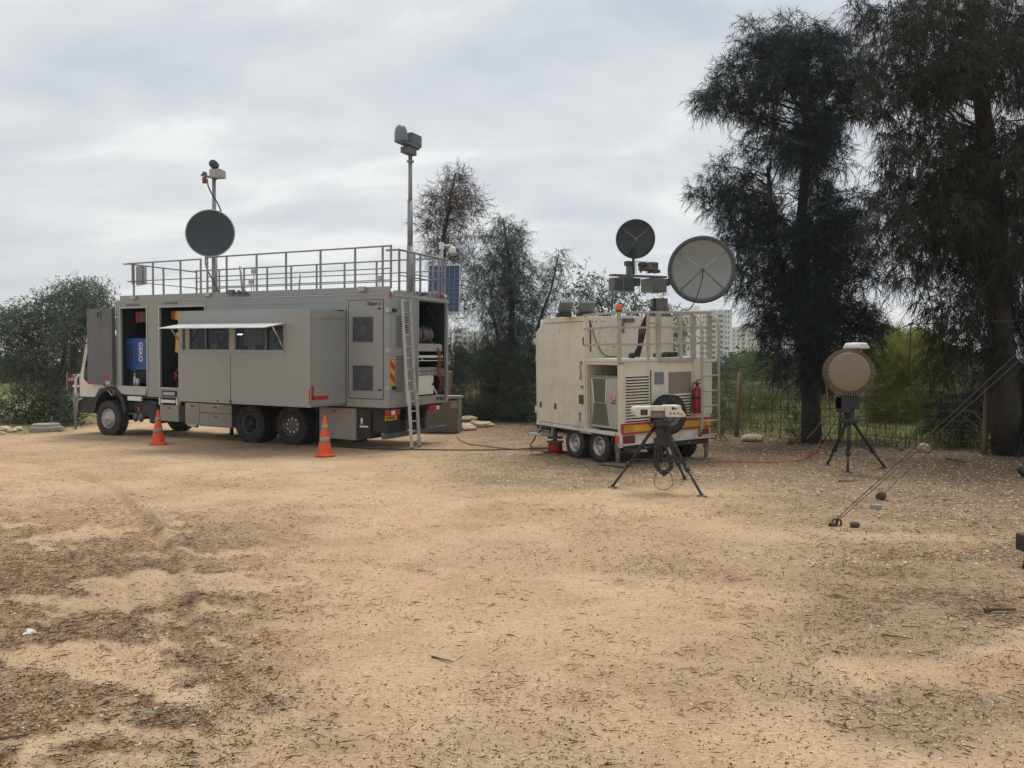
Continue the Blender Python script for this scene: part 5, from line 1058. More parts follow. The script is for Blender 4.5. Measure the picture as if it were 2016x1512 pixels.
# fire extinguisher hung on the corner
fe = thing('fire_extinguisher', 'red fire extinguisher hanging on the rear right corner of the cream trailer', 'fire extinguisher', KM @ T_((-.13, -1.865, .89)))
q = MB(); q.lathe([(0, 0), (.085, 0), (.095, .03), (.095, .42), (.07, .50), (.03, .53), (.025, .57), (0, .57)], n=18); part('cylinder', q, mat('extinguisher_red', (.30, .015, .02), .3), fe)
q = MB(); q.cyl((0, 0, .56), (0, 0, .62), .03, 8); q.bar((0, .03, .64), (0, -.16, .69), .025, .015); q.bar((0, .03, .61), (0, -.14, .59), .025, .015); part('valve', q, m_black, fe)
q = MB(); q.tube(sm([(0, .03, .62), (0, .10, .60), (-.02, .15, .48), (-.02, .17, .25), (-.02, .20, .02)]), .013, 6); part('hose', q, m_black, fe)
q = MB(); q.lathe([(.097, .30), (.1, .30), (.1, .34), (.097, .34)], n=18); part('strap', q, m_black, fe); q = MB(); q.box(-.10, -.088, -.045, .045, .12, .24); part('paper_label', q, mat('faded_label', (.36, .05, .05), .6), fe)
# red cable drum under the front corner
dp = gnd(1093, 893); dr = thing('cable_drum', 'red cable drum with wooden top standing beside the trailer front wheel', 'cable drum', T_(dp))
q = MB(); q.lathe([(0, .02), (.155, .02), (.165, .1), (.155, .2), (.16, .25), (0, .25)], n=22); part('wound_cable', q, mat('bright_red_cable', (.33, .02, .02), .5), dr)
q = MB(); q.lathe([(0, 0), (.19, 0), (.19, .02), (0, .02)], n=22); q.lathe([(0, .25), (.19, .25), (.19, .275), (0, .275)], n=22); part('flange', q, m_wood, dr)
q = MB(); q.cyl((.0, 0, .27), (0, 0, .42), .03, 8); q.box(-.17, .17, -.05, .05, .33, .38); part('handle', q, m_wood, dr)
bd = gnd(1069, 884); o = thing('plank', 'short plank lying left of the red cable drum', 'plank', T_(bd) @ RZ(.3)); q = MB(); q.box(-.25, .12, -.09, .09, 0, .05); part('board', q, m_wood, o, bevel=.004)

# ------------------------------------------------------------------ tripods
def tube_leg(T, top, foot, r0, r1, split, name='leg', foot_r=.075, tele=True):
    top = Vector(top); foot = Vector(foot); m_ = lerp(top, foot, split); q = MB(); q.cyl(top, m_, r0, 10); L_ = part(name, q, m_black, T)
    q = MB(); q.cyl(lerp(top, foot, split - .03), foot + Vector((0, 0, .03)), r1, 10); part('lower_tube', q, m_greyt, L_)
    d = (foot - top).normalized(); q = MB(); q.cyl(m_ - d * .04, m_ + d * .04, r0 * 1.5, 10); part('clamp', q, m_black, L_)
    q = MB(); q.lathe([(0, .022), (foot_r * .5, .022), (foot_r, .008), (foot_r, 0), (0, 0)], foot, n=14); q.ball(foot + Vector((0, 0, .035)), .028); part('foot_pad', q, m_greyt, L_)
    return L_
m_greyt = mat('dark_grey_tube', (.045, .048, .052), .45, .2, dirt=DUST, damt=.3)
c0 = at(1300, 826, 11.45); c0.z = 0; base = Vector((c0.x, c0.y, 0))
cam_t = thing('tripod_camera', 'black tripod with a cream twin-head camera unit in front of the trailer', 'camera', T_(base))
hub = Vector((0, 0, 1.02)); feet = [gnd(1206, 961) - base, gnd(1381, 978) - base, gnd(1348, 945) - base]
for k, f_ in enumerate(feet):
    d = Vector((f_.x, f_.y, 0)).normalized(); tube_leg(cam_t, hub + d * .07 + Vector((0, 0, -.03)), f_, .026, .02, .62 if k < 2 else .68, foot_r=.085 if k < 2 else .07)
    q = MB(); q.bar(lerp(hub + d * .07, f_, .55), Vector((0, 0, .46)), .014, .02); part('spreader', q, m_black, cam_t)
q = MB(); q.cyl((0, 0, .42), (0, 0, 1.02), .035, 10); q.lathe([(.0, .96), (.10, .96), (.115, 1.0), (.10, 1.05), (.0, 1.05)], n=14); q.box(-.06, .07, -.06, .06, .84, .97); part('centre_column', q, m_black, cam_t)
q = MB(); q.box(-.05, .12, -.08, .05, .68, .86); q.box(-.10, -.02, -.07, .02, .70, .80); part('battery_pack', q, mat('maroon_black', (.035, .022, .028), .6), cam_t, bevel=.015)
U = .00757  # metres per survey unit at this range
def tb(px, py): v = at(px, py, 11.3) - base; return v.x, v.z
q = MB(); x0, z1 = tb(1279, 813); x1, z0 = tb(1310, 823); q.box(x0, x1, -.06, .06, z0 - .0, z1 + .02); part('mount_block', q, mat('grey_mount', (.22, .19, .17), .6), cam_t, bevel=.01)
x0, z0 = tb(1272, 809.5); x1, z1 = tb(1311, 799.5); q = MB(); q.box(x0, x1, -.10, .06, z0, z1 - .005); q.box(x0, x1, -.105, .065, z1 - .02, z1);
m_cream = mat('cream_camera_paint', (.66, .63, .54), .4, var=.04, dirt=DUST, damt=.15)
part('cross_bar', q, m_cream, cam_t, bevel=.012)
x0, z0 = tb(1248, 819.5); x1, z1 = tb(1280, 800.5); q = MB(); mz = (z0 + z1) / 2
q.prism([(x0 + .02, z1), (x1 - .01, z1), (x1, z1 - .02), (x1, z0 + .02), (x1 - .02, z0), (x0 + .03, z0), (x0, mz - .02), (x0, mz + .03)], -.20, .16, 'y'); hs = part('camera_housing', q, m_cream, cam_t, bevel=.012)
xa, za = tb(1260, 806); xb, zb = tb(1274, 817); q = MB(); q.box(xa, xb, -.206, -.20, zb, za); part('lens_window', q, m_glassd, hs, bevel=.004)
x0, z0 = tb(1310.5, 821); x1, z1 = tb(1350, 798); q = MB(); q.prism([(x0, z1), (x1 - .07, z1), (x1 - .06, z1 - .06), (x1, z0 + .04), (x1, z0), (x0 + .01, z0), (x0, z0 + .03)], -.16, .14, 'y'); rb = part('control_head', q, m_cream, cam_t, bevel=.012)
q = MB()
for (px, py, r_) in ((1325, 804, .021), (1330.5, 804.5, .012), (1319.5, 814, .013), (1327, 814, .013), (1335, 813.5, .013)): x, z = tb(px, py); q.cyl((x, -.168, z), (x, -.155, z), r_, 10)
part('socket', q, m_black, rb); xa, za = tb(1338.5, 814); xb, zb = tb(1346, 817.5); q = MB(); q.box(xa, xb, -.164, -.16, zb, za); part('yellow_label', q, m_yel, rb)
q = MB()
for k in range(5):
    a0 = random.uniform(-.1, .1); w_ = .10 + .025 * (k % 3); z_ = .12 + .07 * k
    q.tube(sm([(-.02 + a0, -.05, .80), (-w_ + .05, -.08, .60 + z_ * .1), (-w_ + .06, -.09, .32 + z_ * .2), (.04, -.10, .22 + z_ * .25), (w_ + .02, -.09, .34 + z_ * .2), (.05, -.06, .72)]), .011, 6)
q.tube(sm([(.02, -.06, .45), (-.09, -.1, .25), (-.10, -.12, .10), (.02, -.12, .04), (.16, -.12, .10), (.14, -.1, .25), (.05, -.07, .42)]), .005, 5); q.tube([(-.20, -.07, 1.03), (-.15, -.08, .97), (-.05, -.06, .98)], .012, 6)
part('hanging_cable', q, m_black, cam_t)
# round tan radar on its tripod
rb0 = at(1672, 800, 13.75); rbase = Vector((rb0.x, rb0.y, 0)); rad = thing('radar_unit', 'round tan radar disc with radial fins on a black tripod by the fence', 'radar', T_(rbase))
feet = [gnd(1629, 916.5) - rbase, gnd(1669, 931) - rbase, gnd(1741, 922) - rbase]; hub = Vector((.0, 0, .92))
for k, f_ in enumerate(feet):
    d = Vector((f_.x, f_.y, 0)).normalized(); tube_leg(rad, hub + d * .09 + Vector((0, 0, -.02)), f_, .03, .022, .62, foot_r=.085)
    q = MB(); q.bar(lerp(hub + d * .09, f_, .62), Vector((0, 0, .50)), .014, .014); part('spreader', q, m_black, rad)
q = MB(); q.cyl((0, 0, .45), (0, 0, .92), .03, 10); q.lathe([(0, .87), (.14, .87), (.15, .90), (.14, .95), (.10, .96), (.085, 1.17), (.10, 1.30), (0, 1.30)], n=16); part('pedestal', q, m_black, rad)
q = MB(); q.box(-.20, .13, -.14, .14, 1.12, 1.36); q.box(-.20, -.05, -.17, .1, 1.06, 1.34); part('mount_box', q, m_black, rad, bevel=.015)
q = MB(); q.bar((.10, -.08, 1.27), (.30, -.1, 1.27), .04, .045); q.bar((.15, -.06, 1.31), (.38, -.1, 1.36), .025, .025); part('aiming_handle', q, m_black, rad)
rc = at(1671, 733, 13.62) - rbase; rax = (Vector((0, 0, CAM_H)) - (rbase + rc)).normalized(); rax = (rax + Vector((.20, 0, .10))).normalized()
su = Vector((0, 0, 1)); ss = rax.cross(su).normalized(); su = ss.cross(rax)
q = MB(); q.lathe([(0, -.16), (.30, -.16), (.37, -.12), (.37, .0), (.345, .03), (0, .03)], rc, rax, 44); part('radar_body', q, mat('radar_body_brown', (.15, .10, .065), .7), rad)
q = MB(); q.lathe([(.345, .031), (.345, .05), (.325, .062), (0, .062)], rc + ss * -.0, rax, 44); part('radar_face', q, m_tan, rad)
me = None
for k in range(60):
    a = 2 * math.pi * k / 60; c_ = ss * math.cos(a) + su * math.sin(a); q = MB(); q.obox((.385, 0, -.045), (.042, 0, 0), (0, .0075, 0), (0, 0, .075))
    Mx = Matrix(((c_.x, (rax.cross(c_)).x, rax.x, rc.x), (c_.y, (rax.cross(c_)).y, rax.y, rc.y), (c_.z, (rax.cross(c_)).z, rax.z, rc.z), (0, 0, 0, 1)))
    o = part('cooling_fin', me or q, m_tan2, rad, Mx); me = o.data
q = MB(); q.box(-.13, .11, -.1, .08, rc.z - .48, rc.z - .36); part('radar_foot', q, m_tan2, rad, bevel=.01)
gp = at(1685.5, 681, 13.85) - rbase
q = MB(); q.lathe([(0, -.055), (.205, -.055), (.23, -.04), (.175, .05), (.16, .055), (0, .055)], gp, n=26); part('gps_antenna', q, m_white, rad); q = MB(); q.cyl(gp - Vector((0, 0, .40)), gp - Vector((0, 0, .05)), .05, 10); q.bar(gp - Vector((0, 0, .35)), rc - rax * .1, .05, .05); part('antenna_post', q, m_black, rad)
part('lettering', text_mesh('hemisphere', .030, m_black, .002) if False else (lambda z_: (z_.bar((-.02, -.203, .012), (.13, -.193, .012), .004, .018, (0, 1, 0)), z_)[1])(MB()), m_greyd, rad, T_(gp))
q = MB(); q.tube([rc + Vector((-.30, .0, -.35)), (-.30, 0, 1.33), (-.25, -.02, 1.26), (-.15, 0, 1.26)], .012, 6); part('signal_cable', q, m_black, rad)
# ------------------------------------------------------------------ traffic cones
cone = thing('traffic_cone', 'orange traffic cone with two grey bands left, beside the truck step locker', 'cone', T_(gnd(311.5, 875)), 'orange traffic cones in front of the truck')
q = MB(); H_ = .86
q.lathe([(.152, .045), (.142, .14), (.028, H_ - .03), (.018, H_), (0, H_)], n=28); part('cone_body', q, m_orange, cone)
q = MB(); q.lathe([(0, .0), (.205, .0), (.215, .015), (.205, .045), (.16, .05), (.15, .06)], n=28); part('cone_base', q, m_orange, cone)
for (z0, z1) in ((.29, .41), (.57, .67)):
    r_ = lambda z: .142 + (.028 - .142) * (z - .14) / (H_ - .17) + .003
    q = MB(); q.lathe([(r_(z0) - .003, z0), (r_(z0), z0), (r_(z1), z1), (r_(z1) - .003, z1)], n=28); part('reflective_band', q, m_band, cone)
c = copy_tree(cone); c.matrix_world = T_(gnd(639.5, 898)) @ RZ(1.0); c['label'] = 'orange traffic cone with two grey bands right, beside the rear tread-plate locker'
# ------------------------------------------------------------------ solar camera tower behind the truck
st = at(872, 850, 23.0); st.z = 0; SM = T_(st) @ RZ(R(-4)); tower = thing('solar_camera_tower', 'solar panel and dome camera on a pole behind the truck rear', 'camera tower', SM)
q = MB(); q.box(-.52, .52, -.45, .45, .02, .98); part('ballast_box', q, mat('drab_khaki_panel', (.155, .14, .11), .7, var=.1), tower, bevel=.02)
q = MB(); q.box(-.50, .56, -.47, .5, 1.02, 1.10); q.box(.54, .60, -.47, -.42, .55, 1.08); q.box(.30, .51, -.458, -.452, .75, .95); part('steel_frame', q, m_rail, tower, bevel=.005)
q = MB(); q.cyl((-.04, .05, .95), (-.04, .05, 5.65), .055, 12); part('pole', q, m_rail, tower)
pc = at(875, 569, 22.95) - st; pc = Vector((pc.x, 0, pc.z)); pn = Vector((.05, -.97, .22)).normalized(); ps = Vector((0, 0, 1)).cross(pn).normalized() * -1; pu = pn.cross(ps) * -1
if pu.z < 0: pu = -pu
pc = Vector((pc.x, -.12, pc.z)); hw_, hh_ = .475, .755
q = MB(); q.obox(pc, ps * hw_, pu * hh_, pn * .018); pnl = part('solar_panel', q, m_alu, tower)
me = None
for i in range(6):
    for j in range(10):
        q = MB(); q.obox((0, 0, 0), ps * .072, pu * .069, pn * .002); o = part('solar_cell', me or q, mat('solar_blue', (.028, .06, .13), .25, var=.2, scale=8) if 'solar_blue' not in bpy.data.materials else bpy.data.materials['solar_blue'], pnl, T_(pc + ps * ((i - 2.5) * .151) + pu * ((j - 4.5) * .1435) + pn * .02)); me = o.data
q = MB(); q.bar(pc - pn * .02, (-.04, .05, pc.z), .05, .08); part('panel_bracket', q, m_rail, tower)
dcx = at(890, 495, 22.8) - st
q = MB(); q.bar((-.04, .05, dcx.z + .22), (dcx.x, .0, dcx.z + .22), .06, .05); q.bar((-.04, .05, dcx.z + .1), (-.04, .05, dcx.z + .3), .14, .14); part('camera_arm', q, m_white, tower, bevel=.008)
q = MB(); q.lathe([(0, .17), (.06, .17), (.10, .12), (.105, .0), (.10, -.02)], Vector((dcx.x, 0, dcx.z)), n=18); dm = part('dome_camera', q, m_white, tower); q = MB(); q.ball((dcx.x, 0, dcx.z - .03), .09, n=16); part('camera_globe', q, mat('smoky_globe', (.35, .36, .34), .2), dm)
# ------------------------------------------------------------------ brown direction sign behind the cab
sb = gnd(149, 830); sb = at(149, 832, 24.3); sb.z = 0; sign = thing('direction_sign', 'maroon road sign with white arrow on a leaning post behind the cab', 'sign', T_(sb))
q = MB(); q.cyl((0, 0, 0), (-.06, 0, 1.55), .035, 8); part('post', q, mat('dull_post', (.22, .23, .22), .6), sign)
s0 = at(131, 768, 24.2) - sb; s1 = at(168, 735, 24.2) - sb
q = MB(); q.box(s0.x, s1.x, -.045, -.03, s0.z + .0, s1.z); pl = part('sign_plate', q, mat('maroon_sign', (.105, .028, .03), .5), sign, bevel=.004); q = MB(); q.box(s0.x - .03, s0.x, -.05, -.02, s0.z, s1.z + .03); part('plate_edge', q, m_rail, pl)
part('hebrew_lettering', heb_mb(['tav', 'yod', 'bet'], .075, .015, .004, 1), m_white, pl, T_((s0.x + .18, -.048, s1.z - .105)))
part('hebrew_lettering', heb_mb(['tav', 'vav', 'het', 'lamed', 'yod'], .075, .014, .004, 1), m_white, pl, T_((s0.x + .04, -.048, s1.z - .23)))
q = MB(); q.prism([(s0.x + .14, s0.z + .13), (s0.x + .24, s0.z + .205), (s0.x + .24, s0.z + .16), (s0.x + .45, s0.z + .16), (s0.x + .45, s0.z + .10), (s0.x + .24, s0.z + .10), (s0.x + .24, s0.z + .055)], -.05, -.046, 'y'); part('arrow', q, m_white, pl)
# ------------------------------------------------------------------ manhole ring, stones, debris
mh = gnd(91, 849); o = thing('manhole_ring', 'low concrete manhole ring at the left edge of the yard', 'manhole', T_(mh)); q = MB(); q.lathe([(0, .0), (.46, 0), (.44, .14), (.38, .15), (.38, .22), (.34, .24), (0, .24)], n=28); part('concrete_ring', q, m_conc, o, bevel=.01)
def rock(name, label, pos, sx, sy, sz, rz=0.0, m=None, group=None, n=12, mm=8, jit=.13):
    o = thing(name, label, 'stone', T_(pos) @ RZ(rz), group); q = MB(); q.ball((0, 0, sz * .42), sx, sy, sz * .6, n, mm, jit); part('stone_body', q, m or m_sand, o, bevel=min(sx, sz) * .06); return o
def gz(px, py, lift=0): v = gnd(px, py); v.z = lift; return v
m_slab = mat('pale_slab_stone', (.52, .43, .29), .9, var=.2, scale=6, bump=.6, bscale=16)
for (lab, px, py, lift, sx, sy, sz, rz) in (('long pale slab on top of the stone heap by the solar tower', 921, 836, .13, .36, .22, .17, .1), ('small pale slab in the middle of the stone heap', 937, 838, .03, .26, .2, .14, -.3), ('right-hand slab of the stone heap, darker below', 954, 841, .0, .34, .24, .19, .25),
                                            ('left slab under the top slab of the stone heap', 915, 843, .0, .32, .22, .17, -.1), ('front slab of the stone heap by the solar tower', 923, 848, .0, .27, .18, .16, .2)):
    rock('stone_slab', lab, gz(px, py, lift), sx, sy, sz, rz, m_slab, 'slabs heaped by the solar tower')
rock('boulder', 'flat pale boulder lying before the leaning fence post', gz(1482, 869), .31, .22, .20, .1, m_slab)
rock('boulder', 'rounded grey-brown boulder at the fence right of the radar', gz(1818, 890), .15, .13, .20, .4, m_sand)
rock('stone', 'small reddish stone at the foot of the fence', gz(1774, 886), .08, .06, .07, .4, mat('red_stone', (.22, .10, .06), .9))
rock('stone', 'small dark stone beside the guy rope anchor', gz(1683, 1038), .055, .05, .06, 0, m_rust)
for k, (px, py, s, lab) in enumerate(((8, 849, .2, 'leftmost pale rubble stone at the left edge'), (24, 851, .14, 'small rubble stone next to the leftmost one'), (37, 848, .16, 'rubble stone nearest the manhole ring'), (3, 856, .12, 'low rubble stone at the very left edge'))): rock('rubble_stone', lab, gz(px, py), s, s * .8, s * .8, k, m_slab, 'rubble left of the manhole ring')
o = thing('concrete_block', 'small grey concrete block under the guy ropes', 'block', T_(gz(1725, 1004)) @ RZ(-.1)); q = MB(); q.box(-.058, .058, -.045, .045, 0, .07); part('block_body', q, m_conc, o, bevel=.004)
o = thing('wood_stump', 'short dark log lying under the guy ropes', 'log', T_(gz(1735, 984)) @ RZ(.5)); q = MB(); q.lathe([(0, -.07), (.055, -.07), (.06, 0), (.05, .07), (0, .07)], (0, 0, .055), (1, .3, .1), 12); part('log_body', q, m_bark, o)
o = thing('paper_scrap', 'crumpled white paper scrap on the sand at lower left', 'litter', T_(gz(57, 1249))); q = MB(); q._add([(-.05, 0, .0), (-.02, .02, .035), (.0, -.015, .015), (.03, .01, .03), (.06, .0, .005), (.02, -.03, .002), (-.03, -.03, .01)], [(0, 1, 2), (1, 3, 2), (2, 3, 4), (2, 4, 5), (0, 2, 6), (2, 5, 6)]); part('paper', q, m_white, o)
m_leaf1 = mat('grey_green_leaf', (.17, .20, .15), .6)
def leafth(lab, px, py, L_, a):
    o = thing('fallen_leaf', lab, 'leaf', T_(gz(px, py, .012)) @ RZ(a)); q = MB(); n_ = 7; v = []
    for k in range(n_): t_ = k / (n_ - 1); w_ = math.sin(math.pi * t_) ** .8 * L_ * .11; x = (t_ - .5) * L_; zz = .012 * math.sin(t_ * 3.1); v += [(x, -w_, zz + .006), (x, 0, zz), (x, w_, zz + .006)]
    f = [];
    for k in range(n_ - 1): f += [(3 * k, 3 * k + 3, 3 * k + 4, 3 * k + 1), (3 * k + 1, 3 * k + 4, 3 * k + 5, 3 * k + 2)]
    q._add(v, f, True); part('leaf_blade', q, m_leaf1, o)
leafth('long grey-green leaf on brown needle litter at lower left', 290, 1412, .12, .05); leafth('green leaf at the bottom left corner of the sand', 80, 1499, .09, -.1); leafth('pale leaf in the litter at the lower left', 207, 1299, .06, .6); leafth('grey leaf half way up the left sand', 131, 1376, .05, .3)
def stick(lab, pts, r, m=None):
    p0 = Vector(pts[0]); o = thing('stick', lab, 'stick', T_(p0)); q = MB(); q.tube([Vector(p) - p0 for p in pts], r, 6, r * .5); part('stick_body', q, m or m_twig, o)
stick('crooked dark stick behind the flat boulder', [gz(1448, 862, .03), gz(1462, 861, .05), gz(1474, 855, .06), gz(1487, 848, .08)], .018)
stick('dark stick on the dark ground at the right by the fence', [gz(1862, 906, .03), gz(1878, 909, .04), gz(1902, 914, .03)], .02)
stick('pale dry stick at the far left of the foreground', [gz(75, 1266, .02), gz(88, 1262, .025), gz(101, 1259, .02)], .008, m_wood)
stick('dark straight twig at the lower left edge', [gz(-6, 1464, .02), gz(20, 1459, .02), gz(56, 1452, .015)], .007)
stick('thin twig near the middle of the foreground', [gz(850, 1296, .012), gz(872, 1303, .015), gz(892, 1306, .012)], .006)
stick('long dark twig lying on the right foreground sand', [gz(1735, 1252, .012), gz(1770, 1258, .015), gz(1798, 1261, .012)], .006)
stick('dark twig beside the radar tripod', [gz(1650, 949, .015), gz(1665, 949, .02), gz(1683, 949, .015)], .012)
stick('dark branch piece at the right edge of the sand', [gz(1938, 1207, .02), gz(1960, 1207, .03), gz(2000, 1205, .02)], .018)
# ------------------------------------------------------------------ cables lying on the ground
def gcable(name, lab, pts, r, m, pre=()):
    P = [Vector(p) for p in pre] + [Vector((gnd(*p).x, gnd(*p).y, float(height(np.array([gnd(*p).x]), np.array([gnd(*p).y]))[0]) + r + .004)) for p in pts]
    S = []
    for i in range(len(P) - 1):
        p0, p1, p2, p3 = P[max(i - 1, 0)], P[i], P[i + 1], P[min(i + 2, len(P) - 1)]
        for k in range(8):
            t_ = k / 8; S.append(.5 * ((2 * p1) + (p2 - p0) * t_ + (2 * p0 - 5 * p1 + 4 * p2 - p3) * t_ ** 2 + (3 * p1 - p0 - 3 * p2 + p3) * t_ ** 3))
    S.append(P[-1]); o = thing(name, lab, 'cable', T_(S[0])); q = MB(); q.tube([s - S[0] for s in S], r, 6); part('cable_sheath', q, m, o); return o
tv = lambda x, y, z: TM @ Vector((x, y, z))
m_redcab = mat('faded_red_cable', (.27, .075, .05), .6)
gcable('power_cable', 'red power cable running from the truck rear to the red drum', [(893, 846), (903, 866), (925, 875), (968, 880), (1010, 885), (1060, 889), (1078, 893), (1100, 895)], .013, m_redcab, [tv(.3, -2.05, 2.6), tv(.02, -2.12, 2.35), tv(.0, -2.2, 1.9), tv(.0, -2.28, 1.45), tv(-.05, -2.42, 1.15), tv(-.10, -2.48, .80)])
for k in range(4):
    P = [tv(.05, -2.05 - .06 * k, 2.42), tv(.0, -2.15 - .05 * k, 2.1), tv(.02, -2.1 - .08 * k, 1.8), tv(.0, -2.22 - .05 * k, 1.5), tv(.05, -2.2 - .05 * k, 1.22)]
    o = thing('red_cable', ('leftmost', 'second', 'third', 'rightmost')[k] + ' red cord hanging inside the open truck rear', 'cable', T_(P[0]), 'red cords in the truck rear'); q = MB(); q.tube(sm([p - P[0] for p in P]), .010, 6); part('cable_sheath', q, m_redcab, o)
gcable('black_cable', 'black cable lying along the ground from the truck to the trailer', [(640, 880), (720, 884), (770, 886), (842, 888), (920, 887), (1000, 886), (1052, 883)], .015, m_black)
gcable('supply_hose', 'black hose looping from the trailer step to the ground', [(1045, 877), (1053, 884), (1075, 893)], .016, m_black, [KM @ Vector((2.3, -.1, .55)), KM @ Vector((2.65, .1, .42)), at(1050, 868, 16.6)])
gcable('orange_cable', 'thin orange cable on the ground right of the trailer', [(1395, 911), (1440, 910), (1500, 911), (1545, 910), (1580, 905), (1610, 892), (1622, 880)], .010, m_cable_o)
gcable('yellow_cable', 'yellow cable falling from the radar to the ground', [(1545, 911), (1580, 904), (1605, 891)], .010, m_cable_y, [])
def hang(name, lab, P, r, m): 
    P = [Vector(p) for p in P]; o = thing(name, lab, 'cable', T_(P[0])); q = MB(); q.tube(sm([p - P[0] for p in P]), r, 6); part('cable_sheath', q, m, o)
hang('hanging_cable', 'orange cable hanging from the radar mount to the left', [at(1627, 760, 13.6), at(1628, 790, 13.7), at(1620, 822, 14.0), at(1606, 845, 14.6), at(1592, 860, 15.4), gz(1586, 866, .02)], .010, mat('faded_orange_cord', (.26, .12, .07), .7))
hang('hanging_cable', 'yellow cable sloping from the radar mount to the ground', [at(1643, 805, 13.6), at(1630, 835, 13.9), at(1618, 862, 14.4), at(1604, 888, 15.0), gz(1590, 900, .02)], .009, m_cable_y)
# ------------------------------------------------------------------ guy ropes and their stake, held by a lattice-free tube mast outside the frame
an = gz(1644, 1034); top = Vector((7.6, 9.6, 3.15))
o = thing('ground_anchor', 'rusty ground anchor holding two guy ropes on the sand', 'anchor', T_(an)); q = MB(); q.cyl((0, 0, -.03), (.03, 0, .07), .02, 8); q.lathe([(.05, -.012), (.062, 0), (.05, .012), (.038, 0), (.05, -.012)], (.02, 0, .03), (.2, 1, .2), 14); q.ball((-.03, 0, .01), .05, .045, .03, 10, 6, .15); part('stake', q, m_rust, o)
m_rope = mat('dark_guy_rope', (.028, .026, .028), .7)
def rope(lab, a, b_, r=.0042):
    o = thing('guy_rope', lab, 'rope', T_(a), 'guy ropes slanting across the right side'); q = MB(); q.tube([(b_ - a) * k / 6 + Vector((0, 0, -.02 * math.sin(math.pi * k / 6))) for k in range(7)], r, 6); part('rope', q, m_rope, o)
rope('upper guy rope rising from the ground anchor to the right', an + Vector((0, 0, .06)), top + Vector((-.02, 0, .06))); rope('lower guy rope rising from the ground anchor to the right', an + Vector((.045, .02, .05)), top + Vector((.02, 0, -.05))); rope('third guy rope starting at the dark log', gz(1741, 977, .05), top + Vector((.02, 0, -.12)))
cl = lerp(an, top, .865); o = thing('rope_spreader', 'small grey spreader clip on the guy ropes before the post', 'clip', T_(cl)); q = MB(); q.bar((0, 0, -.09), (.01, 0, .10), .03, .015); q.bar((-.03, 0, .10), (.03, 0, .10), .02, .02); q.bar((-.02, 0, -.09), (.04, 0, -.09), .02, .02); part('clip_body', q, m_rail, o)
o = thing('guyed_mast', 'slim steel mast that the guy ropes run up to', 'mast', T_((7.6, 9.6, 0))); q = MB(); q.cyl((0, 0, 0), (0, 0, 4.2), .05, 12); q.lathe([(0, 0), (.2, 0), (.2, .03), (0, .03)], n=16); part('mast_tube', q, m_rail, o)
# black folded stand cut by the right edge
o = thing('folding_stand', 'black folding stand cut off by the right edge', 'stand', T_(gz(2036, 1118))); q = MB(); q.box(-.10, .2, -.1, .12, .14, .30); part('stand_head', q, m_black, o, bevel=.02)
for x, y in ((-.12, -.04), (-.02, .1), (.2, -.05)): q = MB(); q.cyl((x * .5, y * .5, .2), (x, y, 0), .016, 8); part('leg', q, m_greyt, o)
o = thing('dark_boot', 'dark lump of gear at the right edge behind the sand', 'gear', T_(gz(2014, 938))); q = MB(); q.tube([(-.06, 0, .14), (0, 0, .05), (.12, 0, .05)], .055, 10); part('gear_body', q, m_black, o)
# wire antenna hung between the trees
ia = at(1793, 638, 15.8)
o = thing('wire_antenna', 'thin wire antenna with a black insulator hanging between the trees', 'wire', T_(ia)); q = MB()
for (px, py, d) in ((1690, 676, 17.5), (1855, 597, 15.6), (2040, 628, 15.0)): q.tube([Vector((0, 0, 0)), (at(px, py, d) - ia) * .5 + Vector((0, 0, -.03)), at(px, py, d) - ia], .011, 5)
q.tube([(0, 0, 0), at(1791, 690, 15.8) - ia, at(1789, 731, 15.8) - ia], .012, 5); part('wire', q, m_black, o); q = MB(); q.bar((-.05, 0, -.01), (.05, 0, .02), .04, .04); q.ball(at(1790, 702, 15.8) - ia, .03); part('insulator', q, m_black, o)
hang('sagging_wire', 'thin wire sagging across the trunk left of the radar', [at(1420, 730, 20.5), at(1500, 716, 20.0), at(1580, 700, 19.0), at(1660, 683, 18.0), at(1700, 672, 17.5)], .010, m_rope)
# ------------------------------------------------------------------ fence: wooden posts, rusty welded mesh, every wire its own part
fence = thing('wire_fence', 'rusty welded-mesh wire fence with weathered posts behind the yard', 'fence', T_((FENCE[3].x, FENCE[3].y, 0))); fo = Vector((FENCE[3].x, FENCE[3].y, 0))
def fpost(g, topv, r, lab=None, m=None): q = MB(); q.tube([g - fo - Vector((0, 0, .2)), lerp(g, topv, .5) - fo + Vector((.01, 0, 0)), topv - fo], [r * 1.1, r, r * .9], 10); part('fence_post', q, m or m_wood, fence, label=lab)
fpost(gz(1448, 858), at(1458, 733, 21.75), .065, 'leaning brown fence post'); fpost(gz(1936, 895), at(1945, 736, 16.6), .062, 'thick pale fence post at right'); fpost(gz(884, 828), at(887, 731, 28.0), .085); fpost(gz(1652, 872), at(1656, 792, 19.2), .03, None, m_rust)
fpost(Vector((11.6, 14.6, 0)), Vector((11.62, 14.6, 1.6)), .05); fpost(Vector((.82, 29.4, 0)), Vector((.8, 29.4, 1.5)), .05); fpost(Vector((3.4, 25.9, 0)), Vector((3.4, 25.9, 1.5)), .05); fpost(Vector((14.5, 9.5, 0)), Vector((14.5, 9.5, 1.5)), .05)
def fh(p): return float(height(np.array([p.x]), np.array([p.y]))[0])
mv = MB(); mv.cyl((0, 0, 0), (0, 0, 1.26), .0075, 4, cap=False); mvm = mv.mesh('vertical_wire', m_rust)
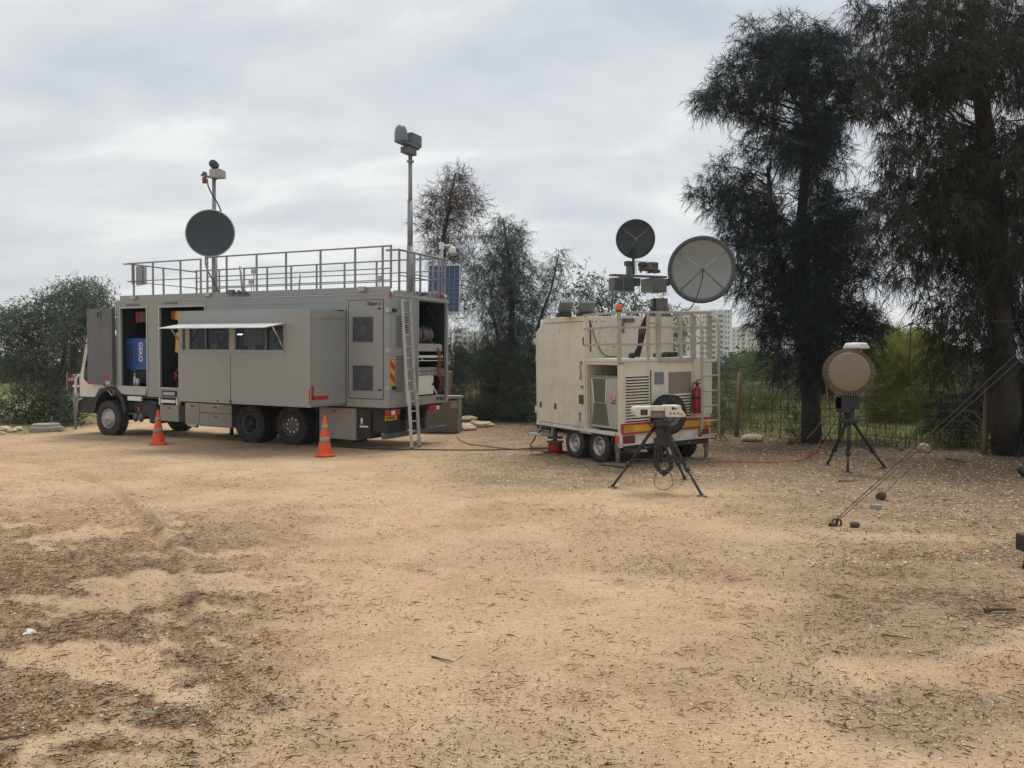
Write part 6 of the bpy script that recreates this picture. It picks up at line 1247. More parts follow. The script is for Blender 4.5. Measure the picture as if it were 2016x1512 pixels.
for i in range(1, len(FENCE) - 1):
    a, b_ = FENCE[i], FENCE[i + 1]; Ln = (b_ - a).length; n = int(Ln / .235); top = (1.55, 1.45, 1.2, 1.3, 1.36, 1.3, 1.3)[i]
    for k in range(n + 1):
        p = a + (b_ - a) * k / n; z0 = fh(p); o = part('vertical_wire', mvm, m_rust, fence, T_(Vector((p.x + random.uniform(-.015, .015), p.y, z0)) - fo) @ Matrix.Rotation(random.uniform(-.03, .03), 4, 'X') @ Matrix.Diagonal((1, 1, top / 1.26 * random.uniform(.97, 1.02), 1)))
    for j in range(7):
        z = top * (.03 + .97 * j / 6) if j < 6 else top
        q = MB(); m_ = 6; q.tube([Vector((a.x + (b_.x - a.x) * k / m_, a.y + (b_.y - a.y) * k / m_, fh(a + (b_ - a) * k / m_) + z + (random.uniform(-.025, .02) if 0 < k < m_ else 0))) - fo for k in range(m_ + 1)], .0075, 4, cap=False); part('horizontal_wire', q, m_rust, fence)
m_barkd = mat('dark_bark', (.040, .034, .028), .95, var=.4, scale=7, bump=.9, bscale=22, stretch=(1, 1, .22))
# ------------------------------------------------------------------ vegetation
def unit(v): return v / np.maximum(np.linalg.norm(v, axis=-1, keepdims=True), 1e-6)
def foliage(blobs, dens, slen, M, nlen, nwid, droop=.35, up=.25, out=.8, spread=.6, hang=.5, shell=2.4, leaf=False, along=.5, minn=6):
    """blobs: (x,y,z,rx,ry,rz). Sprigs spread through each clump's volume, every sprig a drooping twig of needles or leaves."""
    B = np.array(blobs, float); area = B[:, 3] * B[:, 5]
    cnt = np.maximum(minn, (dens * area * RNG.uniform(.75, 1.25, len(B)))).astype(int); idx = np.repeat(np.arange(len(B)), cnt); S = len(idx)
    d = unit(RNG.normal(size=(S, 3))); rad = RNG.random(S) ** (1 / shell)
    c = B[idx, :3]; r3 = B[idx, 3:6]; p = c + d * r3 * rad[:, None] * .92
    dirv = unit(d * out + RNG.normal(size=(S, 3)) * .55 + np.array([0, 0, up]))
    L_ = RNG.uniform(*slen, S)
    t = (np.arange(M)[None, :] + RNG.random((S, M))) / M
    pos = p[:, None, :] + dirv[:, None, :] * (L_[:, None] * t)[..., None]; pos[..., 2] -= droop * L_[:, None] * t ** 2
    nd = dirv[:, None, :] * along + RNG.normal(size=(S, M, 3)) * spread; nd[..., 2] -= hang * (0.5 + RNG.random((S, M))); nd = unit(nd)
    ln = RNG.uniform(*nlen, (S, M))[..., None]; side = unit(np.cross(nd, unit(RNG.normal(size=(S, M, 3))))); wd = nwid * RNG.uniform(.6, 1.3, (S, M))[..., None]
    if not leaf:
        V = np.stack([pos - side * wd / 2, pos + side * wd / 2, pos + nd * ln], 2); return V.reshape(-1, 3)
    mid = pos + nd * ln * .45; tip = pos + nd * ln; tip[..., 2] -= ln[..., 0] * .12
    V = np.stack([pos, mid + side * wd / 2, tip, pos, tip, mid - side * wd / 2], 2); return V.reshape(-1, 3)
def make_tree(name, label, cat, base, trunk, blobs, mats, fol, group=None, trunk_r=(.25, .06), limb_r=.05, trunk2=None, twigs=2, sparse=()):
    base = Vector(base); T = thing(name, label, cat, T_(base), group); mb_, ml_ = mats
    q = MB(); n = len(trunk); tr = [Vector(p) - base for p in trunk]
    q.tube(tr, [trunk_r[0] + (trunk_r[1] - trunk_r[0]) * (k / (n - 1)) ** .8 for k in range(n)], 12)
    if trunk2: tr2 = [Vector(p) - base for p in trunk2]; q.tube(tr2, [trunk_r[0] * .5 + (trunk_r[1] * .8 - trunk_r[0] * .5) * k / (len(tr2) - 1) for k in range(len(tr2))], 10)
    else: tr2 = []
    part('trunk', q, mb_, T)
    q = MB(); allp = []
    for P in (tr, tr2):
        for a, b_ in zip(P[:-1], P[1:]): allp += [lerp(a, b_, k / 6) for k in range(6)]
    rs = random.Random(len(blobs) * 7 + n)
    for b_ in blobs:
        c = Vector(b_[:3]) - base; cand = [p for p in allp if p.z < c.z - .02 * (c - p).length] or allp
        s = min(cand, key=lambda p: (p - c).length + abs((c.z - p.z) - .35 * (Vector((p.x, p.y)) - Vector((c.x, c.y))).length) * .6)
        L_ = (c - s).length; lr = max(.012, limb_r * min(1, b_[3] / .6))
        if L_ > .15: m_ = lerp(s, c, .5) + Vector((rs.uniform(-.12, .12), rs.uniform(-.12, .12), .10)) * L_; q.tube([s, lerp(s, m_, .5) + Vector((0, 0, -.02 * L_)), m_, c], [lr, lr * .8, lr * .6, lr * .3], 5)
        for k in range(twigs):
            d = Vector((rs.gauss(0, 1), rs.gauss(0, 1), rs.gauss(.2, .8))).normalized() * b_[3] * rs.uniform(.7, 1.15); q.tube([c, c + d * .5 + Vector((0, 0, .04)), c + d + Vector((0, 0, -.03))], [lr * .4, lr * .25, .004], 4)
    if q.v: part('branches', q, mb_, T)
    V = foliage(blobs, **fol) - np.array(base); tri_object('crown', V, ml_, kind=None, parent=T); return T
def survey(lst, depth, zr=.0, crop=None, rdepth=1.0, jit=.6, seed=1):
    """clumps given by bearing and apparent size, placed in a round crown about the given distance"""
    rs = random.Random(seed); out = []
    for (px, py, r) in lst:
        if crop: px, py, r = crop[1] + px / crop[0], crop[2] + py / crop[0], r / crop[0]
        m_ = r * depth / F; d = depth + rs.uniform(-1, 1) * jit * rdepth; p = at(px, py, d); out.append((p.x, p.y, p.z, m_, m_ * 1.15, m_ * .95))
    return out
l_cas_a = leaf_mat('casuarina_needles_veil_blue', (.017, .027, .033), (.048, .064, .070), .75, .2)  # bluish tint paints the glare veil into the needle colour
l_cas_b = leaf_mat('casuarina_needles_brown', (.018, .023, .020), (.064, .060, .044), .75, .2)
l_cas_c = leaf_mat('casuarina_needles_grey', (.065, .054, .050), (.14, .115, .105), .8, .15)
l_cas_d = leaf_mat('casuarina_needles_green', (.050, .068, .056), (.12, .148, .112), .75, .25)
l_acacia = leaf_mat('acacia_leaves', (.05, .075, .05), (.18, .215, .155), .6, .3)
l_bush = leaf_mat('dark_bush_leaves', (.050, .068, .050), (.125, .155, .108), .7, .25)
l_yel = leaf_mat('yellow_green_shrub', (.15, .17, .035), (.36, .36, .10), .7, .35)
l_mid = leaf_mat('mid_green_leaves', (.08, .11, .04), (.21, .24, .10), .7, .3)
l_far = leaf_mat('far_green_leaves', (.035, .055, .028), (.09, .115, .06), .8, .2)
l_dry = leaf_mat('dry_brush', (.09, .068, .042), (.23, .175, .11), .9, .1)
l_grass = leaf_mat('grass_blades', (.055, .085, .022), (.18, .20, .075), .7, .3)
BARK = (m_bark,)
FC = dict(dens=640, slen=(.22, .55), M=18, nlen=(.15, .33), nwid=.0135, droop=.35, up=.22, out=.75, spread=.42, hang=.6, shell=3.0)
# --- tall casuarina A
cA = (2.362, 1340, 0)
LA = [(340,135,34),(320,110,22),(290,185,24),(300,225,34),(490,120,36),(492,100,18),(540,170,60),(420,200,60),(620,180,70),(700,190,60),(760,240,80),(830,300,45),(360,270,80),(240,310,50),(215,360,60),(140,440,50),(120,475,55),(200,460,65),(270,440,70),(280,520,45),(480,270,110),(600,300,110),(720,340,90),(800,380,60),(850,400,50),(440,380,100),(560,400,60),(680,450,95),(770,500,70),(840,520,40),(380,470,80),(360,560,55),(410,600,75),(600,560,70),(640,640,75),(720,580,50),(700,680,55),(780,675,20),(480,640,60),(420,700,70),(520,720,60),(620,740,60),(740,760,40),
      (285,690,26),(255,720,24),(170,770,22),(200,800,40),(290,790,45),(130,860,35),(60,890,30),(90,920,34),(190,890,55),(250,890,65),(320,860,60),(180,970,50),(260,980,75),(350,960,80),(430,900,60),(330,1060,80),(420,1040,70),(480,1000,45),(640,900,50),(600,840,40),(700,930,55),(780,930,45),(640,1020,70),(740,1030,70),(810,1050,65),(850,960,40),(200,1080,34),(270,1150,60),(360,1160,85),(450,1150,70),(540,1120,60),(620,1120,75),(710,1130,75),(790,1130,55),(290,1250,45),(380,1270,65),(470,1260,60),(600,1230,80),(700,1230,80),(790,1230,70),(860,1210,60),(920,1290,32),(860,1300,50),(280,1330,45),(330,1370,35),(430,1360,60),(520,1350,60),(620,1340,70),(720,1340,70),(380,1430,50),(460,1450,70),(560,1450,70),(650,1440,70),(740,1420,55),(830,1420,32),(870,1470,36),(920,1500,30)]
LA2 = [(1500,640,22),(1516,655,20),(1532,640,20),(1530,705,22),(1522,680,20),(1535,738,16),(1585,665,16),(1600,640,34),(1640,640,34),(1670,630,28),(1700,625,24),(1720,640,20),(1735,650,12),(1610,690,34),(1650,690,26),(1690,665,24),(1600,740,30),(1640,735,24),(1700,700,18)]
bA = survey(LA, 20.5, crop=cA, rdepth=1.6, seed=3) + survey(LA2, 20.3, rdepth=1.2, seed=4)
bA += survey([(px_, py_, r_) for (px_, py_, r_) in [(1340 + a / 2.362, b / 2.362, c / 2.362) for a, b, c in LA] + LA2 if 1548 < px_ < 1625 and py_ > 150], 19.2, rdepth=.5, seed=44)
bsA = gnd(1598, 872); tA = [Vector((bsA.x, bsA.y, -.1)), at(1596, 800, 19.9), at(1590, 700, 20.2), at(1578, 600, 20.4), at(1574, 480, 20.5), at(1582, 380, 20.5), at(1592, 280, 20.5), at(1580, 190, 20.5), at(1565, 110, 20.5)]
make_tree('casuarina_tree', 'tall dark blue-green casuarina with a forked trunk behind the radar', 'tree', bsA, tA, bA, (m_barkd, l_cas_a), FC, 'casuarina trees', (.27, .06), .05, trunk2=[at(1592, 720, 20.1), at(1545, 560, 20.2), at(1520, 440, 20.3), at(1512, 330, 20.4)], twigs=3)
# --- big casuarina B at the right edge
LB_ = [(830,50,55),(800,100,30),(880,110,60),(920,170,35),(980,60,110),(1050,150,70),(1130,60,100),(1260,50,120),(1390,60,120),(1520,60,110),(1600,130,80),(1000,240,90),(1090,230,50),(1120,300,80),(1240,250,60),(1310,210,110),(1300,320,110),(1430,230,120),(1420,330,100),(1540,250,100),(1570,350,60),(930,270,45),(920,350,60),(960,440,75),(1040,400,90),(1130,400,90),(1220,390,80),(1320,420,70),(1180,470,50),(1500,430,50),(1560,470,40),(930,520,40),(960,560,45),(990,640,50),(1080,590,60),(1170,560,60),(1160,640,85),(1270,600,80),(1290,700,90),(1370,650,90),(1480,600,60),(1500,690,70),(1570,620,50),(970,690,40),(1030,720,55),(1110,740,60),(1230,790,90),(1360,780,110),(1490,780,100),(1580,750,60),(930,780,24),(950,820,40),(980,880,60),(1070,880,80),(1180,890,90),(1310,900,110),(1430,900,110),(1550,890,90),(900,950,40),(960,970,65),(1040,980,75),(1140,1010,90),(1260,1010,100),(1400,1010,110),(1520,1020,100),(900,1060,30),(960,1060,50),(1050,1090,60),(1150,1110,80),(1270,1120,90),(1390,1120,100),(1510,1130,90),(900,1140,26),(950,1150,36),(1000,1190,45),(1060,1190,50),(1040,1260,40),(1000,1290,28),(1060,1320,32),(1180,1190,60),(1290,1210,70),(1400,1220,80),(1500,1230,70),(1130,1260,45),(1110,1330,40),(1130,1390,28),(1210,1260,50),(1300,1310,55),(1390,1320,60),(1470,1330,70),(1560,1230,70),(1580,1330,70),(1230,1400,50),(1190,1450,40),(1280,1440,55),(1370,1430,60),(1460,1430,70),(1550,1440,80)]
LB2 = [(1840,650,16),(1860,665,24),(1850,700,22),(1835,730,18),(1870,730,20),(1880,690,20),(1900,640,22),(1930,650,24),(1960,660,34),(2000,650,34),(1980,710,36),(1950,740,26),(2010,740,34),(1985,790,34),(1960,830,26),(2010,830,30),(1995,870,26),(1975,880,22),(1930,780,24),(1900,800,26),(1870,800,24),(1850,840,22),(1890,850,22),(1845,790,18),
       (2050,60,60),(2070,170,60),(2060,280,60),(2080,400,60),(2060,520,60),(2080,640,60),(2060,760,50),(2090,850,40)]
_bk = [q for q in LB2 if q[1] > 730 and q[0] < 1992]; bB = survey(LB_, 16.4, crop=cA, rdepth=1.9, seed=5) + survey([q for q in LB2 if q not in _bk], 16.4, rdepth=1.0, seed=6) + survey(_bk, 18.6, rdepth=.8, seed=7)
bsB = gnd(1985, 895); tB = [Vector((bsB.x, bsB.y, -.1)), at(1980, 800, 16.0), at(1972, 680, 16.2), at(1962, 560, 16.3), at(1955, 430, 16.4), at(1945, 300, 16.4), at(1930, 180, 16.4), at(1920, 60, 16.4), at(1915, -60, 16.4)]
make_tree('casuarina_tree', 'largest brown-tinged casuarina filling the right edge of the view', 'tree', bsB, tB, bB, (m_barkd, l_cas_b), dict(FC, dens=540, nwid=.0125, nlen=(.15, .34), slen=(.22, .55), hang=1.05, M=20, droop=.6), 'casuarina trees', (.31, .11), .05, trunk2=[at(2030, 860, 15.9), at(2040, 600, 16.1), at(2030, 300, 16.3), at(2020, 100, 16.4)], twigs=3)
# --- three trees between truck and trailer
cC = (2.8, 780, 320)
LC = [(345,50,22),(320,80,30),(370,90,34),(280,100,28),(330,140,55),(260,150,40),(400,160,45),(440,190,34),(460,215,24),(210,185,34),(180,200,24),(410,230,55),(250,230,55),(330,230,55),(440,280,34),(190,270,40),(150,320,30),(125,350,26),(220,320,50),(300,320,60),(370,300,50),(200,390,40),(260,400,50),(320,390,50),(170,440,35),(230,470,45),(300,480,50),(190,520,40),(260,550,50),(340,540,40),(400,540,40),(440,570,35),(400,600,40),(330,640,45),(360,700,40),(390,760,40),(350,800,40),(310,870,32),(285,960,36)]
DC_ = 31.5; bC = survey(LC, DC_, crop=cC, rdepth=1.5, seed=8); bsC = at(876, 830, DC_); bsC.z = .3
make_tree('casuarina_tree', 'greyish purple-brown casuarina behind the solar panel', 'tree', bsC, [bsC - Vector((0, 0, .4)), at(874, 700, DC_), at(874, 560, DC_), at(873, 470, DC_), at(885, 400, DC_), at(897, 340, DC_)], bC, (m_bark, l_cas_c), dict(FC, dens=290, nwid=.018, nlen=(.25, .45), slen=(.4, .8), M=12, hang=.25, up=.35), 'casuarina trees', (.20, .04), .04, twigs=4)
LD = [(560,310,18),(590,305,22),(620,340,26),(600,380,36),(570,340,20),(640,370,28),(680,370,22),(640,420,45),(590,440,45),(690,430,32),(540,450,28),(440,385,20),(480,390,22),(420,410,18),(400,440,14),(510,410,26),(490,450,18),(640,490,50),(560,510,50),(690,500,32),(530,560,40),(600,570,60),(670,570,50),(730,590,36),(770,600,20),(480,590,34),(440,620,26),(500,650,45),(570,660,60),(650,660,60),(720,660,45),(750,710,26),(470,700,40),(530,740,55),(610,750,65),(690,750,50),(450,770,40),(500,810,50),(580,840,65),(660,840,60),(730,800,30),(490,890,36),(550,930,65),(640,930,65),(700,900,40),(560,1020,65),(650,1020,60)]
DD = 29.5; bD = survey(LD, DD, crop=cC, rdepth=1.4, seed=9); bsD = at(1003, 830, DD); bsD.z = .3
make_tree('casuarina_tree', 'drooping green casuarina in the middle between truck and trailer', 'tree', bsD, [bsD - Vector((0, 0, .4)), at(1006, 720, DD), at(1008, 620, DD), at(1003, 520, DD), at(992, 440, DD)], bD, (m_bark, l_cas_d), dict(FC, dens=360, nwid=.017, nlen=(.25, .45), slen=(.35, .8), hang=.8, M=13), 'casuarina trees', (.22, .04), .04, trunk2=[at(1000, 800, DD), at(980, 660, DD), at(965, 600, DD)], twigs=3)
LE = [(895,490,18),(905,520,26),(900,560,30),(920,570,18),(870,520,12),(880,600,34),(860,650,36),(800,630,22),(820,620,18),(850,700,38),(820,730,42),(870,730,26),(790,780,42),(840,800,34),(770,840,40),(730,820,30),(720,880,40),(780,900,40),(750,960,45),(720,1000,40)]
DE = 28.5; bE = survey(LE, DE, crop=cC, rdepth=.9, seed=10); bsE = at(1046, 830, DE); bsE.z = .3
make_tree('casuarina_tree', 'thin leaning casuarina just left of the trailer', 'tree', bsE, [bsE - Vector((0, 0, .4)), at(1050, 700, DE), at(1062, 630, DE), at(1085, 570, DE), at(1100, 500, DE)], bE, (m_bark, l_cas_d), dict(FC, dens=320, nwid=.017, nlen=(.22, .4), slen=(.3, .6), hang=.6, M=12), 'casuarina trees', (.10, .025), .03, twigs=3)
# --- acacias
LG = [(140,566,12),(120,572,10),(165,572,12),(188,566,10),(205,575,10),(150,585,18),(185,590,18),(110,590,14),(85,592,10),(60,600,10),(130,605,22),(175,612,24),(205,610,18),(90,612,20),(55,618,16),(30,610,12),(10,620,14),(215,640,18),(150,635,26),(110,640,26),(70,645,24),(30,640,18),(185,655,26),(10,655,20),(140,670,26),(90,680,26),(45,675,22),(195,700,26),(150,705,26),(105,715,26),(60,710,24),(15,695,20),(180,740,22),(130,745,24),(85,750,22),(35,740,20),(5,735,16),(100,775,18)]
DG = 29.0; bG = survey(LG, DG, rdepth=2.2, seed=12) + survey([(-30,640,30),(-60,680,30),(-40,720,26)], DG, rdepth=1.5, seed=13); bsG = at(110, 832, DG); bsG.z = 0
FA = dict(dens=640, slen=(.4, 1.0), M=10, nlen=(.11, .21), nwid=.033, droop=.35, up=.35, out=.8, spread=.6, hang=.45, leaf=True, shell=2.0)
make_tree('acacia_tree', 'wide willow-like acacia at the far left behind the truck cab', 'tree', bsG, [bsG - Vector((0, 0, .2)), at(112, 790, DG), at(120, 730, DG), at(135, 650, DG), at(150, 590, DG)], bG, (m_bark, l_acacia), FA, None, (.14, .03), .04, trunk2=[at(108, 800, DG), at(75, 720, DG), at(50, 640, DG)], twigs=4)
LF = [(1118,566,12),(1150,552,12),(1165,560,14),(1130,585,16),(1160,590,20),(1185,580,14),(1195,600,18),(1175,615,20),(1225,590,14),(1245,588,14),(1215,610,18),(1250,605,18),(1275,600,14),(1290,612,12),(1140,610,16),(1230,625,16),(1340,625,7),(1345,645,8),(1338,668,8),(1350,655,5),(1335,690,7),(1180,650,26),(1230,660,26),(1130,660,24),(1290,660,22),(1320,645,12),(1325,690,14),(1110,700,24),(1160,720,30),(1220,720,30),(1280,720,30)]
DF = 24.5; bF = survey(LF, DF, rdepth=1.2, seed=14); bsF = at(1205, 836, DF); bsF.z = .2
make_tree('acacia_tree', 'loose grey-green acacia showing above the trailer deck', 'tree', bsF, [bsF - Vector((0, 0, .3)), at(1205, 740, DF), at(1200, 660, DF), at(1180, 590, DF)], bF, (m_bark, l_acacia), dict(FA, dens=260, nlen=(.12, .24), nwid=.036, up=.5), None, (.10, .02), .025, trunk2=[at(1210, 760, DF), at(1240, 660, DF), at(1250, 600, DF)], twigs=4)
# --- bushes and shrubs (each its own thing: stems and foliage)
def bush(label, lst, depth, ml, fol, crop=None, name='bush', group='bushes along the fence', rdepth=1.0, seed=1, cat='bush'):
    b_ = survey(lst, depth, crop=crop, rdepth=rdepth, seed=seed); cx_ = sum(q[0] for q in b_) / len(b_); base = Vector((cx_, depth, float(height(np.array([cx_]), np.array([depth]))[0]))); T = thing(name, label, cat, T_(base), group)
    q = MB(); rs = random.Random(seed)
    if name == 'bush': b_ = b_ + [(c[0] + rs.uniform(-.3, .3), c[1] + rs.uniform(-.4, .1), base.z + c[3] * .45, c[3] * 1.0, c[4], c[5] * .7) for c in b_ if c[2] - base.z > .5]
    for c in b_: c_ = Vector(c[:3]) - base; q.tube([Vector((c_.x * .75 + rs.uniform(-.3, .3), c_.y * .6, -.05)), lerp(Vector((c_.x * .8 + rs.uniform(-.25, .25), c_.y * .6, 0)), c_, rs.uniform(.35, .6)), c_ + Vector((rs.uniform(-.2, .2), 0, .1))], [.014, .010, .004], 5)
    part('stems', q, m_bark, T, kind='stuff'); tri_object('foliage', foliage(b_, **fol) - np.array(base), ml, kind=None, parent=T); return T
FB = dict(dens=400, slen=(.4, .9), M=14, nlen=(.20, .42), nwid=.018, droop=.30, up=.7, out=.6, spread=.40, hang=.1, along=.8)
bush('dense dark green bush right behind the solar tower', [(300,1060,50),(330,1070,40),(380,1120,50),(330,1130,55),(420,1060,50),(310,1200,50),(350,1230,50),(420,1150,50),(300,1290,50)], 31.0, l_bush, FB, cC, seed=21)
bush('dense dark green bush in the middle between truck and trailer', [(460,1100,55),(520,1070,60),(590,1090,65),(540,1160,70),(460,1190,50),(620,1170,65),(540,1250,65),(600,1270,60),(520,1330,55),(590,1360,50)], 29.5, l_bush, dict(FB, dens=430), cC, seed=22)
bush('dark green bush against the left side of the trailer', [(660,1040,50),(720,1050,55),(760,1090,45),(680,1130,60),(740,1160,60),(700,1230,60),(760,1260,50),(660,1290,50),(720,1340,50),(770,1350,40)], 28.5, l_bush, FB, cC, seed=23)
bush('thin dry brush at the mesh fence beside the solar tower', [(430,1260,35),(400,1300,36),(450,1320,34),(390,1350,30),(470,1370,30)], 29.0, l_dry, dict(FB, dens=70, M=8), cC, seed=24)
bush('bright yellow-green broom bush behind the fence right of the radar', [(1730,690,22),(1760,680,20),(1790,690,24),(1820,685,22),(1840,700,20),(1745,720,28),(1785,725,30),(1825,730,26),(1725,745,22),(1765,755,28),(1805,760,28),(1845,755,20),(1735,775,20)], 25.0, l_yel, dict(FB, dens=800, up=1.0, nlen=(.18, .38), nwid=.016), seed=25)
bush('low yellow-green shrub behind the leaning fence post', [(1490,705,14),(1515,715,16),(1480,725,16),(1510,738,18),(1535,728,12),(1470,745,16)], 30.0, l_mid, dict(FB, dens=260), seed=26)
bush('grey-green shrub behind the trailer ladder', [(1425,745,14),(1440,760,16),(1420,775,16),(1450,785,14),(1432,800,14)], 25.0, l_mid, dict(FB, dens=200), seed=27)
bush('dark shrub at the foot of the tall casuarina', [(1570,800,18),(1558,825,16),(1580,840,18),(1562,850,14),(1600,850,16)], 19.6, l_cas_a, dict(FB, dens=200, nlen=(.12, .25), nwid=.012), seed=28)
bush('low dry brown brush right of the radar tripod', [(1745,870,14),(1770,868,16),(1795,872,14),(1735,882,10)], 18.6, l_dry, dict(FB, dens=220, nlen=(.08, .2), slen=(.2, .4), nwid=.010), seed=29)
bush('tall green weed with broad leaves beside the trailer ladder', [(1418,800,5),(1421,818,6),(1416,835,6),(1420,850,5)], 20.6, l_mid, dict(FB, dens=500, leaf=True, nlen=(.10, .18), nwid=.04, slen=(.1, .25), minn=14, M=6), name='weed', cat='plant', seed=30)
bush('yellow-flowered wild mustard left of the radar', [(1612,790,8),(1630,795,8),(1645,788,7),(1622,808,8),(1640,812,8)], 20.6, leaf_mat('mustard_flowers', (.10, .13, .02), (.50, .40, .02), .7, .3), dict(FB, dens=300, nlen=(.03, .08), nwid=.03, leaf=True, slen=(.2, .5)), name='wild_mustard', cat='plant', seed=31)
bush('green bush hanging over the fence behind the pale post', [(1880,700,20),(1900,720,18),(1870,740,20),(1850,770,18),(1900,770,18)], 19.5, l_mid, dict(FB, dens=200, hang=.4), seed=32)
bush('low dark scrub at the foot of the left acacia', [(30,790,16),(60,785,18),(95,800,20),(130,795,18),(20,815,16),(70,818,18),(115,822,16),(160,810,12),(145,830,10)], 26.5, l_bush, dict(FB, dens=420, leaf=True, nlen=(.07, .14), nwid=.05), seed=33)
bush('dry brown scrub at the far left edge', [(-20,800,20),(5,820,14),(40,832,12),(85,835,10)], 27.5, l_dry, dict(FB, dens=150), seed=34)
bush('dark green hedge bush behind the trailer', [(1100,780,40),(1180,770,40),(1260,770,40),(1330,760,36),(1390,770,28),(1140,820,30),(1300,820,30),(1380,815,24)], 23.5, l_bush, dict(FB, dens=150), seed=35)
for k, (lst, d, lab) in enumerate((([(1440,705,12),(1460,700,11),(1450,715,12),(1475,712,10)], 70, 'round green tree in front of the tall apartment tower'), ([(1490,700,9),(1510,698,10),(1530,703,10),(1500,712,12),(1520,714,12)], 75, 'green treetop below the cream apartment block'), ([(1545,705,9),(1565,700,10),(1585,706,10),(1555,716,10),(1575,716,10)], 78, 'green treetop between the two casuarina trunks'),
    ([(1740,668,8),(1755,660,9),(1770,664,8),(1750,674,10),(1785,668,8)], 60, 'hazy treetop left of the hanging wire antenna'), ([(1800,668,8),(1815,650,6),(1822,662,9),(1840,664,9),(1830,676,10)], 58, 'hazy taller treetop right of the hanging wire antenna'), ([(1870,700,12),(1890,694,10),(1905,702,12)], 60, 'hazy treetop seen through the big casuarina'), ([(905,705,12),(925,712,12),(945,708,12),(965,716,12)], 60, 'dark treetop below the apartment block left'))):
    b_ = survey(lst, d, rdepth=1.5, seed=40 + k); cx_ = sum(q[0] for q in b_) / len(b_); bs = Vector((cx_, d, .5)); make_tree('distant_tree', lab, 'tree', bs, [bs, bs + Vector((0, 0, 1.6)), Vector((cx_, d, b_[0][2]))], b_, (m_bark, l_far), dict(dens=60, slen=(.4, .9), M=8, nlen=(.25, .45), nwid=.16, droop=.2, up=.3, leaf=True, spread=.8), 'trees in the middle distance', (.16, .05), .05, twigs=1)
rs_ = random.Random(99)
scr = []
for k in range(46):
    px = rs_.uniform(1405, 2030); d = rs_.uniform(26, 48); py = rs_.uniform(718, 765); rr_v = rs_.uniform(10, 20) * 26 / d * 1.3; scr.append((px, py, rr_v, d))
def scrub(label, sel, ml, seed, fol):
    b_ = []
    for (px, py, r_, d) in sel: b_ += survey([(px, py, r_), (px + r_ * .8, py + r_ * .5, r_ * .8), (px - r_ * .7, py + r_ * .6, r_ * .7)], d, rdepth=.8, seed=seed + int(px))
    o = tri_object('scrub', foliage(b_, **fol), ml)
    return o
scrub('', scr[::3], l_mid, 61, dict(FB, dens=150, nlen=(.15, .35), nwid=.025)).name = 'green_scrub'
scrub('', scr[1::3], l_bush, 62, dict(FB, dens=150, nlen=(.15, .35), nwid=.025)).name = 'dark_scrub'
scrub('', scr[2::3], l_dry, 63, dict(FB, dens=130, nlen=(.15, .35), nwid=.022)).name = 'dry_scrub'
# far-off wood: one mass along the horizon
fw = []
for k in range(420):
    a = R(RNG.uniform(-70, 70)); d = RNG.uniform(95, 190); fw.append((d * math.sin(a), d * math.cos(a), RNG.uniform(.8, 2.6) + .004 * d, RNG.uniform(1.6, 3.6), 2.5, RNG.uniform(1.2, 2.4)))
tri_object('far_wood', foliage(fw, dens=9, slen=(.6, 1.4), M=8, nlen=(.5, 1.0), nwid=.5, leaf=True, spread=.8), l_far)
# grass and weeds beyond the fence and at the left
def grass_field(name, n, fx, hr, m, wid):
    x, y = fx(n); z = height(x, y); n = len(x); h = RNG.uniform(*hr, n); a = RNG.uniform(0, 6.28, n); w = wid * RNG.uniform(.6, 1.3, n); lean = RNG.normal(0, .35, (n, 2)) * h[:, None]
    A = np.column_stack([x - np.cos(a) * w, y - np.sin(a) * w, z - .02]); B = np.column_stack([x + np.cos(a) * w, y + np.sin(a) * w, z - .02]); C_ = np.column_stack([x + lean[:, 0], y + lean[:, 1], z + h]); return tri_object(name, np.stack([A, B, C_], 1).reshape(-1, 3), m)
def beyond(n):
    x = RNG.uniform(-4, 30, n); y = RNG.uniform(10, 62, n); fd = fence_dist(x, y); k = (fd < -.05) & (x < y * .85) & (RNG.random(n) < np.clip(1.2 - (y - 15) / 70, .25, 1) * (.35 + .9 * fbm(x * .5, y * .5, 5, 3))); return x[k], y[k]
grass_field('wild_grass', 32000, beyond, (.08, .34), l_grass, .012); grass_field('dry_grass', 48000, beyond, (.12, .55), l_dry, .010)
def leftg(n):
    x = RNG.uniform(-32, -9, n); y = RNG.uniform(21, 60, n); m = masks(x, y)[3]; k = RNG.random(n) < m * (fence_dist(x, y) > -3); return x[k], y[k]
grass_field('roadside_grass', 12000, leftg, (.04, .22), l_grass, .014)
def tufts(n):
    x, y = scatter_pts(n, 6.5, 20, 1.0, .1, .8); k = (RNG.random(n) < sst(.60, .72, fbm(x * 1.3, y * 1.3, 7, 3))) & (fence_dist(x, y) > 0); return x[k], y[k]
grass_field('sparse_weeds', 5000, tufts, (.02, .06), l_mid, .006)
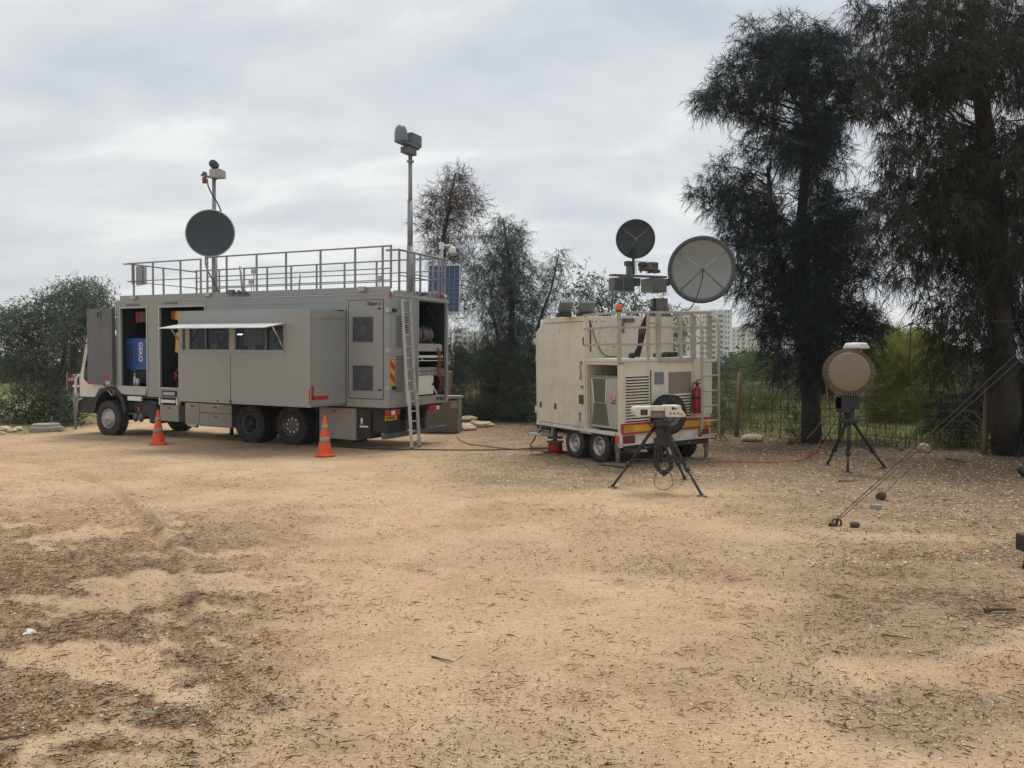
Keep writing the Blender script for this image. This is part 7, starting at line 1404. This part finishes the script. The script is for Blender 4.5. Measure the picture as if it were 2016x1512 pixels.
# ------------------------------------------------------------------ apartment buildings far behind the trees
m_b1 = mat('pale_render_wall', (.74, .71, .64), .9, var=.05, scale=.05); m_b2 = mat('cream_render_wall', (.72, .64, .51), .9, var=.05, scale=.05); m_b3 = mat('grey_render_band', (.26, .245, .23), .9); m_bw = mat('dark_window_opening', (.06, .065, .07), .3); m_bp = mat('white_parapet', (.62, .61, .58), .8)
def building(label, depth, blocks, wins, balcs, rows, y0, dy, yaw=.0):
    k = depth / F; b0 = blocks[0]; base = at((b0[0] + b0[1]) / 2, 742, depth); base.z = 0; o = thing('apartment_building', label, 'building', T_(base), 'apartment buildings far behind the trees')
    def X(px): return (px - CX) * k - base.x
    def Z(py): return CAM_H + (HORIZON - py) * k
    for (x0, x1, yt, off, m_) in blocks: q = MB(); q.box(X(x0), X(x1), off, off + 16, -1, Z(yt)); q.box(X(x0) - .1, X(x1) + .1, off - .15, off + 16.1, Z(yt), Z(yt) + .9) if x1 - x0 > 14 else None; part('wall', q, m_, o)
    me = {}
    for (px, w_, off) in wins:
        for r in range(rows):
            q = me.get(('w', w_)); b_ = MB(); b_.box(-w_ * k / 2, w_ * k / 2, -.12, .0, 0, 1.5)
            p = part('window', q or b_, m_bw, o, T_((X(px), off - .02, Z(y0 + dy * r + 3.2)))); me[('w', w_)] = p.data
            q = me.get(('s', w_)); b_ = MB(); b_.box(-w_ * k / 2 - .12, w_ * k / 2 + .12, -.22, -.12, -.2, 0.0); s_ = part('sill', q or b_, m_bp, p); me[('s', w_)] = s_.data
    for (px, w_, off) in balcs:
        for r in range(rows):
            q = me.get(('b', w_)); b_ = MB(); b_.box(-w_ * k / 2, w_ * k / 2, -.10, .0, .9, 2.55)
            p = part('balcony', q or b_, m_bw, o, T_((X(px), off - .02, Z(y0 + dy * r + 5.2)))); me[('b', w_)] = p.data
            q = me.get(('p', w_)); b_ = MB(); b_.box(-w_ * k / 2 - .1, w_ * k / 2 + .1, -1.5, -.10, -.15, .85); s_ = part('parapet', q or b_, m_bp, p); me[('p', w_)] = s_.data
    return o
building('tall pale apartment tower with stacked balconies seen through the trailer railing', 440, [(1316, 1352, 624, 0, m_b2), (1352, 1397, 617, 1.0, m_b1), (1397, 1426, 613, .5, m_b1), (1426, 1440, 610, -.5, m_b1), (1363, 1382, 604, 6, m_b1), (1338, 1350, 640, -.4, m_b3)], [(1380, 2.2, 1.0), (1386, 2.6, 1.0), (1391, 2.6, 1.0), (1428.5, 2.4, -.5), (1433.5, 2.4, -.5)], [(1404.5, 9, .5), (1418.5, 9, .5)], 11, 613, 10.25)
building('lower cream apartment block right of the tall tower', 540, [(1439, 1470, 648, 0, m_b2), (1469, 1492, 641, .8, m_b2), (1492, 1506, 652, 1.5, m_b1), (1449, 1458, 643, 6, m_b2), (1544, 1578, 648, 1.0, m_b2)], [(1444.5, 2.8, 0), (1453, 2.8, 0), (1475, 2.4, .8), (1481, 2.4, .8), (1494, 1.8, 1.5), (1499, 1.8, 1.5), (1551, 2.4, 1), (1562, 2.4, 1), (1571, 2.4, 1)], [(1463, 5, 0)], 8, 651, 8.4)
building('white apartment block seen between the solar tower and the casuarina', 400, [(893, 913, 650, 0, m_b1), (912, 946, 655, .8, m_b1), (937, 960, 664, 2, m_b2), (905, 918, 645, 5, m_b1)], [(916, 3, .8), (926, 4, .8), (936, 2.5, .8), (950, 2.5, 2)], [(902, 13, 0)], 6, 655, 10.6)
# ------------------------------------------------------------------ the slightly milky air
def build_haze():
    b = MB(); b.box(-940, 940, -940, 940, -4.0, 52.0); me = b.mesh('haze', m_haze()); o = bpy.data.objects.new('haze', me); COL.objects.link(o); o['kind'] = 'stuff'
def m_haze():
    m, nt, bs = _nodes('haze_air'); nt.nodes.remove(bs); v = nt.nodes.new('ShaderNodeVolumePrincipled'); v.inputs['Color'].default_value = (.90, .93, .96, 1); v.inputs['Density'].default_value = 0.0005; v.inputs['Anisotropy'].default_value = 0.3
    nt.links.new(v.outputs[0], nt.nodes['Material Output'].inputs['Volume']); return m
build_haze()
